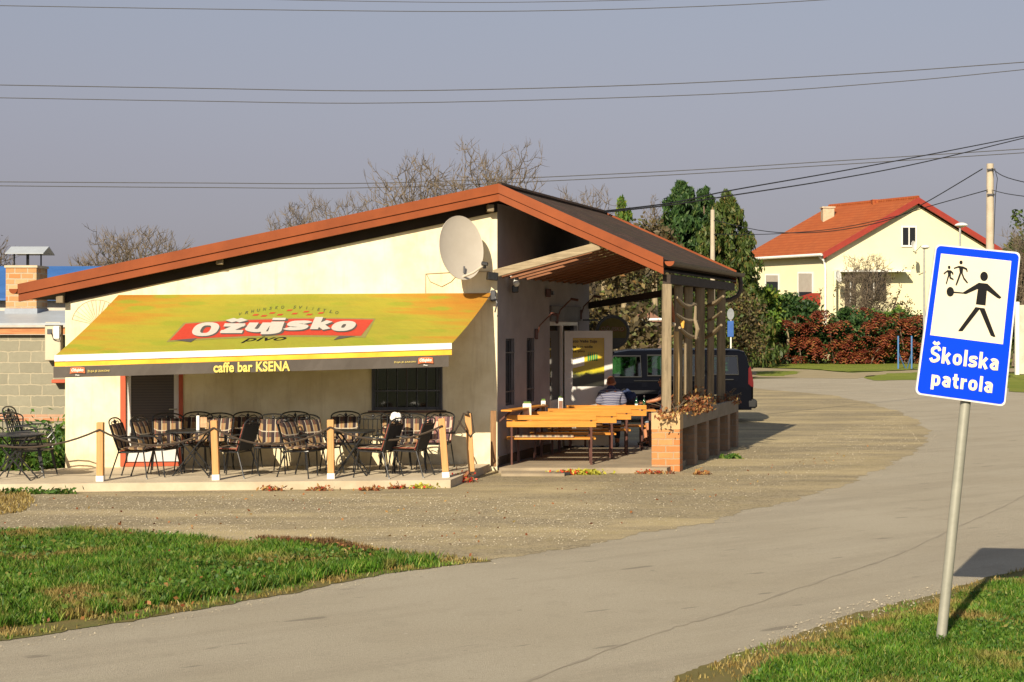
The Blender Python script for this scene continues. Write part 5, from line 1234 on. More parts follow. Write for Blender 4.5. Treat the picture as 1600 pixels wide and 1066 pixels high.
m=MB(); m.box((XR-2.5,Yv+.0,.80),(2.2,.03,.10),bev=.012); m.build('side_moulding',RUBBER,vr)
m=MB(); m.box((XR-2.3,Yv-.0,1.10),(1.6,.012,.02)); m.build('slide_rail',pm('rail_metal',(.02,.02,.02),None,5,.3),vr)
for z in(.70,): m=MB(); m.box((XR-.62,Yv+.0,1.13),(.22,.03,.03),bev=.008); m.build('handle',RUBBER,vr)
for cx in(.95,4.05):
    for s in(-1,1):
        yc=Yv+.14 if s<0 else Yv+Wv-.14; M_=Matrix.Rotation(PI/2,4,'X'); m=MB(); m.lathe([(.2,-.1),(.31,-.1),(.34,-.06),(.34,.06),(.31,.1),(.2,.1)],(XR-cx,yc,.34),28,M_); wh=m.build('wheel',RUBBER,vr,smooth=True)
        m=MB(); m.lathe([(.001,-.07),(.21,-.105),(.21,.105),(.001,.07)],(XR-cx,yc,.34),20,M_); m.build('rim',STEEL,wh)
m=MB()
for d in(1.3,2.4,3.2):
    for y in(.35,1.0,1.55): m.box((XR-d,Yv+y,1.02),(.16,.45,.7),bev=.04)
m.build('seats',RUBBER,vr)
m=MB(); m.box((XR-3.75,Yv-.13,1.22),(.12,.2,.28),bev=.03); m.build('wing_mirror',RUBBER,vr)
# ================================================================ blue school sign
b=G(1468,1003,.0); Ys=b.y; t=P(1512,600,Ys)
sg=empty('road_sign',tuple(b),'tilted blue and white school patrol sign on a leaning grey pole','sign')
m=MB(); t2=b.lerp(t,1.0); top=b+(t-b)*1.5; m.tube([b-V(0,0,.1),top+V(0,.03,0)],.042,16); m.build('pole',pm('sign_pole_paint',(.34,.33,.27),(.24,.235,.19),6,.45,metal=.2,bump=.1),sg,smooth=True)
Yf=Ys-.055; fp=lambda x,y,d=0: Vector(((x-800)/F*Yf,Yf-d,HC-(y-HY)/F*Yf))
TL,TR,BR_,BL_=(1462,381),(1595,394.5),(1570.5,635.5),(1430,616)
def uv(u,v): 
    a=(TL[0]+(TR[0]-TL[0])*u,TL[1]+(TR[1]-TL[1])*u); c=(BL_[0]+(BR_[0]-BL_[0])*u,BL_[1]+(BR_[1]-BL_[1])*u); return (a[0]+(c[0]-a[0])*v,a[1]+(c[1]-a[1])*v)
def rrect(u0,v0,u1,v1,ru,rv,n=6):
    o=[]
    for (cu,cv,a0) in ((u1-ru,v0+rv,-90),(u1-ru,v1-rv,0),(u0+ru,v1-rv,90),(u0+ru,v0+rv,180)):
        for i in range(n+1): a=rad(a0+90*i/n); o.append((cu+ru*math.cos(a),cv+rv*math.sin(a)))
    return o
def plate(pts,d,th,mat,name,parent):
    m=MB(); m.prism([fp(*uv(*q),d) for q in pts],(0,th,0)); return m.build(name,mat,parent)
SB=pm('retroreflective_blue',(.001,.045,.72),(.001,.040,.66),3,.5,bump=0,spec=.1); SWm=pm('sign_off_white',(.70,.62,.47),(.66,.58,.43),3,.45,bump=0)
pb=plate(rrect(0,0,1,1,.055,.033),0,.022,pm('sign_white_rim',(.68,.66,.62),None,5,.5,bump=0),'plate',sg)
bf=plate(rrect(.018,.011,.982,.989,.05,.03),.002,.002,SB,'blue_face',pb)
wp=[uv(0,0)]
def pxpoly(pts,d,mat,name,parent): m=MB(); m.poly([fp(x,y,d) for x,y in pts]); return m.build(name,mat,parent)
z5=lambda x,y:(1420+x/3.95,370+y/3.95)
wf=pxpoly([z5(*q) for q in((198,104),(632,150),(580,664),(131,607))],.004,SWm,'white_panel',bf)
m=MB()
cnt=[0]
def fpoly(l):
    cnt[0]+=1; m.poly([fp(*z5(*q),.006+.0006*cnt[0]) for q in l])
def fell(cx,cy,rx,ry): fpoly([(cx+rx*math.cos(a),cy+ry*math.sin(a)) for a in np.linspace(0,2*PI,25)[:-1]])
fell(463,245,24,29)                                   # big figure
fpoly([(430,284),(484,290),(472,424),(412,417)])
fpoly([(430,284),(484,290),(570,374),(560,383),(545,378),(478,330),(424,322),(356,352),(344,354),(330,345)])
fpoly([(410,434),(437,438),(436,446),(330,582),(303,583),(306,576)]); fpoly([(438,438),(466,442),(533,617),(522,618),(503,609),(434,446)])
fell(254,339,23,29); fpoly([(272,338),(345,345),(345,351),(272,346)])
fell(320,158,10,11); fpoly([(306,180),(334,184),(330,226),(312,224)]); fpoly([(306,180),(334,184),(358,196),(361,215),(354,215),(350,203),(326,192),(300,190),(275,198),(277,191)]); fpoly([(311,222),(321,226),(300,282),(292,299),(285,298)]); fpoly([(320,223),(331,228),(340,252),(363,283),(356,286),(334,260)])
fell(246,188,8,9); fpoly([(236,206),(258,208),(256,240),(239,238)]); fpoly([(236,206),(258,208),(272,222),(271,233),(266,232),(262,222),(246,216),(232,216),(214,230),(210,226)]); fpoly([(239,236),(246,238),(236,270),(231,290),(225,289),(232,262)]); fpoly([(245,236),(257,240),(256,250),(274,260),(272,265),(248,255)])
m.build('pictogram',P_BLK,wf)
L1=[('Škol',(1453,525,1507,573))]
def signtext(m,txt,x0,yb,x1,h,skew): 
    v,f=text2d(txt,0,.035,1.03); w=v[:,0].max(); hh=v[:,1].max(); return v,f,w,hh

for txt,x0,yb,x1,cap in (('Školska',1452.5,565.5,1558.5,25.5),('patrola',1454.0,602.0,1549.5,24.0)):
    m=MB(); stroke_text(m,txt,.185,lambda u,b: fp(x0+(x1-x0)*u+b*cap*.10,yb+(x1-x0)*u*.128-b*cap,.004),V(0,-1,0),gap=.115,z0=.002); m.build('lettering',SWm,bf)
m=MB()
for v_ in (.2,.8): q=uv(.52,v_); c=fp(*q,-.03); m.box(c+V(0,.012,0),(.14,.02,.04))
m.build('clamp',STEEL,sg)
# ================================================================ left neighbour: block wall, shed roof, chimney, meter box
BLOCK=bricks('grey_concrete_block',(.27,.25,.18),(.215,.20,.145),(.38,.33,.23),.46,.225,.014,noise_amt=.4)
Yw=32.6; xr=WA.x+.9
bw=empty('block_wall_shed',(-10.5,Yw,0),'low shed with grey concrete block wall and metal roof left of the cafe','shed')
m=MB(); m.prism([(-16,Yw,0),(xr,Yw,0),(xr,Yw,2.36),(-16,Yw,2.36)],(0,.25,0)); m.build('wall',BLOCK,bw)
m=MB(); m.prism([(-16,Yw-.004,.60),(xr,Yw-.004,.60),(xr,Yw-.004,.74),(-16,Yw-.004,.74)],(0,-.012,0)); m.build('brick_course',bricks('red_brick_course',(.55,.20,.09),(.42,.28,.18),(.4,.33,.24),.26,.075,.012),bw)
m=MB(); m.beam((-16,Yw-.08,2.43),(xr,Yw-.08,2.45),.10,.14); m.build('fascia_board',wood('rusty_board',(.32,.10,.04),(.5,.25,.10),axis='x'),bw)
ROOFM=pm('pale_metal_sheet',(.36,.39,.42),(.30,.32,.34),3,.5,bump=.05)
m=MB(); m.prism([(-16,Yw-.25,2.53),(xr,Yw-.25,2.57),(xr,Yw+1.9,2.84),(-16,Yw+1.9,2.80)],(0,0,.045)); m.build('roof',ROOFM,bw)
for x in np.arange(-15.8,xr,.6): pass
# meter box
q=P(85,535,Yw-.1); mbx=empty('meter_box',(q.x,Yw-.05,q.z-.3),'beige electricity meter box on the block wall beside the cafe corner','meter box')
m=MB(); m.box((q.x,Yw-.12,q.z+.02),(.32,.2,.78),bev=.015); m.build('housing',pm('beige_box_paint',(.55,.46,.33),(.48,.4,.28),4,.6),mbx)
m=MB(); m.box((q.x+.08,Yw-.235,q.z+.2),(.12,.03,.26),bev=.008); m.build('meter_window',P_WHITE,mbx); m=MB(); m.box((q.x-.06,Yw-.228,q.z+.22),(.1,.012,.1)); m.build('meter_dial',DKGREYM,mbx); m=MB(); m.tube([P(80,520,Yw-.25),P(84,531,Yw-.25),P(92,533,Yw-.25),P(96,520,Yw-.25)],.008,5); m.build('cable',BLACKM,mbx)
q=P(92,596,Yw-.2); m=MB(); m.box((q.x,Yw-.14,q.z),(.28,.2,.07),bev=.01); tag(m.build('window_ledge',REDM),'small red ledge on the block wall behind the cafe corner','ledge')
# white wall behind with murals, blue tarp roof
Y2=40.
bb=empty('white_outbuilding',(P(55,480,Y2).x,Y2,0),'white outbuilding with blue roof behind the shed and chimney','outbuilding')
xl=-20; xr2=P(180,480,Y2).x
m=MB(); z2=P(50,468,Y2).z; m.prism([(xl,Y2,0),(xr2,Y2,0),(xr2,Y2,z2),(xl,Y2,z2)],(0,.2,0)); m.build('wall',pm('patchy_white_wall',(.62,.55,.45),(.30,.27,.24),1.3,.9),bb)
BLUE=pm('blue_roof_tarp',(.035,.13,.36),(.02,.09,.28),1.4,.5,bump=.4,bscale=3,bdist=.06)
z3=P(50,419,Y2+3).z; m=MB(); m.prism([(xl,Y2-.3,z2-.03),(xr2+.3,Y2-.3,z2-.03),(xr2+.3,Y2+3,z3),(xl,Y2+3,z3)],(0,0,.05)); m.build('roof',BLUE,bb)
# chimney
Yc=34.0; x0,x1=P(9,450,Yc).x,P(57,450,Yc).x; ch=empty('brick_chimney',((x0+x1)/2,Yc,2.7),'brick chimney with a metal hood on four rods rising from the shed roof','chimney')
zt=P(30,418,Yc).z; zb=P(30,482,Yc).z; m=MB(); m.box(((x0+x1)/2,Yc+.4,(zt+zb)/2),(x1-x0,.8,zt-zb)); m.build('shaft',bricks('chimney_brick',(.42,.17,.05),(.46,.32,.16),(.40,.33,.22),.27,.12,.016,noise_amt=.3),ch)
m=MB(); m.box(((x0+x1)/2,Yc+.4,(zb+2.6)/2),(x1-x0+.04,.84,zb-2.6)); m.build('flashing',pm('grey_blue_sheet',(.28,.31,.36),None,4,.5),ch)
m=MB(); m.box(((x0+x1)/2,Yc+.4,zt+.02),(x1-x0+.05,.85,.05)); m.build('crown_slab',CONC,ch)
for i,x in enumerate(np.linspace(x0+.15,x1-.05,4)): m=MB(); m.tube([(x,Yc+.1+(i%2)*.4,zt+.04),(x,Yc+.1+(i%2)*.4,zt+.30)],.017,6); m.build('rod',BLACKM,ch)
zc=zt+.30; xa,xb=P(10,400,Yc).x,P(74,400,Yc).x; m=MB()
m.prism([(xa,Yc-.1,zc),(xa,Yc+.33,zc+.16),(xa,Yc+.33,zc+.145),(xa,Yc-.1,zc-.015)],(xb-xa-.06,0,0)); m.prism([(xa,Yc+.333,zc+.16),(xa,Yc+.76,zc),(xa,Yc+.76,zc-.015),(xa,Yc+.333,zc+.145)],(xb-xa-.06,0,0)); m.build('hood',ROOFM,ch)
# ================================================================ foliage helpers
BARK=pm('grey_brown_bark',(.20,.15,.10),(.11,.08,.055),8,.95,bump=.6,bscale=14,bdist=.02)
BARKL=pm('pale_trunk_bark',(.34,.27,.16),(.22,.17,.10),6,.95,bump=.5,bscale=14,bdist=.02)  # paler bark tone for the slim trunks
TWIG=pm('thin_twig_bark',(.15,.115,.075),(.10,.075,.05),5,.9,bump=0)
def bare_tree(name,X,Y,H,spread,seed,label,cat='tree',group=None,levels=6,trunk_h=.25,leafm=None,base=.2,mat=TWIG,z0=0,Wd=None,npt=None):
    """crown grown towards points scattered through an uneven envelope; radii follow the branches carried"""
    g=np.random.default_rng(seed); root=empty(name,(X,Y,z0),label,cat,group); Wd=Wd or H*.5; R=Wd/2
    npt=npt or int(min(2300,500+520*Wd)); zc=H*.62; rz=H*.40
    p=g.normal(size=(npt*4,3)); p/=((np.abs(p)**3).sum(1)**(1/3))[:,None]; lump=.84+.18*np.sin(p[:,0]*5+seed)*np.cos(p[:,1]*4+seed*2)+.16*np.sin(p[:,2]*7+p[:,0]*6+seed)
    p=p*(g.uniform(.03,1,len(p))**.42*lump)[:,None]*np.array([R,R,rz]); p[:,2]+=zc; p=p[(p[:,2]>H*trunk_h)&(p[:,2]<H)][:npt]
    tz=H*min(trunk_h+.08,.5); nodes=[np.array([0,0,0.]),np.array([.04,0,tz*.5]),np.array([-.03,.03,tz])]; par=[-1,0,1]
    o=np.argsort(np.linalg.norm((p-nodes[-1])/np.array([R,R,rz]),axis=1)+g.uniform(0,.12,len(p))); N_=np.zeros((len(p)+3,3)); N_[:3]=nodes; D_=np.zeros(len(p)+3); D_[2]=0; D_[:2]=9; cnt=3
    for q in p[o]:
        d=np.linalg.norm(N_[:cnt]-q,axis=1)+D_[:cnt]*.34; d[:2]+=9; k=int(d.argmin()); N_[cnt]=q; D_[cnt]=D_[k]+np.linalg.norm(N_[k]-q); par.append(k); cnt+=1
    w=np.ones(cnt); 
    for i in range(cnt-1,0,-1): w[par[i]]+=w[i]
    rr=np.maximum(.009,base*(w/w[0])**.46); C=MB(); T=MB(); O=np.array([X,Y,z0])
    for i in range(1,cnt):
        a,b=N_[par[i]],N_[i]; mid=(a+b)/2+g.normal(0,.035,3)*np.linalg.norm(b-a)+np.array([0,0,-.05*np.linalg.norm(b-a)]); big=w[i]>cnt*.03
        ra=min(rr[par[i]],rr[i]*1.35); (T if big else C).tube([O+a,O+mid,O+b],[ra,(ra+rr[i])/2,rr[i]],7 if big else 3,cap=False)
    tips=[i for i in range(3,cnt) if w[i]<3]
    for i in tips:
        d=N_[i]-N_[par[i]]; d/=np.linalg.norm(d)+1e-9
        for k in range(3):
            e=d+g.normal(0,.38,3)+np.array([0,0,.5]); e/=np.linalg.norm(e); L=g.uniform(.2,.5)*min(1,Wd/3); q=N_[i]+e*L
            if q[2]<H*1.02: C.tube([O+N_[i],O+N_[i]+e*L*.5+g.normal(0,.012,3),O+q],[.009,.007,.004],3,cap=False)
    T.build('trunk',BARK,root,smooth=True); C.build('crown',mat,root)
    if leafm:
        t=N_[tips]+O; npmesh('leaves',leaves(t[::3]+g.normal(0,.1,t[::3].shape),.045,1.8),4,leafm,root)
    return root
def cloud(ells,n,clump,seed=0):
    """points in clumps through ellipsoids [(c,r)]"""
    out=[]; tot=sum(r[0]*r[1]*r[2] for c,r in ells)**1
    for c,r in ells:
        k=max(3,int(n*(r[0]*r[1]*r[2])/tot/clump)); d=rng.normal(size=(k,3)); d/=np.linalg.norm(d,axis=1)[:,None]; rr=rng.uniform(.45,1.05,k)**.6
        cc=np.array(c)+d*rr[:,None]*np.array(r); s=min(r)*.22
        out.append((np.repeat(cc,clump,0)+rng.normal(0,s,(k*clump,3))))
    return np.concatenate(out)
LG=leafmat('bright_green_leaf',[(0,(.04,.10,.015)),(.5,(.09,.17,.02)),(.85,(.17,.24,.03)),(1,(.28,.28,.05))])
LDG=leafmat('dark_conifer_leaf',[(0,(.018,.045,.015)),(.5,(.035,.085,.02)),(.9,(.07,.13,.03)),(1,(.12,.16,.04))],nscale=.9)
LOL=leafmat('olive_conifer_leaf',[(0,(.035,.06,.015)),(.5,(.07,.11,.02)),(.85,(.11,.14,.03)),(1,(.22,.15,.05))],nscale=.7)
LBR=leafmat('brownish_autumn_leaf',[(0,(.05,.04,.02)),(.4,(.10,.075,.035)),(.75,(.16,.12,.05)),(.9,(.10,.14,.03)),(1,(.28,.14,.05))],nscale=.8)
LRD=leafmat('dark_red_sumac_leaf',[(0,(.10,.02,.012)),(.5,(.21,.045,.022)),(.8,(.30,.09,.03)),(1,(.34,.20,.06))],nscale=1.0,trans=.3)
LDRY=leafmat('dry_red_brown_leaf',[(0,(.18,.05,.025)),(.5,(.32,.12,.04)),(.85,(.42,.25,.09)),(1,(.5,.4,.15))],nscale=3)
def bush(name,X,Y,w,h,d,n,mat,label,cat,group=None,size=.12,z0=0,clump=30,stem=True,asp=1.8,droop=0,lumps=7):
    root=empty(name,(X,Y,z0),label,cat,group)
    ells=[((X+random.uniform(-.33,.33)*w,Y+random.uniform(-.3,.3)*d,z0+h*random.uniform(.22,.72)),(w*random.uniform(.2,.36),d*random.uniform(.25,.4),h*random.uniform(.2,.34))) for _ in range(lumps)]
    pts=cloud(ells,n,clump); pts=pts[pts[:,2]>z0+.02]; npmesh('foliage',leaves(pts,size,asp,droop),4,mat,root)
    if stem:
        m=MB()
        for k in range(5): a=Vector((X+random.uniform(-.1,.1)*w,Y,z0)); b=Vector(ells[k%len(ells)][0]); m.tube([a,a.lerp(b,.5)+V(0,0,.1*h),b],[.05*h/2,.035*h/2,.015],5)
        m.build('stem',BARK,root)
    return root
def conifer(X,Y,H,R,n,mat,label,top=.1,lean=0,size=.2,name='conifer_tree',base=.05,seed=0,lobes=230,group='conifers behind the cafe'):
    r_=random.Random(seed); root=empty(name,(X,Y,0),label,'conifer',group); pts=[]
    for k in range(lobes):
        t=r_.random()**.9; z=base*H+t*(1-base)*H; rr=R*((1-t)**.62*1.15+top)*r_.uniform(.35,1.45); a=r_.uniform(0,2*PI)
        c=np.array([X+lean*z+math.cos(a)*rr*.72,Y+math.sin(a)*rr*.72,z-rr*.1]); k_=int(n/lobes); d=rng.normal(size=(k_,3)); d/=np.linalg.norm(d,axis=1)[:,None]
        e=np.array([rr*.17+.08,rr*.17+.08,H*.03+rr*.06]); p=c+d*e*(rng.uniform(.35,1.1,k_)**.7)[:,None]; p[:,2]=np.minimum(p[:,2],H*1.02); pts.append(p)
    p=np.concatenate(pts); p=p[p[:,2]>.1]; npmesh('crown',leaves(p,size*.62,3.0,1.0),4,mat,root)
    m=MB(); m.tube([(X,Y,0),(X+lean*H*.5,Y,H*.5),(X+lean*H*.97,Y,H*.97)],[.2,.13,.03],7)
    for k in range(16): z=H*(.15+.8*k/16); a=r_.uniform(0,6.28); q=R*(1-z/H)*.8; m.tube([(X+lean*z,Y,z),(X+lean*z+math.cos(a)*q,Y+math.sin(a)*q,z-.1*q)],[.04,.01],4)
    m.build('trunk',BARK,root); return root
# ---- bare trees in the sky line
def at(px,py,Y,**k): q=P(px,py,Y); return q
q=P(205,357,58); bare_tree('bare_tree',q.x,58,q.z,.95,11,'round bushy bare tree far left behind the cafe roof',group='bare autumn trees behind the cafe',levels=6,trunk_h=.14,leafm=LBR,base=.2,Wd=4.1)
q=P(665,238,66); bare_tree('bare_tree',q.x,66,q.z,.85,21,'tall bare tree above the cafe roof, left of the roof peak',group='bare autumn trees behind the cafe',levels=6,trunk_h=.2,base=.26,leafm=LBR,Wd=5.0)
q=P(765,222,68); bare_tree('bare_tree',q.x,68,q.z,.8,35,'tallest bare tree, right above the roof peak',group='bare autumn trees behind the cafe',levels=6,trunk_h=.2,base=.26,leafm=LBR,Wd=4.6)
q=P(545,300,72); bare_tree('bare_tree',q.x,72,q.z,.95,44,'lower bare tree showing over the left roof slope',group='bare autumn trees behind the cafe',levels=6,trunk_h=.22,base=.18,Wd=5.0)
q=P(465,318,74); bare_tree('bare_tree',q.x,74,q.z,.9,52,'small thin bare tree at the left end of the group over the roof',group='bare autumn trees behind the cafe',levels=6,trunk_h=.22,base=.18,Wd=3.0)
q=P(905,295,75); bare_tree('bare_tree',q.x,75,q.z,.9,67,'pale thin bare tree over the right roof slope',group='bare autumn trees behind the cafe',levels=6,trunk_h=.22,base=.18,Wd=3.8)
q=P(1022,306,88); bare_tree('bare_tree',q.x,88,q.z,.28,71,'slim nearly leafless tree between the small and the tall conifers',group='bare autumn trees behind the cafe',levels=4,trunk_h=.55,base=.16,leafm=LOL,Wd=1.3)
q=P(-20,372,60); bare_tree('bare_tree',q.x,60,q.z,.9,81,'tree whose twigs just enter at the left frame edge',group='bare autumn trees behind the cafe',levels=5,trunk_h=.3,base=.2,leafm=LBR,Wd=2.2)
# ---- conifers
for (px,py,Y,R,mat,lab,sd_,n) in ((972,313,98,1.5,LG,'small bright conifer tip above the right roof slope',1,5000),(1065,291,100,3.1,LDG,'tallest dark conifer with a forked top',2,26000),(1100,296,103,2.1,LDG,'slim dark conifer right beside the tallest one',3,18000),(1134,305,96,2.6,LOL,'olive ragged conifer behind the grey concrete pole',4,22000),(1158,440,94,2.0,LOL,'low olive conifer left of the orange-roofed house',9,5000)):
    q=P(px,py,Y); conifer(q.x,Y,q.z,R,n,mat,lab,seed=sd_,top=.04)
# trunks and shrubs seen through the porch
for (px,Y,pt,w,lab) in ((945,62,400,.13,'pale trunk seen left through the porch opening'),(974,68,400,.10,'thin pale trunk right of the first one in the porch opening'),(1022,74,380,.11,'reddish trunk beside the front porch post'),(960,55,500,.17,'pale stump-like trunk just right of the round sign')):
    q=P(px,pt,Y); root=empty('tree',(q.x,Y,0),lab,'tree','trees seen through the porch'); m=MB(); m.tube([(q.x,Y,0),(q.x+.05,Y,q.z*.5),(q.x-.03,Y,q.z)],[w*1.7,w*1.3,w],8); m.build('trunk',BARKL,root,smooth=True)
    pts=cloud([((q.x,Y,q.z),(1.2,1.2,.9)),((q.x+.8,Y,q.z-.8),(.9,.9,.7)),((q.x-.8,Y,q.z-.4),(.9,.9,.7))],2200,25); npmesh('crown',leaves(pts,.13),4,LBR,root)
BS=[(890,70,4.5,3.6,LBR,'brown shrub behind the cafe, left in the porch opening'),(935,78,5,5.2,LBR,'tall brown shrub behind the round sign'),(975,66,4,2.9,LOL,'olive shrub behind the van roof'),(1012,70,4,3.4,LBR,'brown shrub directly behind the front porch post'),(1050,82,5,5.6,LOL,'tall olive shrub behind the middle porch posts'),(1085,76,4.4,4.4,LOL,'olive shrub seen between the fourth and fifth porch posts'),(1118,80,4.0,4.2,LBR,'brownish shrub behind the last porch post'),(985,90,6,6.0,LBR,'broad brown thicket at the back under the porch roof'),(930,96,7,7.2,LBR,'highest brown thicket at the back, left under the porch roof'),(1085,95,6,7.0,LOL,'high olive thicket below the tallest conifers'),(855,84,6,5,LBR,'brown thicket hidden behind the side wall end')]
for px,Y,w_,h_,mt,lb in BS: bush('shrub',(px-800)/F*Y,Y,w_,h_,3,int(7500*w_*h_/16),mt,lb,'shrub','shrubs behind the cafe porch',size=.105,lumps=12,clump=18)
# small brown roofed hut far behind
Yh=60; q=P(1005,490,Yh); hut=empty('garden_hut',(q.x,Yh,0),'small far hut with brown gable roof seen under the porch beam','hut')
xa,xb=P(984,500,Yh).x,P(1040,500,Yh).x; zc_=P(1000,503,Yh).z; m=MB(); m.box(((xa+xb)/2,Yh+1,zc_/2),(xb-xa-.3,2,zc_)); m.build('wall',pm('brown_hut_wall',(.13,.08,.05),(.08,.05,.03),3),hut)
m=MB(); m.prism([(xa,Yh-.3,zc_),((xa+xb)/2-.2,Yh-.3,zc_+.55),(xb,Yh-.3,zc_)],(0,2.6,0)); m.build('roof',pm('brown_hut_roof',(.20,.09,.05),(.13,.06,.035),3),hut)
m=MB(); m.tube([P(986,500,Yh-.6),P(1042,499,Yh-.6)],.05,8); m.build('eaves_pipe',WHITEM,hut)
# small round traffic sign with blue plate by the hedge
bluep=pm('dull_blue_plate',(.02,.09,.32),None,5); Yq=72; q=P(1142,548,Yq); ts=empty('traffic_sign',(q.x,Yq,0),'small round sign over a blue plate on a thin white post by the hedge','sign')
m=MB(); m.tube([(q.x,Yq,0),(q.x,Yq,P(0,482,Yq).z)],.035,8); m.build('pole',WHITEM,ts); c=P(1141.5,491,Yq-.06); m=MB(); m.lathe([(.001,-.012),(.26,-.012),(.26,.012),(.001,.012)],c,24,My@Matrix.Diagonal((.6,1,1,1))); m.build('round_plate',pm('grey_sign_back',(.22,.24,.25),None,5),ts); c=P(1141.5,514,Yq-.06); m=MB(); m.box(c,(.28,.025,.72),bev=.008); m.build('blue_plate',bluep,ts)
# ================================================================ orange-roofed house
k0=114/110.; Yc=114.
C0=P(1283,397,Yc); zE=C0.z; PK=P(1428,312,Yc+1.4); zR=PK.z
gd=Vector((1,.2,0)).normalized(); gl_=(PK-C0).dot(gd) ; ld=Vector((-4.3,8,0)).normalized()
GA=Vector((C0.x,C0.y,0)); GM=Vector((PK.x,PK.y,0)); GB_=GA+(GM-GA)*2.0; dep=9.4
hs_=empty('house',(GM.x,GM.y,0),'cream two-storey house with bright orange tiled roof behind the hedge','house')
HW=pm('pale_cream_render',(.72,.65,.42),(.66,.59,.38),.6,.9,bump=.1)
off=V(.0,0,0)
iA=GA.lerp(GM,.06)
m=MB(); A=iA; B=GB_.lerp(GM,.06); zz=lambda p: zE-.18+(zR-zE)*((p-GA).length/(GM-GA).length if (p-GA).length<(GM-GA).length else 2-(p-GA).length/(GM-GA).length)
m.prism([Vector((A.x,A.y,0)),Vector((B.x,B.y,0)),Vector((B.x,B.y,zz(B))),Vector((GM.x,GM.y,zR-.25)),Vector((A.x,A.y,zz(A)))],ld*.3); m.build('wall',HW,hs_)
A2=iA+ld*.304; m=MB(); m.prism([Vector((A2.x,A2.y,0)),Vector((A2.x,A2.y,zE-.12)),A2+ld*(dep-.7)+V(0,0,zE-.12),A2+ld*(dep-.7)],gd*.3); m.build('wall',HW,hs_)
m=MB(); e=A2+ld*(dep-.7); m.prism([Vector((e.x,e.y,0)),Vector((e.x,e.y,zE-.1)),Vector(((B+ld*dep).x,(B+ld*dep).y,zE-.1)),Vector(((B+ld*dep).x,(B+ld*dep).y,0))],ld*.3); m.build('wall',HW,hs_)
def m_tiles():
    k=N('orange_clay_tiles'); x,y,z=k.xyz(); b=k.n('ShaderNodeTexBrick'); k.l(k.comb(k.math('ADD',y,k.math('MULTIPLY',x,-.54)),k.math('MULTIPLY',z,1.9)),b.inputs['Vector']); b.inputs['Color1'].default_value=(.35,.10,.03,1); b.inputs['Color2'].default_value=(.27,.075,.022,1); b.inputs['Mortar'].default_value=(.22,.045,.015,1)
    b.inputs['Scale'].default_value=1; b.inputs['Mortar Size'].default_value=.04; b.inputs['Brick Width'].default_value=.3; b.inputs['Row Height'].default_value=.42
    c=k.mix(k.ramp(k.noise(.8,5,.7),[(.4,0.),(.75,.5)]),b.outputs[0],(.29,.06,.014)); k.bump(b.outputs[1],.4,.03); return k.out(c,.85,spec=.2)
TILE=m_tiles(); so_=-ld*.45
m=MB()
g1=GA-gd*.15; g2=GB_+gd*.15
for a,b in ((Vector((g1.x,g1.y,zE-.05)),Vector((GM.x,GM.y,zR))),(Vector((GM.x,GM.y,zR)),Vector((g2.x,g2.y,zE-.05)))):
    m.prism([a+so_,b+so_,b+ld*dep,a+ld*dep],(0,0,.12))
rf=m.build('roof',TILE,hs_)
RV=pm('dark_red_verge_board',(.30,.035,.02),(.22,.025,.015),2,.5)
for a,b in ((Vector((g1.x,g1.y,zE-.05)),Vector((GM.x,GM.y,zR))),(Vector((GM.x,GM.y,zR)),Vector((g2.x,g2.y,zE-.05)))):
    m=MB(); q=[a+so_+V(0,0,-.30),b+so_+V(0,0,-.30),b+so_+V(0,0,.14),a+so_+V(0,0,.14)]; m.prism(q,-ld*.06); m.build('verge_board',RV,rf)
m=MB(); m.tube([Vector((GM.x,GM.y,zR+.13))+so_,Vector((GM.x,GM.y,zR+.13))+ld*dep],.14,8); m.build('ridge_tiles',TILE,rf,smooth=True)
m=MB(); a=Vector((g1.x-.12,g1.y,zE-.06)); m.tube([a+so_,a+ld*dep],.10,8); m.tube([a+so_*.2,a+V(.5,.1,-.45),Vector((iA.x-.12,iA.y-.12,zE-1.0)),Vector((iA.x-.12,iA.y-.12,1.5))],.08,8); m.build('gutter',WHITEM,rf,smooth=True)
m=MB(); a=Vector((g1.x-.12,g1.y,zE-.06))+ld*dep; m.tube([a,a+V(.3,0,-.7),a+V(.9,0,-1.0)],.08,8); m.build('gutter_elbow',WHITEM,rf,smooth=True)
c=P(1293,337,Yc+7); m=MB(); m.box((c.x,Yc+7,c.z-.3),(.85,.85,1.7)); hc_=m.build('chimney',bricks('pale_chimney_brick',(.50,.38,.24),(.42,.30,.18),(.5,.45,.35),.3,.1,.01),rf); m=MB(); m.box((c.x,Yc+7,c.z+.6),(1.0,1.0,.1)); m.build('chimney_cap',CONC,hc_)
c=P(1369,316,Yc+5); m=MB(); m.box((c.x,Yc+5,c.z),(.7,.7,.35)); m.build('roof_vent',TILE,rf)
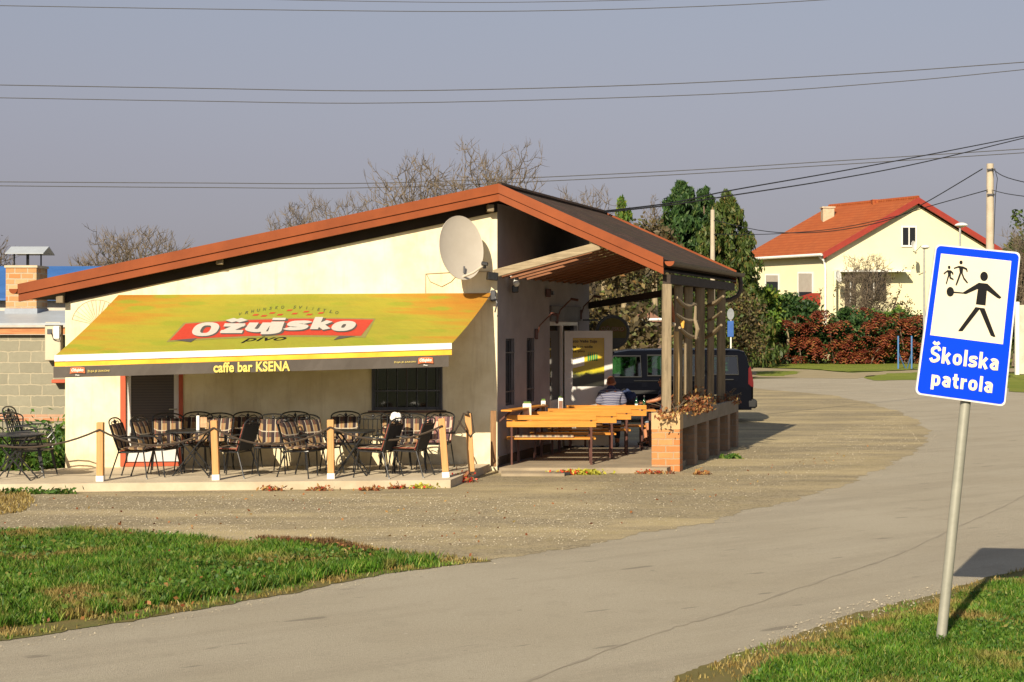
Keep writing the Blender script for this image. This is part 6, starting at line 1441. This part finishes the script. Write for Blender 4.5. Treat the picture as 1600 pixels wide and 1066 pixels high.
# openings
n_g=Vector((gd.y,-gd.x,0)); n_l=Vector((-abs(ld.y),-abs(ld.x),0)).normalized()
def hpx(px,py,left,o=0): 
    return onplane(px,py,(iA+n_l*o) if left else (iA+n_g*o),n_l if left else n_g)
def hwin(x0,y0,x1,y1,left,lab=None,blind=None,cls='window'):
    nn=n_l if left else n_g; q=[hpx(x0,y0,left,.02),hpx(x1,y0,left,.02),hpx(x1,y1,left,.02),hpx(x0,y1,left,.02)]; m=MB(); ins=.12
    cx=sum(q,Vector())/4; ii=[p+(cx-p).normalized()*.16 for p in q]
    for i in range(4): j=(i+1)%4; m.prism([q[i],q[j],ii[j],ii[i]],nn*.06)
    w_=m.build(cls,WHITEM if cls=='window' else DKWOOD,hs_); m=MB(); m.prism(ii,nn*.015); m.build('pane',GLASSD,w_)
    if blind: m=MB(); b=[ii[0],ii[1],ii[1].lerp(ii[2],blind),ii[0].lerp(ii[3],blind)]; b=[p+nn*.02 for p in b]; m.prism(b,nn*.03); m.build('blind',pm('grey_beige_blind',(.36,.32,.27),(.3,.26,.22),3),w_)
    else: m=MB(); m.beam((ii[0]+ii[1])/2+nn*.03,(ii[2]+ii[3])/2+nn*.03,.08,.06,up=nn); m.build('mullion',WHITEM,w_)
hwin(1196,428,1218,466,True,blind=.30); hwin(1247,425,1271,466,True,blind=.8); hwin(1408,353,1432,386,False); hwin(1320,428,1337,478,False,cls='balcony_door'); hwin(1346,424,1384,470,False,cls='balcony_door')
m=MB(); a=hpx(1302,421,False,0); b=hpx(1412,421,False,0); m.prism([a,b,b+n_g*1.2+V(0,0,-.1),a+n_g*1.2+V(0,0,-.1)],(0,0,-.12)); m.build('balcony_canopy',WHITEM,hs_)
m=MB(); m.prism([hpx(1250,478,True,0),hpx(1282,478,True,0),hpx(1282,458,True,0)+n_l*-.0,hpx(1262,464,True,0)],n_l*.8); m.build('porch_roof',RV,hs_)
m=MB(); a=hpx(1304,424,False,.9); m.beam(a,a+V(0,0,-4.2),.18,.18); m.build('balcony_post',HW,hs_)
for (px,py,Y,s,lab) in ((1427,384,113.0,.62,'white satellite dish under the attic window of the house'),(1309,432,112.5,.75,'white satellite dish beside the downpipe of the house')):
    c=P(px,py,Y); d_=empty('satellite_dish',(c.x,c.y,c.z-.6),lab,'satellite dish','small satellite dishes on the house'); Q2=Vector((.75,-.65,.15)).to_track_quat('Z','Y').to_matrix().to_4x4(); m=MB(); m.lathe([(.01,0)]+[(r*s,.25*r*r) for r in(.2,.35,.5,.55)]+[(.55*s,.05),(.01,-.03)],c,24,Q2); m.build('reflector',P_WHITE,d_,smooth=True); m=MB(); m.tube([c+V(0,.05,-.4),c+V(.3,.3,-.5),c+V(.5,1.5,-.5)],.04,6); m.tube([c+Q2@V(0,-.5,.05),c+Q2@V(0,-.1,.6)],.03,6); m.build('arm',STEEL,d_)
# creeper growing over the balcony
bush('climbing_shrub',P(1375,450,110).x,110,7,7.2,1.2,3000,LBR,'sparse brown shrub climbing in front of the house balcony','shrub',size=.09,clump=9,lumps=14)
q=P(1330,400,109); bare_tree('bare_shrub',P(1352,440,108).x,108,P(0,398,108).z,.8,93,'thin bare twiggy shrub before the house gable','shrub',levels=5,trunk_h=.3,base=.12,leafm=LBR)
# ---- hedge: green shrubs and red sumacs, each its own plant
HG='green shrubs of the hedge before the house'; Yg=104
gl=[(1158,440,3.4,'tall green hedge shrub nearest the van, left end of the hedge'),(1180,455,3,'green hedge shrub second from the left end'),(1205,462,3,'green hedge shrub under the left house window'),(1228,465,2.6,'green hedge shrub behind the leftmost red sumacs'),(1262,468,3,'green hedge shrub below the blinds window'),(1320,485,2.6,'green hedge shrub below the balcony door'),(1352,490,2.8,'green hedge shrub in the middle of the red sumacs'),(1392,478,2.6,'bright green hedge shrub beside the lamp pole'),(1420,490,2.6,'green hedge shrub right of the lamp pole')]
for i,(px,py,w_,lb) in enumerate(gl):
    Y=Yg+random.uniform(-.5,1.5); q=P(px,py,Y); bush('hedge_shrub',q.x,Y,w_,q.z*1.12,3.0,11000,(LG if i in(0,1,2,7) else LDG),lb,'shrub',HG,size=.15,lumps=9)
def sumac(px,py,Y,w_,lab,n=70):
    q=P(px,py,Y); H=q.z; root=empty('sumac_shrub',(q.x,Y,0),lab,'sumac','red sumac shrubs along the hedge'); vs=[]; st=MB(); n=9
    for k in range(n):
        z=H*random.uniform(.12,.97); a=random.uniform(0,6.28); rr=w_*.5*random.random()**.6*(1.05-.4*(z/H)); c=np.array([q.x+math.cos(a)*rr,Y-abs(math.sin(a))*rr*.7,z])
        if k%9==0: st.tube([(q.x+random.uniform(-.2,.2),Y,0),(c[0]*.5+q.x*.5,Y,z*.6),tuple(c)],[.05,.035,.015],5)
        nf=random.randint(7,11)
        for j in range(nf):
            th=random.uniform(0,6.28); L=random.uniform(.5,.95); out=np.array([math.cos(th),math.sin(th)*.8,random.uniform(-.1,.5)]); prev=c
            for s in range(5):
                t=(s+1)/5; p=c+out*L*t-np.array([0,0,1])*L*.75*t*t; d=p-prev; d/=np.linalg.norm(d); sdv=np.cross(d,[0,0,1]); nn=np.linalg.norm(sdv); sdv=sdv/nn if nn>1e-6 else np.array([1,0,0])
                for sg in(-1,1):
                    tip=p+sdv*sg*.24*(1-.5*t)-np.array([0,0,.07]); vs.append([p-d*.035,tip-d*.03,tip+d*.03,p+d*.035])
                prev=p
    npmesh('foliage',np.array(vs),4,LRD,root); st.build('stem',BARK,root)
sm_=[(1192,492,2.2,'leftmost small red sumac in front of the green hedge'),(1222,490,2.4,'red sumac under the left house window'),(1250,486,2.4,'red sumac left of the tall pale stem'),(1276,480,2.4,'red sumac near the downpipe of the house'),(1303,484,2.6,'red sumac in the middle of the hedge'),(1332,482,2.6,'tall red sumac below the balcony door'),(1360,478,2.6,'tall red sumac below the bare twiggy shrub'),(1384,484,2.2,'red sumac left of the lamp pole'),(1412,486,2.2,'red sumac behind the blue frame posts'),(1434,488,2.2,'rightmost red sumac beside the blue sign'),(1172,535,1.8,'low red sumac close to the van rear'),(1345,530,2.2,'low red sumac in front of the middle of the hedge')]
for px,py,w_,lb in sm_: sumac(px,py,Yg-2.0+random.uniform(-.6,.4),w_,lb)
q=P(1229,500,101.5); m=MB(); m.tube([(q.x,101.5,0),(q.x+.1,101.5,1.6),(q.x,101.5,2.6)],[.1,.08,.05],7); r=empty('tree',(q.x,101.5,0),'pale bare stem standing among the sumacs','tree'); m.build('trunk',BARKL,r)
bush('tree',P(1592,440,95).x,95,3,P(0,352,95).z*1.1,3,4500,LOL,'olive tree at the right frame edge behind the concrete fence','tree',size=.17)
q=P(1610,352,92); bare_tree('bare_tree',q.x,92,q.z,.9,99,'bare twigs of a tree at the right frame edge',levels=5,trunk_h=.3,base=.18)
bush('shrub',P(1180,445,99).x,99,3,P(0,452,99).z,2,4200,LG,'light green shrub below the left corner of the house','shrub',size=.17,group='light shrubs by the house')
# low shrubs on horizon right of house
bush('shrub',P(1560,500,118).x,118,9,P(0,440,118).z,4,5000,LOL,'olive shrub behind the blue sign at the house gable end','shrub',size=.2)
# concrete fence at right edge
Yf_=80; cf=empty('concrete_fence',(P(1620,0,Yf_).x,Yf_,0),'white concrete panel fence at the right frame edge','fence')
zt_=P(0,475,Yf_).z; x0=P(1586,0,Yf_).x
for i in range(5):
    m=MB(); m.box((x0+.1+i*1.6,Yf_,zt_/2+.05),(.2,.2,zt_+.1),bev=.02); m.build('fence_post',WHITEM,cf); m=MB(); m.box((x0+.1+i*1.6+.8,Yf_,zt_/2),(1.39,.08,zt_-.1)); m.build('fence_panel',pm('stained_white_concrete',(.58,.52,.42),(.40,.35,.27),1.5,.9),cf)
# two blue frame posts
bl=pm('blue_post_paint',(.06,.17,.36),(.05,.13,.3),4,.5)
for px,lab in((1403.5,'left blue steel post with a slanting brace on the far grass'),(1424.5,'right blue steel post of the pair on the far grass')):
    Y=91; q=P(px,525,Y); r=empty('blue_post',(q.x,Y,0),lab,'post','blue steel posts on the far grass'); m=MB(); m.tube([(q.x,Y,0),(q.x,Y,q.z)],.05,8); m.build('upright',bl,r); m=MB(); m.tube([(q.x+(.55 if px<1410 else -.1),Y+.6,0),(q.x,Y,q.z*.5)],.035,6); m.build('brace',bl,r)
# ================================================================ poles, lamps, wires
PC=pm('pale_concrete_pole',(.46,.39,.29),(.36,.30,.22),2.5,.9,bump=.3)
def pole(px,pt,Y,r0,r1,lab):
    q=P(px,pt,Y); r=empty('utility_pole',(q.x,Y,0),lab,'utility pole'); m=MB(); m.tube([(q.x,Y,0),(q.x,Y,q.z)],[r0,r1],12); m.build('shaft',PC,r,smooth=True); return r,q
up,uq=pole(1547,256,64,.20,.14,'tall pale concrete utility pole right of the orange-roofed house, carrying black cables')
m=MB(); 
for z in(.25,1.25): m.beam((uq.x-.16,64-.17,uq.z-z),(uq.x+.16,64-.17,uq.z-z),.05,.07); 
m.build('clamp',DKGREYM,up); m=MB(); m.tube([(uq.x+.15,63.9,uq.z-.2),(uq.x+.25,63.85,uq.z-.6),(uq.x+.17,63.85,uq.z-1.3),(uq.x+.1,63.85,uq.z-3.2)],.014,5); m.build('cable',BLACKM,up)
pole(1113.5,328,92,.17,.12,'slim pale pole in front of the dark conifers')
def lamp(px,pt,Y,lab,wide):
    q=P(px,pt,Y); r=empty('street_lamp',(q.x,Y,0),lab,'street lamp','street lamps before the house'); m=MB(); m.tube([(q.x,Y,0),(q.x,Y,q.z)],[.08,.05],8); m.build('pole',STEEL,r); m=MB(); m.lathe([(.03,-.02),(.12,-.0),(.30*wide,.07),(.28*wide,.13),(.12,.20),(.001,.21)],(q.x+.06,Y,q.z),18); m.build('lamp_head',WHITEM,r,smooth=True)
lamp(1444,389,84,'street lamp just left of the blue sign',.8); lamp(1500,355,74,'street lamp rising behind the top of the blue sign',1.0)
WM=pm('thin_grey_wire',(.07,.068,.07),None,5,.7,bump=0); WB_=pm('black_cable',(.012,.012,.014),None,5,.6,bump=0)
WG='overhead wires crossing the sky'
def wire(pts,lab,r=.013,mat=WM):
    P_=[Vector(p) for p in pts]; out=[]
    if 'pair' in lab or 'frame edge' in lab: P_=[P_[0]+(P_[0]-P_[1])*2]+P_+[P_[-1]+(P_[-1]-P_[-2])*2]
    elif 'cafe roof' in lab or 'leaving' in lab: P_=P_+[P_[-1]+(P_[-1]-P_[-2])*2]
    # smooth catmull through the measured points
    for i in range(len(P_)-1):
        a=P_[max(i-1,0)];b=P_[i];c=P_[i+1];d=P_[min(i+2,len(P_)-1)]
        for k in range(6):
            t=k/6; out.append(.5*((2*b)+(c-a)*t+(2*a-5*b+4*c-d)*t*t+(3*b-a-3*c+d)*t**3))
    out.append(P_[-1]); m=MB(); m.tube(out,r,5); tag(m.build('overhead_wire',mat,smooth=True),lab,'wire',WG)
wire([P(x,y,46) for x,y in((-60,8),(340,14.5),(760,18),(1100,10),(1420,-8))],'lower one of the two wires at the top frame edge',.012)
wire([P(x,y,47) for x,y in((300,-4),(500,1),(760,4),(1000,0),(1100,-4))],'wire just touching the top frame edge',.010)
wire([P(x,y,44) for x,y in((-60,132),(300,138),(620,142),(1000,133),(1350,115),(1660,93))],'upper wire of the middle pair crossing the sky',.013)
wire([P(x,y,45) for x,y in((-60,152),(300,158),(620,161),(1100,148),(1400,128),(1660,103))],'lower wire of the middle pair crossing the sky',.012)
wire([P(x,y,80) for x,y in((-60,284),(300,286),(600,286),(1000,270),(1300,252),(1660,229))],'upper wire of the low pair passing behind the bare trees',.022)
wire([P(x,y,81) for x,y in((-60,290),(300,293),(600,293),(1000,276),(1300,258),(1660,235))],'lower wire of the low pair passing behind the bare trees',.022)
wire([P(x,y,Y) for x,y,Y in((943,330,34.6),(1050,317,36),(1140,298,38),(1300,270,42),(1450,242,46),(1660,201,52))],'upper black cable rising to the right from the cafe roof',.016,WB_)
wire([P(x,y,Y) for x,y,Y in((945,332,34.6),(1050,320,36),(1140,306,38),(1300,281,42),(1450,252,46),(1660,201,51))],'lower black cable rising to the right from the cafe roof',.016,WB_)
wire([P(x,y,Y) for x,y,Y in((1535,264,63.8),(1440,320,70),(1380,346,74),(1290,362,80),(1200,362,86),(1114,344,92))],'black cable sagging from the pole top past the orange roof',.022,WB_)
wire([P(x,y,Y) for x,y,Y in((1543,297,63.8),(1450,323,70),(1400,338,74),(1300,358,80),(1200,366,86),(1114,366,92))],'second black cable sagging before the orange roof',.02,WB_)
wire([P(x,y,Y) for x,y,Y in((1550,263,63.8),(1575,278,60),(1660,298,55))],'upper black cable leaving the pole to the right',.018,WB_)
wire([P(x,y,Y) for x,y,Y in((1550,297,63.8),(1580,304,60),(1660,314,55))],'lower black cable leaving the pole to the right',.016,WB_)
# ================================================================ plants near the cafe
WEED=leafmat('weed_leaf',[(0,(.03,.08,.01)),(.5,(.06,.14,.015)),(.9,(.13,.20,.03)),(1,(.25,.22,.06))],nscale=2)
pts=np.stack([rng.uniform(-10.6,-7.85,22000),rng.uniform(26.7,32.3,22000),np.abs(rng.normal(0,.22,22000))+.02],1); vn_=vnoise(pts[:,0],pts[:,1],3,9); pts[:,2]*=np.clip(.8+vn_*1.2,.2,1.6)
pts=np.concatenate([pts,np.stack([rng.uniform(-10.6,-8.7,5000),rng.uniform(25.6,26.8,5000),np.abs(rng.normal(0,.16,5000))+.02],1)])
tag(npmesh('weeds',leaves(pts,.055,2.4),4,WEED),'dense green weeds between the terrace and the block wall','weeds',kind='stuff')
pp_=[]
for px in (20,55,95,): 
    q=G(px,772,0); k=np.stack([rng.normal(q.x,.12,120),rng.normal(q.y,.05,120),np.abs(rng.normal(0,.035,120))+.01],1); pp_.append(k)
tag(npmesh('kerb_weeds',leaves(np.concatenate(pp_),.035,2.4),4,WEED),'sparse weeds at the foot of the terrace kerb','weeds',kind='stuff')
def tuft(px,py,n,s,mat,lab,name,cat,w=.10,h=.06,z=0,flowers=None,depth=.05,group=None):
    q=G(px,py,z); root=empty(name,tuple(q),lab,cat,group); p=np.stack([rng.normal(q.x,w,n),rng.normal(q.y,depth,n),np.abs(rng.normal(0,h,n))+z+.01],1); npmesh('foliage',leaves(p,s,2.2),4,mat,root)
    if flowers:
        p=np.stack([rng.normal(q.x+flowers[2],w*.7,flowers[1]),rng.normal(q.y-.03,depth,flowers[1]),np.abs(rng.normal(h*.8,h*.5,flowers[1]))+z+.02],1); npmesh('flowers',leaves(p,s*1.05,1.1),4,flowers[0],root)
RF=leafmat('red_flower_petal',[(0,(.45,.01,.01)),(.6,(.65,.03,.02)),(1,(.7,.12,.06))],nscale=9,dark=.1); YF=leafmat('yellow_green_leaf',[(0,(.30,.30,.03)),(1,(.55,.50,.08))],nscale=9,dark=.1)
tg='small dry plants along the foot of the terrace'
for px,lab in ((425,'dry reddish tuft below the terrace edge, left of centre'),(500,'largest dry tuft below the terrace edge beside the third post'),(578,'dry tuft with a red bloom below the two plaid chairs'),(620,'red blossomed tuft near the right end of the terrace'),(660,'yellowish tuft at the right end of the terrace')):
    tuft(px,767 if px<600 else 764,90,.032,LDRY if px!=660 else YF,lab,'small_plant','plant',w=.10,h=.028,flowers=(RF,6,.03),group=tg)
tuft(721,754,150,.035,LDRY,'bright red flowers at the terrace corner near the coiled rope','flowering_plant','plant',w=.13,h=.07,flowers=(RF,70,0))
tuft(905,742,300,.038,YF,'heap of red blossoms and yellow leaves before the porch slab','flowering_plant','plant',w=.20,h=.035,flowers=(RF,110,-.1))
tuft(1020,741,110,.032,LDRY,'thin red flowers in front of the brick planter','flowering_plant','plant',w=.16,h=.025,flowers=(RF,28,-.05))
tuft(1095,742,60,.04,LDRY,'tiny dry tuft right of the brick planter','small_plant','plant',w=.07,h=.03)
tuft(1143,717,90,.05,WEED,'small green weed on the gravel right of the planter','small_plant','plant',w=.08,h=.035)
# dry plants in the planter
for s,n,w_,h_,lab in ((.35,450,.09,.10,'dry reddish plant in the planter behind the front post'),(1.3,1300,.13,.14,'large dry orange-red plant spilling over the planter'),(2.4,1100,.13,.16,'dry straw-coloured plant in the middle of the planter'),(5.3,400,.12,.07,'dark dry plant at the far end of the planter')):
    q=Vector(((X0+X1)/2+.05,Yp,0))+SD*s; root=empty('planter_plant',(q.x,q.y,.96),lab,'plant','dry plants in the brick planter'); d=rng.normal(size=(n,3))*[w_,.32,h_]; d[:,2]=np.abs(d[:,2])-.05; p=d+np.array([q.x,q.y,.98])+np.outer(d[:,1],[.3,0,0]); npmesh('foliage',leaves(p,.04,2.0,.3),4,LDRY,root)
    m=MB()
    for k in range(26): a=Vector((q.x+random.gauss(0,w_*.4),q.y+random.gauss(0,.2),.96)); m.tube([a,a+V(random.gauss(0,.05),0,.12),a+V(random.gauss(0,.16),random.gauss(0,.1),random.uniform(.12,.30))],.005,4)
    m.build('stems',TWIG,root)
def scatter(pix,n,size,mat,name,lab,cat,asp,zs):
    pg=[tuple(G(*q)[:2]) for q in pix]; X=[q[0] for q in pg]; Y=[q[1] for q in pg]; x=rng.uniform(min(X),max(X),n*6); y=rng.uniform(min(Y),max(Y),n*6); k=inside(pg,x,y)&(vnoise(x,y,1.6,21)+rng.uniform(-.3,.3,len(x))>.05); x=x[k][:n]; y=y[k][:n]
    tag(npmesh(name,leaves(np.stack([x,y,rng.uniform(zs[0],zs[1],len(x))],1),size,asp),4,mat),lab,cat,kind='stuff')
scatter(inner_l,9000,.035,WEED,'verge_weeds','broad-leaved weeds among the grass of the left verge','weeds',1.5,(.03,.11))
scatter(inner_r,7000,.026,WEED,'roadside_weeds','broad-leaved weeds in the grass round the blue sign','weeds',1.5,(.02,.07))
scatter(verge_l,1500,.03,LDRY,'fallen_leaves','brown fallen leaves lying on the left verge','leaves',1.4,(.02,.1))
scatter([(0,775),(760,770),(1100,745),(1400,690),(1000,820),(700,860),(300,835),(0,825)],260,.03,LDRY,'fallen_leaves','few brown leaves scattered over the gravel lot','leaves',1.4,(.01,.02))
# dry weeds strip on the verge (brown patch) and leaf bits
pgx=[(560,846),(700,848),(900,852),(760,862),(640,872),(600,866)]
blades('dried_weeds',[(800/2+0,842),(520,848),(590,862),(520,868),(420,856)],4200,.02,.07,leafmat('brown_dead_weed',[(0,(.08,.04,.018)),(.6,(.16,.08,.03)),(1,(.25,.15,.06))],nscale=2),'dead brown weeds at the upper edge of the left verge',thr=-.9)
blades('dried_weeds',[(0,764),(40,768),(55,785),(40,800),(0,806),(-60,806),(-60,764)],3500,.02,.07,GD,'brown dry grass patch at the left foot of the terrace',thr=-.9)
m=MB(); q=G(876,744,.0); m.beam(q+V(-.1,-.02,.03),q+V(.16,.12,.03),.07,.05,bev=.01); tag(m.build('black_pipe_end',RUBBER),'short black pipe end lying before the porch step','pipe')
